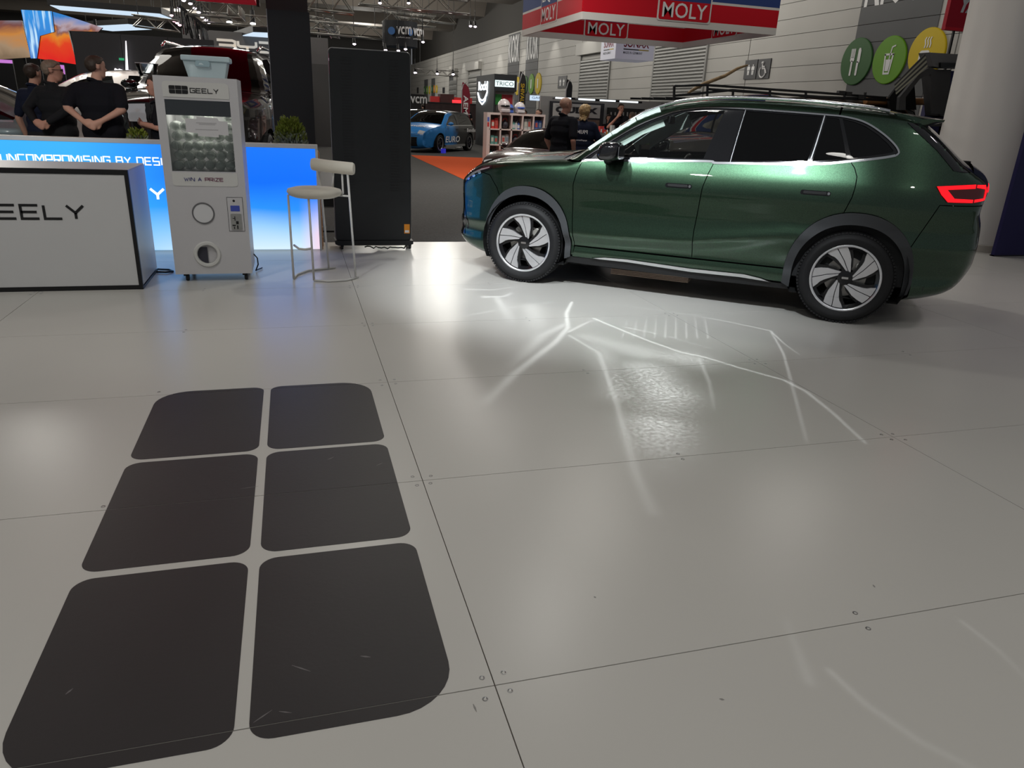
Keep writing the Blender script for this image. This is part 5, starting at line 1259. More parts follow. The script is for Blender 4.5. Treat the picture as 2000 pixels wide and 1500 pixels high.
def banner_side(p0, p1, two=True):
    r = (p1-p0).normalized(); L = (p1-p0).length; F = frame(p0, r, (0, 0, 1))
    for nm, z0_, z1_, m_ in (('white_hem', 0, .16, lm_white), ('red_band', .16, .56, lm_red), ('white_line', .56, .615, lm_white), ('blue_band', .615, HB, lm_blue)):
        bb = MB(); bb.prism([(0, z0_), (L, z0_), (L, z1_), (0, z1_)], F, -.02, .02); bb.build(nm, m_, ring, True)
    for sgn in ((1, -1) if two else (1,)):
        FF = F if sgn > 0 else frame(p1, -r, (0, 0, 1))
        cx_ = L*.5; wb = L*.13
        bb = MB(); bb.prism(rrect(cx_-wb-.04, .115, cx_+wb+.04, 1.05, .06, 3), FF, .02, .03); lg_ = bb.build('logo_field', lm_white, ring, True)
        bb = MB(); bb.prism(rrect(cx_-wb, .145, cx_+wb, .565, (.05, .07, 0, 0), 3), FF, .03, .036); bb.build('logo_red', lm_red, lg_, True)
        bb = MB(); bb.prism(rrect(cx_-wb, .565, cx_+wb, 1.02, (0, 0, .07, .07), 3), FF, .03, .036); bb.build('logo_blue', lm_blue, lg_, True)
        lettering(lg_, 'MOLY', FF @ Matrix.Translation((cx_, .195, .036)), .33, white, width=wb*1.75, bold=.008, d=.004, center=True)
        lettering(lg_, 'LIQUI', FF @ Matrix.Translation((cx_, .62, .036)), .33, white, width=wb*1.75, bold=.008, d=.004, center=True)
banner_side(c1, c0); banner_side(c0, c3); banner_side(c3, c2); banner_side(c2, c1)
hang(ring, [c+Vector((0, 0, HB)) for c in (c0, c1, c2, c3)])
# SONAX box
zs = 3.4; s0 = PZ(1173, 118, zs); s1 = PZ(1201, 114, zs); s2 = PZ(1268, 120, zs)
sx = thing('hanging_sign_box', 'white hanging box sign with dark red SONAX lettering under the banner ring', 'hanging sign', (s1.x, s1.y, zs))
sw = mat('sonax_white', (.66, .67, .74), .5, emit=(.8, .82, 1.), estr=.12); sr = mat('sonax_red', (.28, .01, .03), .5)
b = MB(); b.box((s1.x, s1.y, zs), (s2.x, s0.y, zs+1.0)); b.build('box', sw, sx, True)
for F, L in ((frame((s1.x, s1.y, zs), (1, 0, 0), (0, 0, 1)), s2.x-s1.x), (frame((s1.x, s0.y, zs), (0, -1, 0), (0, 0, 1)), s0.y-s1.y)):
    lettering(sx, 'SONAX', F @ Matrix.Translation((L*.2, .385, 0)), .26, sr, width=L*.66, bold=.02, d=.006)
    b = MB(); b.prism([(L*.2, .30), (L*.6, .30), (L*.6, .335), (L*.2, .335)], F, .0, .006); b.build('underline', dark_sign, sx, True)
    b = MB(); b.prism([(L*.6, .30), (L*.86, .30), (L*.86, .335), (L*.6, .335)], F, .0, .006); b.build('underline', mat('gold_line', (.6, .45, .05), .5), sx, True)
    lettering(sx, 'MADE IN GERMANY', F @ Matrix.Translation((L*.2, .17, 0)), .08, dark_sign, width=L*.5, bold=.01, d=.006)
hang(sx, [(s1.x+.1, s1.y+.1, zs+1), (s2.x-.1, s0.y-.1, zs+1)])
# vcm drum
Yv = 30.; a = PY(747, 70, Yv); c = PY(815, 70, Yv); zt = PY(780, 43, Yv).z; zb = PY(780, 92, Yv).z; rr_ = (c.x-a.x)/2; cxv = (a.x+c.x)/2
vd = thing('hanging_drum_sign', 'black hanging drum sign with white vcm lettering and blue badge', 'hanging sign', (cxv, Yv, zb))
b = MB(); b.lathe([(rr_, 0), (rr_, zt-zb)], 48, Matrix.Translation((cxv, Yv, zb)), True); b.build('drum', mat('drum_black', (.012, .014, .018), .6), vd, True, smooth=True, ang=40)
for ang, st_ in ((-108, 1), (-52, 1)):
    t_ = math.radians(ang); o_ = Vector((cxv+rr_*1.01*math.cos(t_), Yv+rr_*1.01*math.sin(t_), zb+(zt-zb)*.45)); rt = Vector((-math.sin(t_), math.cos(t_), 0))
    lettering(vd, 'vcm', frame(o_, rt, (0, 0, 1)), .26, white, width=.55, bold=.02, d=.03)
    lettering(vd, 'performance', frame(o_-Vector((0, 0, .14)), rt, (0, 0, 1)), .07, white, width=.5, d=.03)
    b = MB(); b.lathe([(.001, .05), (.13, .05)], 20, frame(o_-rt*.18+Vector((0, 0, .1)), rt, (0, 0, 1)), False); b.build('badge', mat('badge_blue', (.05, .16, .42), .5), vd, True)
hang(vd, [(cxv-rr_*.7, Yv, zt), (cxv+rr_*.7, Yv, zt)])
# red YAKIMA banner
Yy = 12.; a = PY(1845, 58, Yy); c = PY(1893, 66, Yy); 
yb = thing('red_hanging_banner', 'red hanging box banner with white slanted YA lettering by the draped column', 'hanging sign', (a.x, Yy, a.z))
redb = mat('yak_red', (.52, .005, .025), .55, noise=(1, .05))
b = MB(); b.box((a.x, Yy, a.z), (a.x+1.1, Yy+.08, a.z+1.1)); b.build('box', redb, yb, True)
b = MB(); b.box((a.x, Yy-.005, a.z), (a.x+1.1, Yy, a.z+.05)); b.build('lower_hem', mat('hem_red', (.75, .01, .03), .5), yb, True)
lettering(yb, 'YAKIMA', frame((a.x+.16, Yy, a.z+.30), (1, 0, 0), (0, 0, 1)), .27, white, width=1.2, bold=.05, shear=.25, d=.006)
b = MB(); b.bar((a.x+.25, Yy+.04, -.04), (a.x+.25, Yy+.04, a.z), .035); b.build('support_post', edge_black, yb, True)
hang(yb, [(a.x+.2, Yy+.04, a.z+1.1)])

# ------------------------------------------------------------------ left of hall: screens, stage wall, BYD wall
def led_scene(kind):
    def f(nt, tc):
        L_ = nt.links; sep = nt.nodes.new('ShaderNodeSeparateXYZ'); L_.new(tc.outputs['Object'], sep.inputs[0])
        n = nt.nodes.new('ShaderNodeTexNoise'); n.inputs['Scale'].default_value = 1.6; n.inputs['Detail'].default_value = 4; n.inputs['Distortion'].default_value = .8; L_.new(tc.outputs['Object'], n.inputs['Vector'])
        ma = nt.nodes.new('ShaderNodeMath'); ma.operation = 'MULTIPLY_ADD'; ma.inputs[1].default_value = .45; L_.new(n.outputs['Fac'], ma.inputs[0])
        mr = nt.nodes.new('ShaderNodeMapRange'); L_.new(sep.outputs['Z'], mr.inputs[0]); L_.new(mr.outputs[0], ma.inputs[2])
        cr = nt.nodes.new('ShaderNodeValToRGB'); L_.new(ma.outputs[0], cr.inputs[0]); e = cr.color_ramp.elements
        if kind == 'sunset':
            mr.inputs['From Min'].default_value = -.35; mr.inputs['From Max'].default_value = 1.7
            cols = ((.0, (.45, .01, .02)), (.42, (.75, .015, .01)), (.62, (.75, .05, .01)), (.74, (.75, .24, .02)), (.80, (.25, .10, .08)), (.86, (.45, .35, .40)), (1.0, (.03, .22, .62)))
        elif kind == 'stairs':
            mr.inputs['From Min'].default_value = -.3; mr.inputs['From Max'].default_value = 1.5
            cols = ((.0, (.42, .20, .62)), (.2, (.30, .14, .10)), (.42, (.22, .15, .09)), (.6, (.38, .26, .16)), (.76, (.60, .24, .05)), (.9, (.20, .07, .06)), (1.05, (.22, .20, .24)))
        else:
            mr.inputs['From Min'].default_value = -.3; mr.inputs['From Max'].default_value = 1.5
            cols = ((0., (.08, .14, .45)), (.5, (.04, .20, .60)), (1., (.03, .28, .75)))
        e[0].position = cols[0][0]; e[0].color = (*cols[0][1], 1); e[1].position = min(1, cols[-1][0]); e[1].color = (*cols[-1][1], 1)
        for p_, c_ in cols[1:-1]: k = cr.color_ramp.elements.new(p_); k.color = (*c_, 1)
        if kind != 'fall': return cr.outputs[0]
        mp = nt.nodes.new('ShaderNodeMapping'); mp.inputs['Scale'].default_value = (9, 9, .7); L_.new(tc.outputs['Object'], mp.inputs[0])
        w2 = nt.nodes.new('ShaderNodeTexNoise'); w2.inputs['Scale'].default_value = 1.4; w2.inputs['Detail'].default_value = 3; L_.new(mp.outputs[0], w2.inputs['Vector'])
        c2_ = nt.nodes.new('ShaderNodeValToRGB'); c2_.color_ramp.elements[0].position = .5; c2_.color_ramp.elements[1].position = .66; L_.new(w2.outputs['Fac'], c2_.inputs[0])
        mx = nt.nodes.new('ShaderNodeMix'); mx.data_type = 'RGBA'; mx.inputs[7].default_value = (.55, .8, 1., 1); L_.new(c2_.outputs[0], mx.inputs[0]); L_.new(cr.outputs[0], mx.inputs[6])
        return mx.outputs[2]
    return f
def screen(name, px, Y, mt, label, depth=.12):
    P_ = [PY(u, v, Y) for u, v in px]; t = thing(name, label, 'screen', (P_[0].x, Y, min(q.z for q in P_)))
    bb = MB(); bb.prism([(q.x, q.z) for q in P_][::-1], frame((0, Y, 0), (1, 0, 0), (0, 0, 1)), -.004, .0); bb.build('picture', mt, t, True)
    x0 = min(q.x for q in P_); x1 = max(q.x for q in P_); z0_ = min(q.z for q in P_); z1_ = max(q.z for q in P_)
    bb = MB(); bb.prism([(q.x, q.z) for q in P_][::-1], frame((0, Y, 0), (1, 0, 0), (0, 0, 1)), -depth, -.004); bb.build('cabinet', black_pl, t, True)
    bb = MB()
    for xx in (x0+.2, x1-.2): bb.bar((xx, Y+depth+.03, -.04), (xx, Y+depth+.03, z1_-.1), .06)
    bb.build('support_frame', black_pl, t, True)
    return t
screen('led_screen', ((-30, 40), (42, 40), (60, 112), (-30, 118)), 25.5, emis_nodes('led_stairs', .9, led_scene('stairs')), 'LED screen with a warm stairway picture at the far left edge')
screen('led_screen', ((41, 19), (101, 22), (106, 62), (78, 70), (72, 114), (60, 114)), 24.9, emis_nodes('led_fall', 1.0, led_scene('fall')), 'LED screen showing blue and white streaks of falling water')
screen('led_screen', ((100, 22), (128, 30), (165, 42), (200, 54), (192, 62), (133, 60), (150, 126), (72, 114), (79, 70), (107, 62)), 25.0, emis_nodes('led_sunset', .95, led_scene('sunset')), 'LED screen glowing red and orange below a blue sky')
pk = mat('pink_glow', (.4, .1, .4), .4, emit=(.62, .22, .72), estr=.8)
for u0, v0, u1, v1, lb in ((-20, 115, 24, 124, 'pink lit edge strip below the warm stairway screen'), (104, 126, 127, 145, 'pink lit edge panel below the red screen')):
    a = PY(u0, v0, 24.8); c = PY(u1, v1, 24.8); t = thing('edge_light', lb, 'light', (a.x, 24.8, c.z)); b = MB(); b.box((a.x, 24.8, c.z), (c.x, 24.83, a.z)); b.build('diffuser', pk, t, True)
    b = MB(); b.box((a.x, 24.83, -.04), (c.x, 24.9, a.z)); b.build('backing', black_pl, t, True)
dw = mat('stage_wall_grey', (.050, .050, .055), .6, noise=(.7, .1))
a = PY(138, 62, 22.); c = PY(418, 82, 22.)
t = thing('stage_wall', 'wide dark grey stage wall behind the white car', 'wall panel', (a.x, 22, 0)); nseg = 3
for i in range(nseg):
    b = MB(); x0 = a.x+(c.x-a.x)*i/nseg; x1 = a.x+(c.x-a.x)*(i+1)/nseg; b.box((x0+.006, 22, -.04), (x1-.006, 22.15, a.z+.02)); b.build('wall_section', dw, t, True)
wl = mat('white_light_line', (.8, .8, .8), .4, emit=(1, .93, 1.), estr=1.6)
p0 = PY(246, 80, 21.9); p1 = PY(244, 146, 21.9); b = MB(); b.prism([(p1.x-.05, p1.z-.6), (p1.x+.05, p1.z-.6), (p0.x+.01, p0.z), (p0.x-.01, p0.z)], frame((0, 21.9, 0), (1, 0, 0), (0, 0, 1)), 0, .02); tag(b.build('light_blade', wl), 'tall tapering white light blade on the dark stage wall', 'light')
t = thing('wall_emblem', 'white curved emblem at the foot of the light blade', 'sign', PY(233, 146, 21.9)); b = MB()
b.tube([PY(u, v, 21.9) for u, v in ((224, 135), (231, 138), (234, 148))], .03, 6); b.build('stroke', wl, t, True)
b = MB(); b.tube([PY(u, v, 21.9) for u, v in ((232, 136), (239, 138), (241, 148))], .03, 6); b.build('stroke', wl, t, True)
t = thing('exit_sign', 'tiny green running-man exit sign on the dark stage wall', 'sign', PY(236, 116, 21.9)); a_ = PY(232, 113, 21.9); c_ = PY(242, 118, 21.9); b = MB(); b.box((a_.x, 21.9, c_.z), (c_.x, 21.95, a_.z)); b.build('lightbox', mat('exit_green', (.02, .3, .1), .4, emit=(.05, .55, .25), estr=.5), t, True)
# BYD wall
a = PY(355, 58, 30.); c = PY(640, 70, 30.)
t = thing('brand_wall', 'tall grey brand wall with pale BYD letters behind the black SUV', 'wall panel', (a.x, 30, -.04))
b = MB(); b.box((a.x, 30, -.04), (c.x, 30.2, PY(360, 88, 30.).z-.35)); b.build('lower_board', mat('brand_mid', (.075, .073, .072), .6), t, True)
zmid = PY(360, 88, 30.).z-.35; b = MB(); b.box((a.x, 30, zmid), (c.x, 30.2, PY(440, 61, 30.).z)); b.build('upper_board', mat('brand_grey', (.13, .125, .125), .55, noise=(.5, .1)), t, True)
pale = mat('pale_letter', (.72, .66, .58), .5, emit=(1, .93, .82), estr=.25)
pb = PY(425, 99, 29.95); stroke_text(t, '3yd', frame((pb.x, 29.95, pb.z), (1, 0, 0), (0, 0, 1)), PY(425, 75, 29.95).z-pb.z, .60, .10, .085, pale, d=.02)
# drop poster
a_ = PY(497, 112, 26.); c_ = PY(530, 138, 26.); t = thing('drop_poster', 'tan poster with a dark blue drop beside the dark totem', 'poster', (a_.x, 26, c_.z)); b = MB(); b.box((a_.x, 26, -.04), (c_.x+.5, 26.05, a_.z)); b.build('board', mat('poster_tan', (.52, .36, .22), .6), t, True)
m_ = PY(511, 125, 25.99); b = MB(); b.prism([(m_.x+.17*math.cos(q_)*(1 if math.sin(q_) < .2 else .55), m_.z-.05+.24*math.sin(q_)) for q_ in np.linspace(-math.pi, math.pi, 22)[:-1]], frame((0, 25.99, 0), (1, 0, 0), (0, 0, 1)), 0, .01); b.build('drop', mat('drop_navy', (.02, .03, .12), .4), t, True)
b = MB(); b.tube([(m_.x+.3*math.cos(q_), 25.985, m_.z+.27*math.sin(q_)) for q_ in np.linspace(-2.6, -.5, 12)], .03, 6); b.build('drop_ring', mat('drop_gold', (.25, .24, .14), .5), t, True)
# magenta BYD stand far
a_ = PY(600, 110, 38.); c_ = PY(655, 146, 38.)
t = thing('magenta_stand', 'distant magenta lit stand with a glowing BYD sign', 'booth', (a_.x, 38, -.04)); b = MB(); b.box((a_.x, 38, c_.z-.0), (c_.x, 38.3, a_.z+.2)); b.build('lit_board', mat('magenta_board', (.25, .02, .06), .5, emit=(.45, .03, .12), estr=.5, noise=(2, .4)), t, True)
for i in range(10): b = MB(); xx = a_.x+(c_.x-a_.x)*i/10; b.box((xx, 37.9, c_.z), (xx+.05, 38, a_.z)); b.build('fin', mat('fin_dark', (.05, .01, .02), .5), t, True)
b = MB(); b.box((a_.x, 38.05, -.04), (c_.x, 38.3, c_.z)); b.build('lower_wall', dw, t, True)
pb = PY(620, 121, 37.8); stroke_text(t, '3yd', frame((pb.x, 37.8, pb.z), (1, 0, 0), (0, 0, 1)), .22, .42, .1, .06, mat('pink_letter', (.8, .6, .7), .4, emit=(1, .6, .85), estr=1.8), d=.02)
a_ = PY(617, 180, 47.); c_ = PY(660, 202, 47.); t = thing('byd_screen', 'pale blue screen reading BYD above the far grey car', 'screen', (a_.x, 47, c_.z)); b = MB(); b.box((a_.x, 47, -.04), (c_.x+1, 47.1, a_.z)); b.build('picture', mat('pale_screen', (.2, .25, .3), .4, emit=(.30, .42, .60), estr=.7), t, True)
pb = PY(619, 189, 46.9); stroke_text(t, 'BYD', frame((pb.x, 46.9, pb.z), (1, 0, 0), (0, 0, 1)), .18, .30, .08, .045, white, d=.01)

# ------------------------------------------------------------------ ceiling light panels, trusses, stage lamps
pan_e = mat('panel_light', (.8, .8, .8), .4, emit=(.66, .83, 1.), estr=.9)
def panel_light(px, Z, label):
    P_ = [PZ(u, v, Z) for u, v in px]; t = thing('panel_light', label, 'light', P_[0], group='hanging light panels'); c_ = sum(P_, Vector())/len(P_)
    bb = MB(); bb.prism([(q.x, q.y) for q in P_], Matrix.Identity(4), Z, Z+.02)
    bb.build('diffuser', pan_e, t, True)
    bb = MB(); bb.prism([(c_.x+(q.x-c_.x)*1.04, c_.y+(q.y-c_.y)*1.04) for q in P_], Matrix.Identity(4), Z+.02, Z+.22); bb.build('housing', black_pl, t, True)
    hang(t, [(c_.x+(q.x-c_.x)*.85, c_.y+(q.y-c_.y)*.85, Z+.2) for q in P_])
panel_light(((98, 11), (118, 20), (335, 37), (312, 28)), 4.2, 'long hanging light panel at the top left, nearest the camera')
panel_light(((158, 53), (220, 61), (318, 57), (250, 48)), 4.2, 'lower diamond shaped hanging light panel above the stage wall')
panel_light(((458, 75), (495, 64), (545, 66), (545, 80)), 3.6, 'hanging light panel beside the BYD letters, cut by the totem')
b = MB(); a_ = PY(378, -40, 17.); c_ = PY(501, 10, 17.); t = thing('red_ceiling_banner', 'red hanging canopy banner at the top edge left of the totem', 'hanging sign', (a_.x, 17, c_.z))
b.box((a_.x, 12., c_.z), (c_.x, 17.06, c_.z+.9)); b.box((a_.x-1.6, 7.6, c_.z), (c_.x, 12., c_.z+.9)); b.build('cloth', mat('red_cloth', (.62, .004, .03), .5, emit=(.7, .0, .03), estr=.12), t, True); b = MB(); b.box((c_.x, 16.98, c_.z-.02), (c_.x+.06, 17.1, c_.z+1.2)); b.build('frame_bar', black_pl, t, True); hang(t, [(a_.x+.2, 17.03, c_.z+1.2), (c_.x-.2, 17.03, c_.z+1.2)])  # near part added out of view, reflects red in the SUV windscreen
truss('truss', PY(365, 14, 20.), PY(470, 22, 20.), 'short aluminium truss under the red banner', .3)
truss('truss', PY(395, 33, 27.), PY(540, 44, 27.), 'slim truss carrying two bright lamps left of the totem', .28)
truss('truss', PY(455, 18, 21.), PY(470, 33, 26.), 'receding truss piece above the two bright lamps', .25, cables=False)
truss('truss', PY(590, 40, 33.), PY(660, 52, 33.), 'upper left truss above the black poster display', .4)
truss('truss', PY(600, 52, 31.), PY(750, 66, 31.), 'long truss running behind the vcm drum from the left', .4)
truss('truss', PY(700, -6, 24.), PY(915, 15, 24.), 'top truss crossing above the vcm drum', .38)
truss('truss', PY(745, 33, 32.), PY(850, 43, 32.), 'truss directly above the vcm drum', .38)
truss('truss', PY(770, 22, 34.), PY(890, 38, 34.), 'truss higher behind the vcm drum', .38)
truss('truss', PY(600, 2, 20.), PY(690, 12, 20.), 'top truss just right of the dark column', .35)
truss('truss', PY(810, 139, 50.), PY(895, 145, 50.), 'distant lamp bar in front of the far hall wall', .3)
truss('truss', PY(640, 40, 31.), PY(655, 66, 36.), 'slanted truss joining the two trusses over the display', .35, cables=False)
truss('truss', PY(260, 40, 26.), PY(350, 52, 26.), 'truss between the two light panels at upper left', .3)
lampm = mat('stage_lamp_lens', (.8, .8, .8), .3, emit=(1, .82, 1.), estr=9.); lampw = mat('stage_lamp_warm', (.8, .8, .8), .3, emit=(1, .95, .9), estr=12.)
def stage_lamp(u, v, Y, label, m_=lampm, s_=1., group='stage lamps'):
    p_ = PY(u, v, Y); r = .0019*Y*s_
    t = thing('stage_lamp', label, 'lamp', p_, group=group)
    bb = MB(); bb.cyl((0, 0, .0), (0, .15, .30*s_), r*1.3, r*.9, 12); bb.build('housing', black_pl, t, smooth=True, ang=40)
    bb = MB(); bb.lathe([(.001, -.02), (r, -.02), (r*1.1, 0)], 12, Matrix.Translation((0, -.02, 0)), False); bb.sphere((0, -.01, 0), (r*1.3, r*.6, r*.8), 10, 6); bb.build('lens', m_, t)
    bb = MB(); bb.bar((0, .1, .2), (0, .1, .8), .03); bb.build('yoke', black_pl, t)
    bb = MB(); bb.tube([(0, .1, .8), (0, .1, max(.9, 9.55-p_.z))], .008, 4); bb.build('drop_cable', wire_m, t)
    return t
for i, (u, v) in enumerate(((359, 1), (372, 7), (380, 16), (388, 24), (395, 33), (402, 39), (408, 44), (351, 15))): stage_lamp(u, v, 24+i*.7, '%s lilac lamp from the top of the slanting row by the lighting tower' % 'first second third fourth fifth sixth seventh eighth'.split()[i], lampm, .9, 'slanting lamp row above')
for i, (u, v) in enumerate(((335, 30), (340, 41), (346, 45), (351, 49))): stage_lamp(u, v, 26+i*.5, '%s pink lamp from the top of the short row left of the lighting tower' % 'first second third fourth'.split()[i], mat('lamp_pink', (.8, .6, .6), .3, emit=(1, .5, .6), estr=5), .8, 'short lower lamp row')
for u, v, lb in ((448, 43, 'bright white lamp on the slim truss, left of two'), (494, 46, 'bright white lamp on the slim truss, right of two')): stage_lamp(u, v, 27., lb, lampw, 1.3)
for u, v, Y, lb in ((742, 6, 24., 'lilac lamp at the top edge left of the vcm drum'), (798, 6, 24., 'lilac lamp at the top edge above the vcm drum'), (753, 98, 29., 'lamp under the left side of the vcm drum'), (778, 99, 29., 'lamp under the middle of the vcm drum'), (792, 96, 29., 'lamp under the right side of the vcm drum'), (624, 79, 33., 'upper small lamp left of the display top'), (623, 87, 33., 'lower small lamp left of the display top'), (692, 86, 33., 'small lamp just above the display top'), (811, 142, 50., 'left lilac lamp on the distant lamp bar'), (854, 144, 50., 'middle lilac lamp on the distant lamp bar'), (885, 145, 50., 'right lilac lamp on the distant lamp bar'), (919, 51, 40., 'left of two small ceiling lamps beside the banner ring'), (928, 52, 40., 'right of two small ceiling lamps beside the banner ring'), (826, 82, 29., 'small white lamp right of the vcm drum')): stage_lamp(u, v, Y, lb, lampm if v < 140 else lampm, .8)
# lighting tower of hanging rods
t = thing('lighting_tower', 'cluster of hanging black rods and mirror tubes below the slanting lamps', 'light rig', PY(380, 30, 22.)); rr = random.Random(9)
for i in range(26):
    u = rr.uniform(352, 402); v0 = 14+(u-352)*.75+rr.uniform(0, 8); p_ = PY(u, v0, 22+rr.uniform(0, 2)); L_ = rr.uniform(.35, .75)
    b = MB(); b.tube([p_, p_-Vector((rr.uniform(-.12, .02), 0, L_))], .02, 6); b.build('rod', mat('mirror_rod', (.55, .55, .55), .15, 1.) if i % 3 else edge_black, t, True)
b = MB(); b.bar(PY(350, 12, 22.5), PY(408, 58, 22.5), .08); b.build('rig_bar', edge_black, t, True)
hang(t, [PY(352, 13, 22.5), PY(405, 56, 22.5)])
# ------------------------------------------------------------------ background vehicles
TYPES = {
 'hatch': dict(wb=2.63, c=[(3.18, .18), (3.40, .24), (3.47, .40), (3.46, .60), (3.40, .70), (3.22, .80), (2.9, .89), (2.5, .945), (2.28, .985), (1.95, 1.18), (1.62, 1.35), (1.2, 1.42), (.6, 1.44), (.1, 1.42), (-.35, 1.36), (-.50, 1.25), (-.68, .98), (-.76, .85), (-.78, .60), (-.76, .35), (-.6, .22), (-.42, .2)], w=.89, belt=(.93, 1.0), R=.32, ws=(8, 11), rw=(14, 16), bel=.93),
 'suv': dict(wb=2.9, c=[(3.38, .32), (3.70, .38), (3.80, .5), (3.80, .8), (3.78, 1.05), (3.70, 1.15), (3.3, 1.22), (2.8, 1.27), (2.52, 1.30), (2.28, 1.52), (1.95, 1.80), (1.7, 1.88), (1.0, 1.92), (0, 1.92), (-.7, 1.88), (-.85, 1.75), (-.92, 1.3), (-.95, .9), (-.95, .5), (-.8, .36), (-.5, .32)], w=.98, belt=(1.27, 1.3), R=.39, ws=(8, 11), rw=(14.5, 16), bel=1.27),
 'sedan': dict(wb=2.85, c=[(3.33, .18), (3.60, .25), (3.70, .42), (3.66, .62), (3.5, .74), (3.1, .85), (2.7, .93), (2.42, 1.0), (2.05, 1.2), (1.7, 1.37), (1.2, 1.46), (.6, 1.48), (.0, 1.42), (-.4, 1.28), (-.7, 1.12), (-.9, 1.02), (-.98, .9), (-.98, .6), (-.93, .35), (-.7, .22), (-.47, .2)], w=.93, belt=(.95, 1.0), R=.34, ws=(7, 9.6), rw=(12.6, 14.4), bel=.95)}
def bgcar(name, label, kind, loc, rz, paintm, glassm=None, trim=black_pl, rimm=None, lamp=True, group=None, grille=True, style='five', cat='car'):
    T = TYPES[kind]; t = thing(name, label, cat, loc, rz, group); w0 = T['w']; bl = T['bel']; zt = max(q[1] for q in T['c']); R_ = T['R']
    glassm = glassm or glass_mid
    sh = Shell(T['c'], [(.15, w0*.93), (.35, w0*.96), (.55*bl, w0*.985), (.78*bl, w0), (.92*bl, w0*.99), (bl, w0*.955), (bl+(zt-bl)*.5, w0*.85), (zt-.05, w0*.72), (zt+.1, w0*.64)], (T['wb']-.4, 1.3, .27, 2.5), (.1, 1.05, .24, 2.5), .07, 6)
    sh.orient = 1; c = sh.c; N = sh.normal(); wb = T['wb']; n = len(T['c'])-1; ra = R_+.055
    off = c-N*.085; k0, k1 = int(T['ws'][0]*6), int(T['rw'][1]*6)
    win = [tuple(q) for q in off[k0:k1] if q[1] > bl+.05]
    xb = 1.05
    up1 = [q for q in win if q[0] > xb+.05]; up2 = [q for q in win if q[0] < xb-.05]
    wF = [(max(q[0] for q in up1)+.02, bl+.035)]+up1+[(xb+.05, bl+.04)] if up1 else []
    wR = [(xb-.05, bl+.04)]+up2+[(min(q[0] for q in up2)+.02, bl+.05)]
    side = [tuple(q) for q in c[::2]]
    low = c[-1]
    side += [(-ra+.0, low[1]+.01)]+arc(0, R_+.01, ra, ra, 180, 0, 18, 2)+[(ra, .26), (wb-ra, .26)]+arc(wb, R_+.01, ra, ra, 180, 0, 18, 2)+[(wb+ra, .22)]
    sh.panel('body_side', side, paintm, t, h=.07, gap=0, holes=(wF, wR))
    sh.panel('front_window', wF, glassm, t, -.008, 0, .12, 0); sh.panel('rear_window_side', wR, glassm, t, -.008, 0, .12, 0)
    if loc[1] < 40:
        for xx in (wb-.42, xb, .28): sh.ribbon('door_seam', [(xx, bl+.0), (xx+.03, bl*.6), (xx+.01, .36 if .4 < xx < wb-.4 else .62)], .010, edge_black, t, .002, h=.06)
        for xx in (xb+.12, .42): sh.panel('door_handle', rrect(xx, bl-.13, xx+.17, bl-.10, .01, 2), trim, t, .012, .012, .05, 0)
        sh.ribbon('belt_trim', [(wF[0][0], bl+.02), (xb, bl+.03), (wR[-1][0], bl+.035)], .018, chrome, t, .003, h=.08)
    i_ws0, i_ws1 = T['ws']; i_rw0, i_rw1 = T['rw']
    sh.skin('front_bumper', 0, 3, paintm, t, .06, nt=14); sh.skin('nose_panel', 3, 5, paintm, t, .08, nt=14); sh.skin('bonnet', 5, i_ws0, paintm, t, .05, nt=14)
    sh.skin('windscreen', i_ws0, i_ws1, glassm, t, .06, -.92, .92, 14)
    for a_, b2 in ((-1, -.92), (.92, 1)): sh.skin('pillar', i_ws0, i_ws1, paintm, t, .06, a_, b2, 2)
    sh.skin('roof', i_ws1, i_rw0, paintm, t, .035, nt=14); sh.skin('rear_window', i_rw0, i_rw1, gloss_black, t, .05, nt=14); sh.skin('tailgate', i_rw1, n-2, paintm, t, .06, nt=14); sh.skin('rear_bumper', n-2, n, trim, t, .05, nt=14)
    if grille:
        sh.skin('grille', 1.2, 2.6, black_pl, t, .06, -.62, .62, 12, off=.008)
        for q_ in np.linspace(1.5, 2.4, 4): sh.skin('grille_bar', q_, q_+.17, trim if trim is not black_pl else gloss_black, t, .06, -.6, .6, 10, off=.018)
    if lamp:
        for s_ in (-1, 1):
            sh.skin('headlamp', 3.3, 4.4, mat('bg_lamp', (.5, .52, .55), .12, .5, emit=(1, 1, 1), estr=.08), t, .08, .62*s_ if s_ > 0 else -.97, .97 if s_ > 0 else -.62, 5, off=.01)
            sh.skin('tail_lamp', i_rw1+.6, i_rw1+1.1, lamp_glass, t, .06, .6*s_ if s_ > 0 else -.97, .97 if s_ > 0 else -.6, 5, off=.01)
    for s_ in (1, -1):
        for xx in (0, wb):
            wheel(t, (xx, s_*(w0-.125), R_), s_, R_, R_*.70, .21, style, 0, 0, rimm)
            b = MB(); F = frame((xx, s_*(w0-.04), R_+.01), (1, 0, 0), (0, 0, -1 if s_ > 0 else 1)); b.lathe([(ra, -.32), (ra, .01)], 20, F, False); b.lathe([(.001, -.32), (ra, -.32)], 20, F, False); b.v = [(v_[0], v_[1], max(v_[2], .2)) for v_ in b.v]; b.build('wheel_well', well, t)
        b = MB(); b.sphere((wF[0][0]-.12, s_*(w0+.08), bl+.09), (.07, .11, .065), 12, 8); b.build('door_mirror', paintm if kind != 'suv' else gloss_black, t, smooth=True)
    b = MB(); b.box((-.5, -w0*.6, .2), (wb+.45, w0*.6, .3)); b.box((ra, -w0*.9, .22), (wb-ra, w0*.9, .30)); b.build('underbody', well, t)
    b = MB(); b.box((-.3, -w0*.82, .3), (wb-.5, w0*.82, .34))
    for s_ in (1, -1): b.box((-.3, s_*w0*.84-.01, .3), (wb-.5, s_*w0*.84+.01, bl-.05))
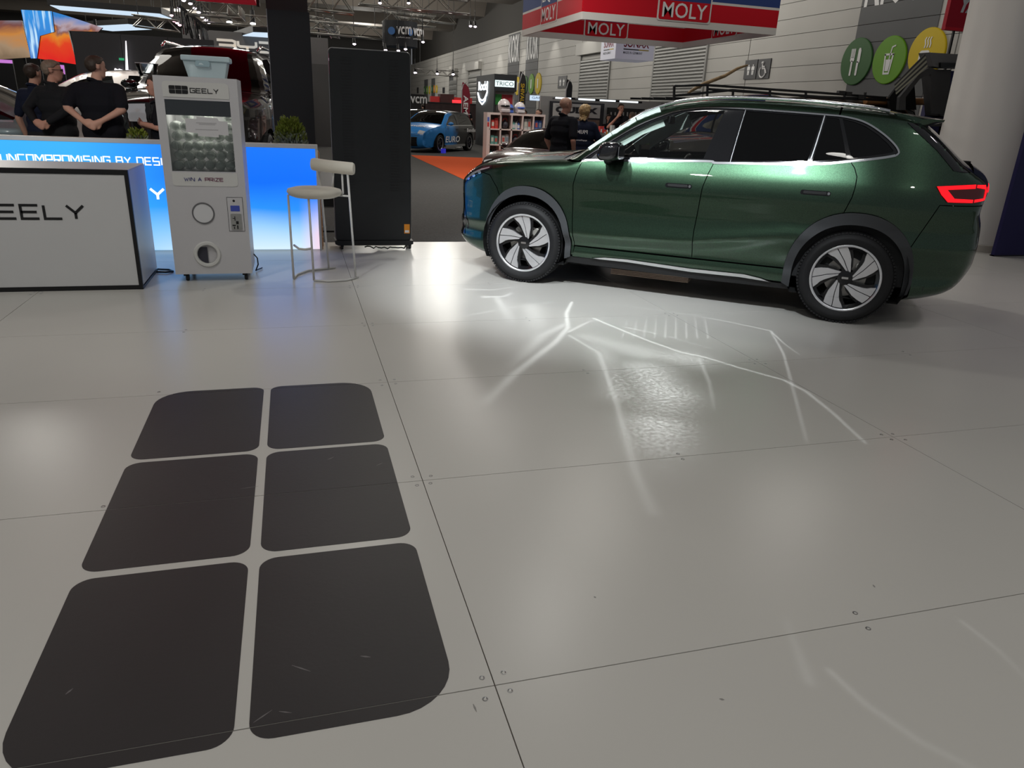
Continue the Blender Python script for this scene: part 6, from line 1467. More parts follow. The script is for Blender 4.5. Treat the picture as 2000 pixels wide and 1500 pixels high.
    for xx in (1.2, .3):
        for s_ in (.38, -.38): b.cbox((xx, s_, bl-.15), (.14, .46, .75))
    b.build('cabin', dark_trim, t)
    return t, sh
def stage(name, label, x0, x1, y0, y1, h_):
    b = MB(); b.box((x0, y0, -.04), (x1, y1, h_)); t = thing(name, label, 'platform', ((x0+x1)/2, (y0+y1)/2, -.04)); b.build('deck', mat('deck_grey', (.2, .2, .2), .4, noise=(1, .1)), t, True, bevel=.01)
    b = MB(); b.box((x0+.02, y0-.01, -.04), (x1-.02, y0, h_-.03)); b.build('fascia', black_pl, t, True)
# black SUV
pblack = car_paint('black_paint', (.008, .0065, .007), .3, .2, .1); refl_red = car_paint('red_roof_reflection', (.10, .006, .010), .4, .25, .2)
stage('vehicle_stage', 'low grey platform under the black SUV behind the LED wall', -2.9, .75, 12.05, 15.8, .26)
t, sh = bgcar('black_suv', 'large glossy black off-road SUV with dark red roof facing the stand', 'suv', (-.88, 14.55, .26), math.radians(-97), pblack, glass('suv_glass_red_reflection', (.06, .012, .016)), trim=chrome, style='ten')  # red reflection of the banner put into the glass tint
sh.skin('roof_panel', 11, 14, refl_red, t, .035, -.82, .82, 12, off=.012)  # red reflection put into the colour of the black roof
for i in range(8): sh.skin('roof_reflection_tile', 11.25+.0, 11.75, mat('tile_reflection', (.75, .8, .82), .2, emit=(.75, .88, .95), estr=.55), t, .035, -.62+i*.155, -.62+i*.155+.12, 3, off=.03)  # glowing tiles stand for white reflections in the sunroof
for s_ in (1, -1):
    b = MB(); b.tube([(1.75, s_*.68, 1.90), (1.5, s_*.70, 1.98), (-.3, s_*.70, 2.0), (-.6, s_*.69, 1.93)], .022, 8); b.build('roof_rail', chrome, t, smooth=True)
# white car, silver car, grey car, blue cars
pwhite = car_paint('pearl_white', (.62, .58, .54), .2, .3, .05); psilver = car_paint('teal_silver', (.24, .31, .33), .6, .3, .1); pgrey = car_paint('slate_grey', (.10, .13, .18), .6, .3, .1)
stage('vehicle_stage', 'platform under the white car in front of the dark stage wall', -6.6, -.8, 15.9, 18.6, .42)
bgcar('white_car', 'pearl white sedan on a platform behind the black shirted man', 'sedan', (-2.0, 17.2, .42), math.pi, pwhite, glass_clear)
bgcar('silver_car', 'teal silver car behind the man in the dark jacket', 'sedan', (-3.75, 10.95, .14), math.pi, psilver)
stage('vehicle_stage', 'thin platform under the teal silver car at the left edge', -8.6, -1.15, 8.86, 12.0, .14)
stage('vehicle_stage', 'distant platform under the grey car between totem and display', 1.0, 6.6, 43.6, 46.4, .62)
bgcar('grey_car', 'distant slate grey sedan seen between the totem and the poster display', 'sedan', (5.2, 45., .62), math.pi, pgrey)
pblue = car_paint('racing_blue', (.02, .22, .60), .2, .3, .05)
racing = mat('racing_wrap', (.02, .22, .60), .35, coat=.4)
def wrap_blue(m):
    nt = m.node_tree; bs = nt.nodes['Principled BSDF']; tc = nt.nodes.new('ShaderNodeTexCoord'); sep = nt.nodes.new('ShaderNodeSeparateXYZ'); nt.links.new(tc.outputs['Object'], sep.inputs[0])
    n = nt.nodes.new('ShaderNodeTexNoise'); n.inputs['Scale'].default_value = 1.6; n.inputs['Distortion'].default_value = 1.; nt.links.new(tc.outputs['Object'], n.inputs['Vector'])
    ma = nt.nodes.new('ShaderNodeMath'); ma.operation = 'MULTIPLY_ADD'; ma.inputs[1].default_value = .9; nt.links.new(n.outputs['Fac'], ma.inputs[0]); nt.links.new(sep.outputs['X'], ma.inputs[2])
    cr = nt.nodes.new('ShaderNodeValToRGB'); mr = nt.nodes.new('ShaderNodeMapRange'); mr.inputs['From Min'].default_value = -1; mr.inputs['From Max'].default_value = 4; nt.links.new(ma.outputs[0], mr.inputs[0]); nt.links.new(mr.outputs[0], cr.inputs[0])
    e = cr.color_ramp.elements; e[0].position = .5; e[0].color = (.025, .025, .026, 1); e[1].position = .62; e[1].color = (.02, .22, .60, 1); k = cr.color_ramp.elements.new(.2); k.color = (.03, .03, .03, 1)
    nt.links.new(cr.outputs[0], bs.inputs['Base Color'])
wrap_blue(racing)
rz_r = math.atan2(-.80, -.60); rcar, rsh = bgcar('race_car', 'blue and black hatchback race car with white EURO and Bendix lettering', 'hatch', (6.15, 30.6, -.04), rz_r, racing, glass_dark, style='five', rimm=mat('rim_dark', (.03, .03, .05), .3, .6))
FL = Matrix.Identity(4)
def side_text(car, sh, s, x, z, h_, w_, m_, shear=.2):
    y_ = float(sh.y([x-w_/2], [z+h_/2])[0])+.012
    lettering(car, s, frame((x, y_, z), (-1, 0, 0), (0, 0, 1)), h_, m_, width=w_, bold=.02, shear=shear, d=.004, world=False)
side_text(rcar, rsh, 'EURO', 2.25, .36, .22, 1.25, white); side_text(rcar, rsh, 'Bendix', .35, .72, .14, .85, white, 0)
b = MB(); F = frame((3.12, -.45, .885), (0, 1, 0), (-.97, 0, .24)); lettering(rcar, 'Bendix', F, .22, white, width=.95, bold=.02, d=.012, world=False)
b = MB(); b.box((-.62, -.62, 1.36), (-.30, .62, 1.385)); b.build('rear_wing', mat('wing_white', (.6, .62, .58), .4), rcar, bevel=.005)
for s_ in (1, -1):
    b = MB(); b.box((.45, s_*.86-.02, .20), (2.2, s_*.86+.02, .27)); b.build('side_skirt', silver, rcar)
    b = MB(); b.box((2.55, s_*.93, -.0), (2.72, s_*1.05, .16)); b.build('wheel_chock', mat('chock_blue', (.03, .03, .5), .4, emit=(.05, .05, .8), estr=.3), rcar)
bgcar('blue_car', 'pale blue car half hidden behind the poster display next to the race car', 'hatch', (6.3, 36.2, -.04), rz_r, car_paint('sky_blue', (.10, .36, .62), .2, .3, .05))
pdark = car_paint('maroon_black', (.028, .008, .009), .4, .22, .15)
bgcar('maroon_car', 'dark maroon car parked beyond the green bonnet', 'hatch', (6.0, 15.7, -.04), math.radians(-138), pdark, glass_dark, trim=chrome)[0].scale = (.85, .85, .85)
# 4x4 with roof rack
pbronze = car_paint('four_wd_paint', (.06, .045, .035), .5, .35, .1)
fw, fsh = bgcar('four_wheel_drive', 'dark four wheel drive with black roof rack behind the green SUV', 'suv', (8.75, 10.75, -.04), math.pi, pbronze, glass_dark)
def rack_pt(u, v): return PY(u, v, 9.75)
rk = thing('roof_rack', 'black tubular roof rack rising behind the green SUV roof', 'roof rack', rack_pt(1500, 195)); rkm = mat('rack_black', (.010, .010, .011), .4)
for pts in (((1317, 168), (1378, 166), (1600, 181), (1730, 191)), ((1317, 187), (1430, 176), (1600, 190), (1730, 196)), ((1382, 174), (1600, 189), (1740, 195))):
    b = MB(); b.tube([rack_pt(*q) for q in pts], .018, 6); b.build('rail', rkm, rk, True, smooth=True)
for u, v0, v1 in ((1317, 168, 200), (1382, 167, 188), (1432, 176, 188), (1504, 175, 190), (1574, 180, 196), (1650, 178, 192), (1690, 180, 196)):
    b = MB(); b.tube([rack_pt(u, v0), rack_pt(u-1, v1)], .018, 6); b.build('upright', rkm, rk, True)
b = MB()
for (u, v) in ((1642, 181), (1656, 183), (1680, 190)): b.cbox(rack_pt(u, v), (.10, .06, .05))
b.build('clamp', rkm, rk, True)
for yy in (10.2, 10.6, 11.0, 11.4):
    b = MB(); a_ = rack_pt(1330, 188); c_ = rack_pt(1730, 198); b.bar((a_.x, yy, a_.z-.02), (c_.x, yy, c_.z-.02), .03); b.build('slat', rkm, rk, True)
b = MB(); b.tube([PY(u, v, 9.9) for u, v in ((1342, 184), (1352, 176), (1374, 164), (1416, 148), (1440, 134), (1460, 127))], [.014, .022, .026, .024, .02, .012], 8); ob = b.build('recovery_rope', mat('rope_tan', (.30, .20, .10), .6, noise=(20, .7)), None, smooth=True); tag(ob, 'tan and black rope pole slanting up from the roof rack', 'rope')
a_ = PY(1690, 197, 10.); b = MB(); b.tube([a_, PY(1830, 199, 10.)], .05, 12); tag(b.build('copper_tube', mat('copper_tube', (.45, .22, .09), .35, .7)), 'copper coloured tube lying under the rooftop tent', 'tube')
# roof tent
ty = 9.6; tent = thing('roof_tent', 'open grey rooftop tent with white striped awning behind the green SUV tail', 'tent', PY(1800, 220, ty)); tdk = mat('tent_dark', (.045, .045, .047), .8, noise=(6, .15)); tgr = mat('tent_lid', (.12, .12, .125), .5); tst = mat('awning_stripe', (.33, .33, .26), .8)
def tp(u, v, d=0): return PY(u, v, ty+d)
P_ = [tp(*q) for q in ((1750, 215), (1752, 190), (1790, 145), (1810, 132), (1824, 136), (1835, 224), (1818, 222), (1813, 145), (1792, 154), (1764, 190), (1764, 215))]
b = MB(); b.prism([(q.x, q.z) for q in P_][::-1], frame((0, ty, 0), (1, 0, 0), (0, 0, 1)), 0, .05); b.build('door_frame', tdk, tent, True)
P_ = [tp(*q) for q in ((1824, 136), (1854, 136), (1850, 230), (1832, 226))]
b = MB(); b.prism([(q.x, q.z) for q in P_][::-1], frame((0, ty, 0), (1, 0, 0), (0, 0, 1)), -.25, .03); b.build('side_wall', tdk, tent, True)
P_ = [tp(*q) for q in ((1806, 103), (1884, 108), (1880, 134), (1830, 133), (1815, 130))]
b = MB(); b.prism([(q.x, q.z) for q in P_][::-1], frame((0, ty, 0), (1, 0, 0), (0, 0, 1)), -.12, .08); b.build('lid', tgr, tent, True)
b = MB(); b.prism([(q.x, q.z) for q in [tp(1825, 123), tp(1861, 124), tp(1860, 131), tp(1825, 133)]][::-1], frame((0, ty, 0), (1, 0, 0), (0, 0, 1)), .08, .12); b.build('latch', edge_black, tent, True)
sv = [((1807, 104), (1748, 166), (1750, 184)), ]
cols = 6
for i in range(cols):
    f0, f1 = i/cols, (i+1)/cols
    def q_(f, top):
        a0 = (1807+(1812-1807)*f, 105+25*f); a1 = (1748+(1751-1748)*f, 164+20*f); return a0 if top else a1
    V_ = [tp(*q_(f0, True), -.1), tp(*q_(f0, False), -.45), tp(*q_(f1, False), -.45), tp(*q_(f1, True), -.1)]
    b = MB(); b.add(V_+[v_+Vector((0, .012, 0)) for v_ in V_], [(0, 1, 2, 3), (7, 6, 5, 4), (0, 4, 5, 1), (1, 5, 6, 2), (2, 6, 7, 3), (3, 7, 4, 0)]); b.build('awning_panel', tst if i % 2 else tdk, tent, True)
b = MB(); b.prism([(q.x, q.z) for q in [tp(1764, 190), tp(1792, 154), tp(1813, 145), tp(1818, 215), tp(1764, 215)]][::-1], frame((0, ty, 0), (1, 0, 0), (0, 0, 1)), -.32, -.28); b.build('inner_liner', mat('tent_black', (.006, .006, .007), .9), tent, True)
b = MB(); a_ = tp(1745, 217); c_ = tp(1860, 232); b.box((a_.x, ty-.1, c_.z-.12), (c_.x, ty+.4, c_.z)); b.build('mattress_base', tdk, tent, True)
b = MB()
for xx in (a_.x+.15, c_.x-.15):
    for yy in (ty, ty+.35): b.bar((xx, yy, -.04), (xx, yy, c_.z-.12), .06)
b.build('display_stand', edge_black, tent, True)
# navy booth wall behind the tent
a_ = PY(1826, 136, 11.5); c_ = PY(1872, 136, 11.5); b = MB(); b.box((a_.x, 11.5, -.04), (c_.x+1.5, 11.6, a_.z)); tag(b.build('booth_panel', navy), 'navy booth wall behind the rooftop tent', 'panel')

# ------------------------------------------------------------------ retail corner
pinkw = mat('shelf_white', (.72, .58, .53), .5, noise=(4, .03)); SY = 18.4
a_ = PY(957, 221, SY); c_ = PY(1064, 226, SY); zt = a_.z; ncol = 5; cw = (c_.x-a_.x)/ncol; rowh = .365
sh_ = thing('cube_shelf', 'white open cube shelf stocked with car care products', 'shelf', (a_.x, SY, -.04))
for i in range(ncol+1):
    b = MB(); x = a_.x+cw*i; b.box((x-.018-(.05 if i == 0 else 0), SY, -.04), (x+.018, SY+.36, zt-.03)); b.build('upright', pinkw, sh_, True)
b = MB(); b.box((a_.x-.07, SY, zt-.03), (c_.x+.02, SY+.36, zt+.02)); b.build('top_board', pinkw, sh_, True)
for j in range(1, 5):
    b = MB(); b.box((a_.x, SY, zt-rowh*j-.015), (c_.x, SY+.36, zt-rowh*j+.015)); b.build('shelf_board', pinkw, sh_, True)
b = MB(); b.box((a_.x-.05, SY+.36, -.04), (c_.x, SY+.38, zt)); b.build('back_board', mat('shelf_back', (.30, .25, .24), .6), sh_, True)
for k, (zz, c3_) in enumerate(((zt-.13, (.1, .15, .5)), (zt-.25, (.6, .05, .05)))): b = MB(); b.box((a_.x-.06, SY-.003, zz-.06), (a_.x-.01, SY, zz+.04)); b.build('price_tag', mat('tag%d' % k, c3_, .5), sh_, True)
rr = random.Random(21)
pc = [((.55, .05, .04), 'red'), ((.06, .06, .065), 'black'), ((.12, .30, .26), 'green'), ((.5, .5, .48), 'white'), ((.06, .12, .35), 'blue'), ((.5, .28, .04), 'amber')]
def bottle(x, y, z, h_, col, nm, label, group):
    t = thing('bottle', label, 'bottle', (x, y, z), group=group); bb = MB(); r = h_*.16
    bb.lathe([(r, 0), (r, h_*.62), (r*.4, h_*.78), (r*.35, h_*.84)], 12, None, True); bb.build('bottle_body', mat('bottle_'+nm, col, .35, noise=(10, .1)), t, smooth=True, ang=40)
    bb = MB(); bb.lathe([(r*.45, h_*.84), (r*.45, h_)], 10, None, True); bb.build('cap', black_pl, t)
    bb = MB(); bb.lathe([(r*1.02, h_*.15), (r*1.02, h_*.5)], 12, None, False); bb.build('label_band', paper, t)
rown = ('top', 'second', 'third', 'fourth')
coln = ('first', 'second', 'third', 'fourth', 'last')
for j in range(4):
    for i in range(ncol):
        z = zt-rowh*(j+1)+.015; x = a_.x+cw*i+.04; wv = cw-.08; style = (i*3+j*5) % 4
        if style in (0, 1):
            col, cn = pc[(i+j*2) % 6]
            for q in range(2):
                t = thing('product_box', '%s boxed product, %s of its pair, %s row of the cube shelf, %s column' % (cn, ('left', 'right')[q], rown[j], coln[i]), 'box', (x+wv*(.08+.46*q), SY+.06, z), group='products on the cube shelf')
                h_ = rr.uniform(.19, .27); b = MB(); b.box((0, 0, 0), (wv*.40, .12, h_)); b.build('carton', mat('carton_'+cn, col, .5, noise=(6, .15)), t)
                b = MB(); b.box((wv*.06, -.003, h_*.3), (wv*.34, 0, h_*.75)); b.build('print', mat('carton_print_%d' % ((i+q) % 3), ((.6, .58, .5), (.5, .1, .08), (.2, .25, .3))[(i+q) % 3], .5), t)
        elif style == 2:
            for q in range(3):
                col, cn = pc[(i+j+q) % 6]; bottle(x+wv*(.18+.32*q), SY+.10, z, rr.uniform(.19, .25), col, cn, '%s bottle on the %s row of the cube shelf, %s column' % (cn, rown[j], coln[i]), 'products on the cube shelf')
        else:
            t = thing('product_bag', 'dark bulky bag on the %s row of the cube shelf, %s column' % (rown[j], coln[i]), 'bag', (x+wv/2, SY+.14, z), group='products on the cube shelf'); b = MB(); b.sphere((0, 0, .10), (wv*.42, .11, .10), 12, 8); b.build('bag_body', mat('bag_dark', (.05, .045, .06), .6, noise=(9, .6)), t, smooth=True); b = MB(); b.tube([(-.06, 0, .17), (-.03, 0, .24), (.03, 0, .24), (.06, 0, .17)], .012, 6); b.build('handle', mat('bag_red', (.5, .05, .05), .5), t)
def helmet(p_, s_, m_, label, rz=0., m2=None):
    t = thing('helmet', label, 'helmet', p_, rz); b = MB(); b.sphere((0, 0, .13*s_), (.13*s_, .16*s_, .14*s_), 18, 12); b.build('shell', m_, t, smooth=True)
    b = MB(); b.sphere((0, -.035*s_, .13*s_), (.118*s_, .138*s_, .05*s_), 16, 8); b.build('visor', m2 or gloss_black, t, smooth=True); b = MB(); b.cbox((0, -.09*s_, .04*s_), (.19*s_, .15*s_, .07*s_)); b.build('chin_guard', m_, t, bevel=.02)
q = PY(984, 219, SY+.15); helmet((q.x, q.y, zt+.02), 1.2, mat('helmet_pale', (.62, .55, .55), .3, coat=.5), 'pale white racing helmet on top of the cube shelf, leftmost')
q = PY(1015, 219, SY+.15); helmet((q.x, q.y, zt+.02), 1.0, mat('helmet_white', (.65, .6, .6), .3, coat=.5), 'white helmet with blue trim on top of the cube shelf', 0, mat('visor_blue', (.05, .12, .5), .2))
q = PY(1003, 219, SY+.2); helmet((q.x-.10, q.y+.02, zt+.02), .8, mat('helmet_blue', (.05, .12, .45), .3, coat=.5), 'blue helmet on top of the cube shelf beside the white one')
# black booth with neon
TY2 = 33.; KB = 1.53; cxb = PY(966, 146, TY2).x; xr = PY(1010, 150, TY2).x; ztb = PY(966, 144, TY2).z; yb2 = PX(931, 148, cxb).y
bt = thing('black_booth', 'black booth tower with white neon outline and glowing TRICO sign', 'booth', (cxb, TY2, -.04)); bk = mat('booth_black', (.022, .024, .028), .55, noise=(1, .1))
b = MB(); b.box((cxb, TY2+.35, -.04), (xr, yb2, ztb)); b.build('tower', bk, bt, True)
b = MB(); b.box((cxb, TY2, PY(980, 178, TY2).z), (xr, TY2+.35, ztb)); b.build('header', bk, bt, True)
b = MB(); b.box((cxb, TY2, -.04), (cxb+.06, TY2+.35, PY(980, 178, TY2).z)); b.build('side_cheek', bk, bt, True)
b = MB(); b.box((cxb+.06, TY2+.30, -.04), (xr, TY2+.35, PY(980, 178, TY2).z)); b.build('pegboard', mat('peg_pale', (.42, .38, .36), .6), bt, True)
neon = mat('neon_white', (.8, .85, .9), .3, emit=(.85, .95, 1.), estr=3.)
a_ = PY(965, 156, TY2); c_ = PY(1004, 171, TY2); 
b = MB(); b.box((cxb+.03, TY2-.03, c_.z), (c_.x, TY2, a_.z)); sg = b.build('sign_box', mat('sign_glow', (.7, .8, .8), .4, emit=(.75, .95, .95), estr=.9), bt, True)
lettering(sg, 'TRICO', frame((cxb+.06, TY2-.03, c_.z+.05), (1, 0, 0), (0, 0, 1)), a_.z-c_.z-.1, dark_sign, width=c_.x-cxb-.1, bold=.0, d=.006)
Ym0, Ym1 = PX(934, 200, cxb).y, PX(952, 200, cxb).y; zt1, zb1 = PX(943, 160, cxb).z, PX(943, 204, cxb).z; ym = (Ym0+Ym1)/2; ry = abs(Ym1-Ym0)/2
for pts in ([(cxb-.03, ym+ry, zt1-.5), (cxb-.03, ym+ry, zb1+.5), (cxb-.03, ym+ry*.6, zb1+.15), (cxb-.03, ym, zb1), (cxb-.03, ym-ry*.6, zb1+.15), (cxb-.03, ym-ry, zb1+.5), (cxb-.03, ym-ry, zt1)], [(cxb-.03, ym+ry, zt1-.45), (cxb-.03, ym+ry*.5, zt1-.72), (cxb-.03, ym, zt1-.8), (cxb-.03, ym-ry*.5, zt1-.72), (cxb-.03, ym-ry, zt1-.45)]):
    b = MB(); b.tube(pts, .028, 6); b.build('neon_tube', neon, bt, True, smooth=True)
b = MB(); b.prism([(ry*.85, zt1-.7), (ry*.85, zb1+.45), (0, zb1+.1), (-ry*.85, zb1+.45), (-ry*.85, zt1-.7), (0, zt1-.9)], frame((cxb-.005, ym, 0), (0, -1, 0), (0, 0, 1)), 0, .01); b.build('neon_field', mat('neon_blue', (.04, .09, .2), .5), bt, True)
lettering(bt, 'Rock', frame((cxb-.02, ym+ry*.9, zt1-.36), (0, -1, 0), (0, 0, 1)), .38, neon, width=ry*1.8, bold=.02, d=.01)
for i in range(12):
    x = cxb+.10+i*(xr-cxb-.15)/12; col = (.03, .30, .05) if i < 5 else (.45, .03, .04); zz = PY(980, 184, TY2).z
    t = thing('wiper_blade', '%s packaged wiper blade hanging in the black booth, number %s of the row' % (('green' if i < 5 else 'red'), ('one two three four five six seven eight nine ten eleven twelve'.split())[i]), 'wiper blade', (x, TY2+.27, zz-.9*KB), group='wiper blades in the booth')
    b = MB(); b.box((-.03, 0, .62*KB), (.03, .025, .9*KB)); b.build('header_card', mat('card_%d' % (i < 5), col, .5), t); b = MB(); b.box((-.02, .005, 0), (.02, .022, .62*KB)); b.build('blade', black_pl, t)
# feather flags
def flag(px_top, px_bot, Y, wpx, m_, label, word, tm, lean=1):
    a_ = PY(*px_top, Y); c_ = PY(*px_bot, Y); wd = wpx*Y*1.05/CAM_F
    t = thing('feather_flag', label, 'flag', (c_.x, Y, -.04)); b = MB(); b.tube([(c_.x, Y, -.04), (c_.x, Y, a_.z-.3), (c_.x+.05*lean, Y, a_.z-.1), (c_.x+wd*.5*lean, Y, a_.z)], .02, 6); b.build('pole', silver, t, True)
    b = MB(); b.lathe([(.25, 0), (.25, .03), (.05, .06)], 20, Matrix.Translation((c_.x, Y, -.04)), True); b.build('base', black_pl, t, True)
    H_ = a_.z-c_.z; pts = [(0, .0), (wd, .0), (wd, H_*.72), (wd*.8, H_*.88), (wd*.35, H_*.98), (.02, H_), (0, H_*.9)]
    b = MB(); b.prism([(x*lean, z) for x, z in pts] if lean > 0 else [(x*lean, z) for x, z in pts][::-1], frame((c_.x, Y, c_.z), (1, 0, 0), (0, 0, 1)), -.006, .006); fo = b.build('cloth', m_, t, True)
    if word:
        x0 = c_.x+(wd*.22 if lean > 0 else -wd*.78); lettering(fo, word, frame((x0, Y-.01, c_.z+H_*.68), (0, 0, -1), (1, 0, 0)), wd*.55, tm, width=H_*.62, bold=.02, d=.004)
flag((897, 160), (901, 240), 32., 15, mat('flag_red', (.20, .01, .025), .7, noise=(2, .2)), 'dark red feather flag with pale lettering beyond the race car', 'AEMFI', white)
flag((1011, 139), (1012, 212), 20., 13, mat('flag_black', (.02, .02, .02), .7), 'black feather flag with yellow SHIVAUL lettering behind the cube shelf', 'SHIVAUL', mat('flag_yellow', (.6, .38, .02), .6))
flag((1108, 155), (1104, 200), 23., 12, mat('flag_navy', (.012, .013, .016), .7), 'plain black feather flag above the bald man', None, None)
# QUIXX stand
QY = 21.; a_ = PY(1074, 197, QY); c_ = PY(1177, 252, QY)
t = thing('quixx_sign', 'black framed white QUIXX sign board behind the two staff', 'sign', (a_.x, QY, -.04)); b = MB(); b.box((a_.x, QY, -.04), (c_.x, QY+.1, a_.z)); b.build('frame_board', dark_sign, t, True)
x0, x1 = a_.x+.1, c_.x-.12; zA = PY(1120, 229, QY).z; zBt = PY(1120, 203, QY).z; b = MB(); b.box((x0, QY-.01, zA), (x1, QY, zBt)); b.build('sign_face', mat('quixx_face', (.56, .54, .51), .5), t, True)
lettering(t, 'QUIXX', frame((x0+.08, QY-.012, zA+.08), (1, 0, 0), (0, 0, 1)), zBt-zA-.16, dark_sign, width=x1-x0-.16, bold=.06, d=.004)
b = MB(); b.box((x0, QY-.006, zA-.25), (x1, QY, zA-.05)); b.build('lower_strip', mat('poster_brown', (.22, .14, .11), .6, noise=(5, .6)), t, True)
a_ = PY(1040, 195, 21.); b = MB(); c_ = PY(1180, 262, 21.5); b.box((PY(1056, 195, 21.6).x, 21.6, -.04), (PY(1420, 215, 21.6).x, 21.7, PY(1150, 192, 21.6).z)); tw = thing('stall_wall', 'pale stall wall behind the QUIXX sign', 'wall panel', (a_.x, 21.6, -.04)); b.build('board', mat('stall_white', (.40, .40, .39), .6, noise=(2, .06)), tw, True)
b = MB(); b.box((PY(1191, 206, 21.4).x, 21.4, PY(1191, 225, 21.4).z-.6), (PY(1420, 225, 21.4).x, 21.58, PY(1191, 210, 21.4).z)); b.build('dark_slatwall', mat('slat_black', (.02, .02, .02), .6), tw, True)
for i in range(26):
    x = PY(1193+i*8, 222, 21.35).x; z = PY(1193+i*8, 219, 21.35).z; b = MB(); b.box((x, 21.35, z-.16), (x+.03, 21.39, z)); b.build('hook_tag', mat('hook_pale', (.45, .44, .42), .5), tw, True)
for u0, u1 in ((1085, 1115), (1130, 1162), (1172, 1202), (1208, 1246)):
    p0 = PY(u0, 191+(u0-1085)*.055, 20.8); p1 = PY(u1, 191+(u1-1085)*.055, 20.8); t = thing('tube_light', 'slim white tube light above the pale stall wall, %s from the left' % {1085: 'first', 1130: 'second', 1172: 'third', 1208: 'fourth'}[u0], 'light', p0, group='stall tube lights'); b = MB(); b.tube([p0, p1], .022, 8); b.build('tube', mat('tube_glow', (.8, .85, .9), .3, emit=(.85, .95, 1.), estr=1.3), t, True); b = MB(); b.bar(p1, p1+Vector((.12, 0, 0)), .05); b.build('holder', black_pl, t, True); b = MB(); b.bar(p0+Vector((.2, 0, 0)), p0+Vector((.2, .8, .0)), .02); b.build('arm', black_pl, t, True)
a_ = PY(1036, 186, 22.5); c_ = PY(1077, 198, 22.5); t = thing('garage_sign', 'small glowing blue white GARAGE sign above the cube shelf', 'sign', (a_.x, 22.5, c_.z)); b = MB(); b.box((a_.x, 22.5, c_.z), (c_.x, 22.56, a_.z)); b.build('lightbox', mat('garage_glow', (.6, .7, .8), .4, emit=(.6, .78, 1.), estr=.8), t, True); lettering(t, 'GARAGE', frame((a_.x+.05, 22.5, c_.z+.05), (1, 0, 0), (0, 0, 1)), a_.z-c_.z-.08, mat('garage_ink', (.1, .15, .3), .5), width=c_.x-a_.x-.1, d=.006); b = MB(); b.bar(((a_.x+c_.x)/2, 22.6, -.04), ((a_.x+c_.x)/2, 22.6, c_.z), .05); b.build('post', black_pl, t, True)
# sales counter with bottles
CY = 18.2; a_ = PY(1160, 266, CY); c_ = PY(1330, 274, CY); t = thing('sales_counter', 'pinkish sales counter with bottles behind the green bonnet', 'counter', (a_.x, CY, -.04)); b = MB(); b.box((a_.x, CY, -.04), (c_.x, CY+.6, a_.z)); b.build('front', pinkw, t, True); b = MB(); b.box((a_.x-.03, CY-.03, a_.z), (c_.x+.03, CY+.63, a_.z+.03)); b.build('top', pinkw, t, True)
b = MB(); q = PY(1166, 276, CY); b.box((q.x, CY-.004, q.z-.1), (q.x+.14, CY, q.z+.02)); b.build('pink_print', mat('pink_ink', (.7, .1, .35), .5), t, True)
for i in range(14):
    x = PY(1163+i*7.5, 265, CY+.2).x; col, cn = pc[(i*5) % 6]; bottle(x, CY+.2, a_.z+.03, .17+.03*((i*7) % 3), col, cn, '%s bottle standing on the sales counter, %s from its left end' % (cn, 'first second third fourth fifth sixth seventh eighth ninth tenth eleventh twelfth thirteenth fourteenth'.split()[i]), 'bottles on the sales counter')
# clutter table behind the couple
CY = 17.2; a_ = PY(1070, 246, CY); c_ = PY(1240, 252, CY); t = thing('display_table', 'table crowded with merchandise behind the two staff', 'table', (a_.x, CY, -.04)); b = MB(); b.box((a_.x, CY, a_.z-.25), (c_.x, CY+.7, a_.z-.22)); b.build('table_top', mat('table_dark', (.08, .07, .07), .5), t, True)
for xx in (a_.x+.05, c_.x-.1):
    for yy in (CY+.05, CY+.62): b = MB(); b.bar((xx, yy, -.04), (xx, yy, a_.z-.25), .05); b.build('leg', black_pl, t, True)
rr = random.Random(4)
for i in range(22):
    x = a_.x+.1+(c_.x-a_.x-.2)*i/22; col, cn = pc[rr.randrange(6)]; h_ = rr.uniform(.12, .32); o = thing('merch_box', '%s merchandise carton on the crowded display table, item %s from the left' % (cn, 'one two three four five six seven eight nine ten eleven twelve thirteen fourteen fifteen sixteen seventeen eighteen nineteen twenty twenty-one twenty-two'.split()[i]), 'box', (x, CY+.1+rr.uniform(0, .25), a_.z-.22), rr.uniform(-.3, .3), group='cartons on the display table'); b = MB(); b.box((0, 0, 0), (rr.uniform(.07, .11), .1, h_)); b.build('carton', mat('carton_'+cn, col, .5), o); b = MB(); b.box((.015, -.003, h_*.35), (.055, 0, h_*.75)); b.build('print', paper, o)
# clothing stall seen through the SUV windows
b = MB(); KY = 13.2; a_ = PY(1290, 230, KY); c_ = PY(1480, 300, KY); t = thing('merch_backdrop', 'black merchandise backdrop seen through the green SUV windows', 'wall panel', (a_.x, KY, -.04)); b.box((a_.x, KY, -.04), (c_.x, KY+.05, 1.75)); b.build('board', mat('backdrop_black', (.018, .018, .02), .8), t, True)
q = PY(1352, 262, KY-.1); t = thing('hanging_shirt', 'white shirt hanging on the black backdrop seen through the front window', 'shirt', (q.x, KY-.1, .9)); shp = [(-.2, 0), (.2, 0), (.22, .5), (.36, .38), (.42, .48), (.2, .72), (.08, .75), (-.08, .75), (-.2, .72), (-.42, .48), (-.36, .38), (-.22, .5)]
b = MB(); b.prism(shp, frame((q.x, KY-.045, .62), (1, 0, 0), (0, 0, 1)), -.045, .04); b.build('shirt_cloth', mat('shirt_white', (.55, .55, .52), .8), t, True); b = MB(); b.tube([(q.x, KY-.03, 1.36), (q.x, KY-.03, 1.44), (q.x+.03, KY-.0, 1.47)], .008, 6); b.build('hanger', chrome, t, True)
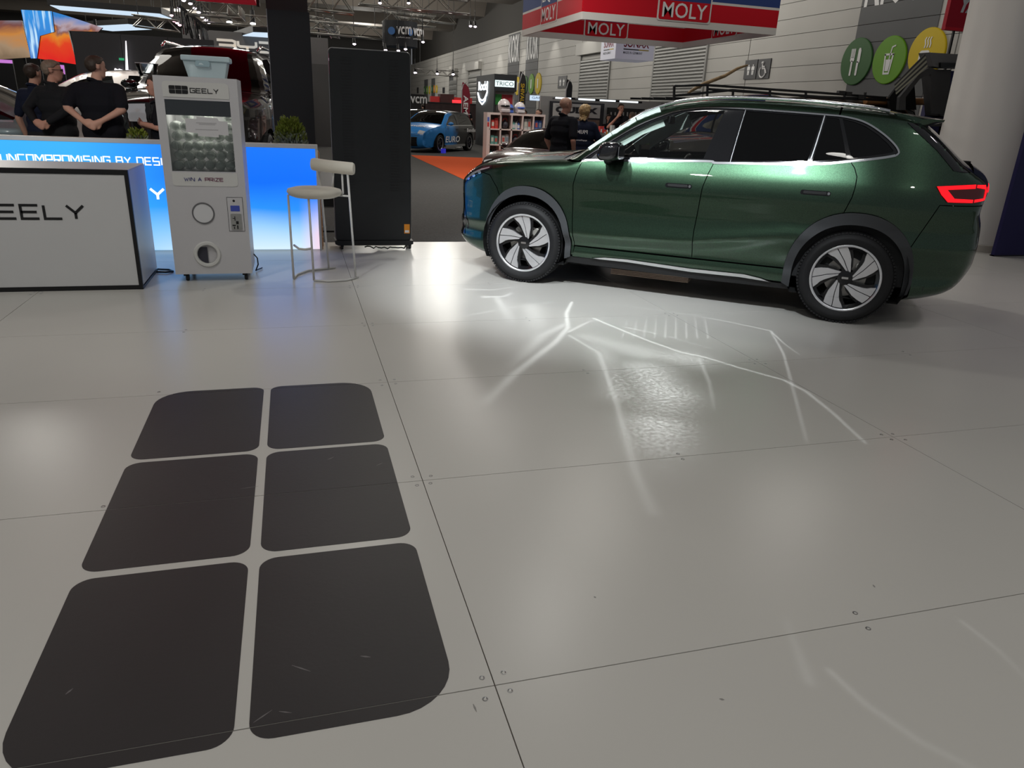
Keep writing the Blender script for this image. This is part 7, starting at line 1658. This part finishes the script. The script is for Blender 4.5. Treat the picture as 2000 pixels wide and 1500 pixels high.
# distant crane arm and dark bulk beyond the race car
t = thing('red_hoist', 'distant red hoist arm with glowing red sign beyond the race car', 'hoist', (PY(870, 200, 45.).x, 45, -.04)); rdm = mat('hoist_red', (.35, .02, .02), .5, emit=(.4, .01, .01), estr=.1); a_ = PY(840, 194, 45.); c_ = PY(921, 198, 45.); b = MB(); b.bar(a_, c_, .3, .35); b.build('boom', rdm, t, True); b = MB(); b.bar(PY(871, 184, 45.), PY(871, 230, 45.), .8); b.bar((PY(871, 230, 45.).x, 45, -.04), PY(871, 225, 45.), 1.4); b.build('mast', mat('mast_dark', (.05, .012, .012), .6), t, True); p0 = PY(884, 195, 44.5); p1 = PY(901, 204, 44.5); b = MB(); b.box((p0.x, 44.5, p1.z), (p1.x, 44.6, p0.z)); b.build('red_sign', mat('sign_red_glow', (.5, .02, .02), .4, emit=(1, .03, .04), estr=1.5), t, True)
rr = random.Random(13)
for i, (u, v, Y, wv, hv, c3_, lb) in enumerate(((812, 190, 42., .9, 1.4, (.02, .02, .022), 'black vcm panel beside the display edge'), (846, 207, 47.5, 4.0, .9, (.06, .08, .10), 'dark low display table far beyond the race car'), (905, 208, 42., 4.2, .8, (.05, .03, .03), 'dark stall counter beyond the race car roof'))):
    p_ = PY(u, v, Y); t = thing('far_stall', lb, 'stall', (p_.x, Y, -.04)); b = MB(); b.box((p_.x-wv/2, Y, -.04), (p_.x+wv/2, Y+.8, p_.z+.1)); b.build('body', mat('far_stall_%d' % i, c3_, .7, noise=(3, .6)), t, True); b = MB(); b.box((p_.x-wv/2-.05, Y-.05, p_.z+.1), (p_.x+wv/2+.05, Y+.85, p_.z+.16)); b.build('top', black_pl, t, True)
    if i == 0: lettering(t, 'vcm', frame((p_.x-.3, Y-.06, p_.z-.3), (1, 0, 0), (0, 0, 1)), .35, white, width=.9, bold=.02)
# ------------------------------------------------------------------ people: one continuous remeshed body each
skin_a = mat('skin_light', (.52, .30, .22), .55, spec=.3, noise=(12, .08)); skin_b = mat('skin_ruddy', (.50, .26, .19), .55, spec=.3, noise=(12, .08))
cloth_black = mat('cloth_black', (.010, .0105, .014), .9, spec=.15, bump=(70, .3)); cloth_navy = mat('cloth_navy', (.014, .018, .036), .9, spec=.15, bump=(70, .3)); jeans = mat('trouser_dark', (.012, .013, .018), .9, bump=(90, .3)); shoe_m = mat('shoe_black', (.012, .012, .012), .5)
jacket_m = mat('jacket_charcoal', (.014, .015, .017), .8, spec=.2, bump=(40, .4))
def capsule(b, p0, p1, r0, r1, n=12):
    p0, p1 = Vector(p0), Vector(p1); d = (p1-p0); L = d.length
    pts = []; rs = []
    d = d.normalized() if L > 1e-6 else Vector((0, 0, 1))
    for a in (-.98, -.75, -.4): pts.append(p0+d*r0*a); rs.append(r0*math.sqrt(1-a*a))
    pts += [p0, p1]; rs += [r0, r1]
    for a in (.4, .75, .98): pts.append(p1+d*r1*a); rs.append(r1*math.sqrt(1-a*a))
    b.tube(pts, rs, n)
def person(label, loc, rz, H=1.78, arms='back', top=cloth_black, legs=jeans, skin=skin_a, hair=None, hairstyle='short', sleeve='short', build=1., head_turn=0., glasses=False, female=False, text=None, stride=0., belly=0., vox=.011, cat='person', hat=None):
    k = H/1.78; t = thing('person', label, cat, loc, rz)
    caps = []     # (p0, p1, r0, r1, tag) tag: 0 skin 1 top 2 legs 3 shoes
    def cp(p0, p1, r0, r1, tg): caps.append((Vector(p0), Vector(p1), r0, r1, tg))
    B = build; sw_ = .185*B*(.9 if female else 1); hz = .93
    for s in (-1, 1):
        fx = s*.095; st = stride*s
        cp((s*.085, 0, .90), (s*.10, st*.5+.01, .50), .088*B, .062*B, 2); cp((s*.10, st*.5+.01, .50), (fx+s*.01, st-.02, .10), .062, .045, 2)
        cp((fx+s*.01, st-.04, .05), (fx+s*.025, st+.14, .035), .045, .038, 3); cp((fx+s*.01, st-.05, .03), (fx+s*.02, st+.1, .025), .035, .03, 3)
    cp((-.06, 0, .93), (.06, 0, .93), .125*B, .125*B, 2)
    cp((-.06, .01, 1.0), (.06, .01, 1.0), .125*B+belly, .125*B+belly, 1); cp((-.055, .015, 1.12), (.055, .015, 1.12), .122*B+belly, .122*B+belly, 1)
    cp((-.085, 0, 1.28), (.085, 0, 1.28), .125*B, .125*B, 1); cp((-.11, -.01, 1.38), (.11, -.01, 1.38), .098*B, .098*B, 1)
    cp((-sw_+.02, -.01, 1.44), (sw_-.02, -.01, 1.44), .062*B, .062*B, 1)
    cp((0, -.015, 1.46), (0, .005, 1.57), .058*B, .052, 0); cp((0, -.012, 1.46), (0, -.008, 1.50), .075*B, .066, 1)
    # head
    R = Matrix.Rotation(head_turn, 4, 'Z'); hc = Vector((0, .02, 1.665))
    hp = lambda x, y, z: hc+R @ Vector((x, y, z))
    cp(hp(0, -.018, .03), hp(0, .008, .035), .082, .080, 0); cp(hp(0, .035, -.005), hp(0, .035, .04), .066, .066, 0); cp(hp(0, .05, -.075), hp(0, .045, -.02), .044, .058, 0)
    cp(hp(0, .095, .0), hp(0, .112, -.022), .010, .014, 0); cp(hp(-.012, .092, -.058), hp(.012, .092, -.058), .012, .012, 0)
    for s in (-1, 1): cp(hp(s*.078, -.008, -.012), hp(s*.082, -.014, .02), .011, .014, 0)
    # arms
    def arm(s, el, wr, hd, fingers=True, thumb=None):
        sh = Vector((s*sw_, -.01, 1.43)); el = Vector(el); wr = Vector(wr); hd = Vector(hd)
        if sleeve == 'short':
            m_ = sh.lerp(el, .78); cp(sh, m_, .062*B, .060*B, 1); cp(sh, el, .046*B, .040, 0); cp(el, wr, .042, .028, 0)
        else:
            cp(sh, el, .064*B, .055*B, 1); cp(el, wr, .055*B, .040, 1)
        cp(wr, wr.lerp(hd, .9), .030, .036, 0)
        d = (hd-wr).normalized(); side = d.cross(Vector((0, 1, 0))); side = side.normalized() if side.length > .1 else Vector((1, 0, 0)); nrm = side.cross(d)
        for f in range(4):
            base = hd+side*((f-1.5)*.019); L = (.066, .076, .072, .056)[f]; mid = base+d*L*.55+nrm*.006; tip = mid+d*L*.35+nrm*.022
            cp(base, mid, .0105, .0095, 0); cp(mid, tip, .0095, .008, 0)
        tb = wr.lerp(hd, .4)+side*.035; cp(tb, tb+d*.035+side*.022, .0125, .011, 0); cp(tb+d*.035+side*.022, tb+d*.066+side*.018+nrm*.01, .011, .009, 0)
    if arms == 'back':
        arm(1, (.265*B**.5, -.14, 1.24), (.10, -.235, 1.12), (.03, -.25, 1.085)); arm(-1, (-.265*B**.5, -.14, 1.24), (-.09, -.25, 1.11), (-.02, -.28, 1.075))
    elif arms == 'down':
        arm(1, (.27, -.03, 1.14), (.27, .06, .90), (.265, .08, .82)); arm(-1, (-.27, -.03, 1.14), (-.27, .06, .90), (-.265, .08, .82))
    elif arms == 'hips':
        arm(1, (.31, -.10, 1.16), (.20, .06, 1.0), (.15, .12, .98)); arm(-1, (-.30, -.04, 1.15), (-.26, .08, .92), (-.25, .10, .84))
    elif arms == 'drink':
        arm(1, (.30, .10, 1.20), (.10, .25, 1.46), (.05, .20, 1.54)); arm(-1, (-.28, .02, 1.16), (-.18, .24, 1.08), (-.12, .30, 1.08))
    elif arms == 'fold':
        arm(1, (.29, .06, 1.18), (.06, .22, 1.18), (-.02, .22, 1.2)); arm(-1, (-.29, .06, 1.18), (-.06, .25, 1.22), (.03, .25, 1.23))
    b = MB()
    for p0, p1, r0, r1, tg in caps: capsule(b, p0*k, p1*k, r0*k, r1*k)
    me = bpy.data.meshes.new('body'); me.from_pydata(b.v, [], b.f); o = bpy.data.objects.new('body_tmp', me); COL.objects.link(o)
    md = o.modifiers.new('r', 'REMESH'); md.mode = 'VOXEL'; md.voxel_size = vox*k; md.use_smooth_shade = True
    sm = o.modifiers.new('s', 'SMOOTH'); sm.iterations = 3; sm.factor = .5
    dg = bpy.context.evaluated_depsgraph_get(); me2 = bpy.data.meshes.new_from_object(o.evaluated_get(dg)); bpy.data.objects.remove(o)
    me2.name = 'body'; me2.materials.clear()
    for m_ in (skin, top, legs, shoe_m): me2.materials.append(m_)
    nf = len(me2.polygons); cen = np.empty(nf*3); me2.polygons.foreach_get('center', cen); cen = cen.reshape(-1, 3)
    best = np.full(nf, 1e9); tg_ = np.zeros(nf, int)
    for p0, p1, r0, r1, tg in caps:
        a = np.array(p0*k); v = np.array(p1*k)-a; L = v@v+1e-9; tt_ = np.clip(((cen-a)@v)/L, 0, 1); d = np.linalg.norm(cen-(a+tt_[:, None]*v), axis=1)-(r0+(r1-r0)*tt_)*k
        w_ = d < best; best[w_] = d[w_]; tg_[w_] = tg
    me2.polygons.foreach_set('material_index', tg_.tolist()); me2.polygons.foreach_set('use_smooth', [True]*nf); me2.update()
    link('body', me2, t)
    K = Matrix.Scale(k, 4)
    hM = Matrix.Translation(hc*k) @ R @ K
    if hair is not None:
        hi = (hM.inverted()); rr_ = np.random.RandomState(3)
        nvt = len(me2.vertices); co = np.empty(nvt*3); me2.vertices.foreach_get('co', co); co = co.reshape(-1, 3)
        no = np.empty(nvt*3); me2.vertices.foreach_get('normal', no); no = no.reshape(-1, 3)
        A_ = np.array(hi)[:3, :3]; lo_ = co@A_.T+np.array(hi)[:3, 3]
        x, y, z = lo_.T
        line = np.interp(y, [-.12, -.05, -.01, .03, .06, .10], [-.075, -.055, .0, .045, .068, .075] if hairstyle == 'short' else [-.16, -.15, -.08, .03, .066, .075])
        ok = (z > line+rr_.uniform(-.004, .004, nvt)) & (np.abs(x) < .12) & (z < .2) & (y < .12)
        if hairstyle == 'short': ok &= ~((np.abs(x) > .072) & (z < .03) & (y > -.035))
        th_ = (.009 if hairstyle == 'short' else .02) if hair is not stub else .0015
        dv = th_*(.6+.8*rr_.rand(nvt))*k
        if hairstyle == 'bob': dv += .012*k*np.clip(-(z)/.08, 0, 1)
        nc = co+no*dv[:, None]; idx = -np.ones(nvt, int); fs = []
        vs = []
        for pg in me2.polygons:
            vv_ = list(pg.vertices)
            if all(ok[i] for i in vv_):
                for i in vv_:
                    if idx[i] < 0: idx[i] = len(vs); vs.append(tuple(nc[i]))
                fs.append(tuple(int(idx[i]) for i in vv_))
        b = MB(); b.add(vs, fs); ho = b.build('hair', hair, t, smooth=True); md = ho.modifiers.new('s', 'SOLIDIFY'); md.thickness = th_*1.5*k; md.offset = -1
    for s in (-1, 1):
        b = MB(); b.sphere(hM @ Vector((s*.030, .088, .012)), .012*k, 10, 6); b.build('eye', mat('eye_dark', (.05, .04, .035), .2), t, smooth=True)
    if glasses:
        b = MB()
        for s in (-1, 1):
            b.tube([hM @ Vector((s*.034+.024*math.cos(a), .108, .010+.017*math.sin(a))) for a in np.linspace(0, 6.283, 13)[:-1]], .0028*k, 5, closed=True)
            b.tube([hM @ Vector(q) for q in ((s*.058, .106, .013), (s*.084, .05, .014), (s*.086, -.02, .012))], .0028*k, 5)
        b.build('glasses', edge_black, t)
    b = MB(); b.tube([hM @ Vector((x, y, z)) for x, y, z in ((-.07, -.015, -.155), (-.045, -.078, -.125), (0, -.10, -.118), (.045, -.078, -.125), (.07, -.015, -.155), (.04, .055, -.185), (0, .075, -.20), (-.04, .055, -.185))], .016*k, 8, closed=True); b.build('collar', top, t, smooth=True)
    if text:
        for s_, z_, h_ in text: lettering(t, s_, frame((.13*k, -.150*k, z_), (-1, 0, 0), (0, 0, 1)), h_, white, width=.26*k, bold=.02, d=.004, world=False)
    return t
hair_grey = mat('hair_grey', (.20, .15, .11), .6, noise=(40, .5)); hair_brown = mat('hair_brown', (.035, .024, .016), .6, noise=(40, .4)); hair_blond = mat('hair_blond', (.42, .28, .13), .55, noise=(35, .4)); hair_dk = mat('hair_dark', (.03, .018, .012), .6, noise=(40, .4)); stub = mat('hair_stubble', (.42, .24, .17), .6, noise=(30, .2))
def stand(u, v, Y): q = PY(u, v, Y); return q
q = stand(185, 110, 9.0); person('man in a black T-shirt with hands clasped behind his back', (q.x-.04, 9.12, .14), math.radians(-12), q.z-.13, 'back', cloth_black, jeans, skin_a, hair_brown, build=1.2, head_turn=math.radians(-38), belly=.02)
q = stand(88, 119, 9.25); person('man with glasses in a dark jacket, hands behind his back', (q.x-.03, 9.5, .14), math.radians(-28), q.z-.12, 'back', jacket_m, jeans, skin_b, hair_grey, build=1.02, head_turn=math.radians(-42), glasses=True, sleeve='long', belly=.02)
q = stand(70, 121, 9.98); person('dark haired person almost hidden behind the man with glasses', (q.x-.06, 9.98, .14), math.radians(-25), q.z-.16, 'down', cloth_navy, jeans, skin_a, hair_dk, build=.95, vox=.014)
q = stand(296, 160, 8.95); person('person with folded arms mostly hidden behind the prize machine', (q.x-.0, 9.3, .14), math.radians(100), 1.52, 'fold', cloth_black, jeans, skin_b, hair_dk, build=1.05, vox=.012)
q = stand(1104, 190, 11.2); person('bald man in a black polo shirt, one hand in his pocket', (q.x, 11.2, -.04), math.radians(-62), q.z+.04, 'hips', cloth_black, jeans, skin_b, stub, build=1.14, head_turn=math.radians(-12), belly=.02)
q = stand(1141, 205, 12.3); person('blond person in a navy shirt with white print on the back', (q.x+.02, 12.3, -.04), math.radians(-40), q.z+.04, 'fold', cloth_navy, jeans, skin_a, hair_blond, 'bob', build=1.12, head_turn=math.radians(-25), female=True, text=(('PRIME', 1.22, .06), ('appliances', 1.10, .03)), belly=.02)
q = stand(1213, 203, 19.3); person('dark haired man in black drinking behind the sales counter', (q.x, 19.3, -.04), math.radians(165), q.z+.04, 'drink', cloth_black, jeans, skin_b, hair_dk, head_turn=math.radians(20), vox=.014)
q = stand(1190, 224, 20.1); person('long haired person in black left of the drinking man', (q.x, 20.1, -.04), math.radians(160), q.z+.04, 'down', cloth_black, jeans, skin_a, hair_dk, 'bob', female=True, vox=.016)
q = stand(1236, 219, 20.4); person('distant person in a pale shirt right of the drinking man', (q.x, 20.4, -.04), math.radians(20), q.z+.04, 'down', mat('cloth_pale', (.45, .45, .38), .9), jeans, skin_a, hair_grey, vox=.016)
for i, (u, v, Y, tp_, lb) in enumerate(((1054, 213, 19.6, cloth_navy, 'shopper in navy behind the cube shelf, rightmost'), (1025, 214, 21.6, cloth_black, 'shopper in black behind the cube shelf, leftmost'), (826, 203, 40., jeans, 'tiny distant visitor left of the red hoist'), (913, 207, 40., cloth_black, 'tiny distant visitor right of the red hoist'))):
    q = stand(u, v, Y); person(lb, (q.x, Y, -.04), rng.uniform(0, 6), q.z+.04, 'down', tp_, jeans, skin_a, hair_dk, vox=.022)
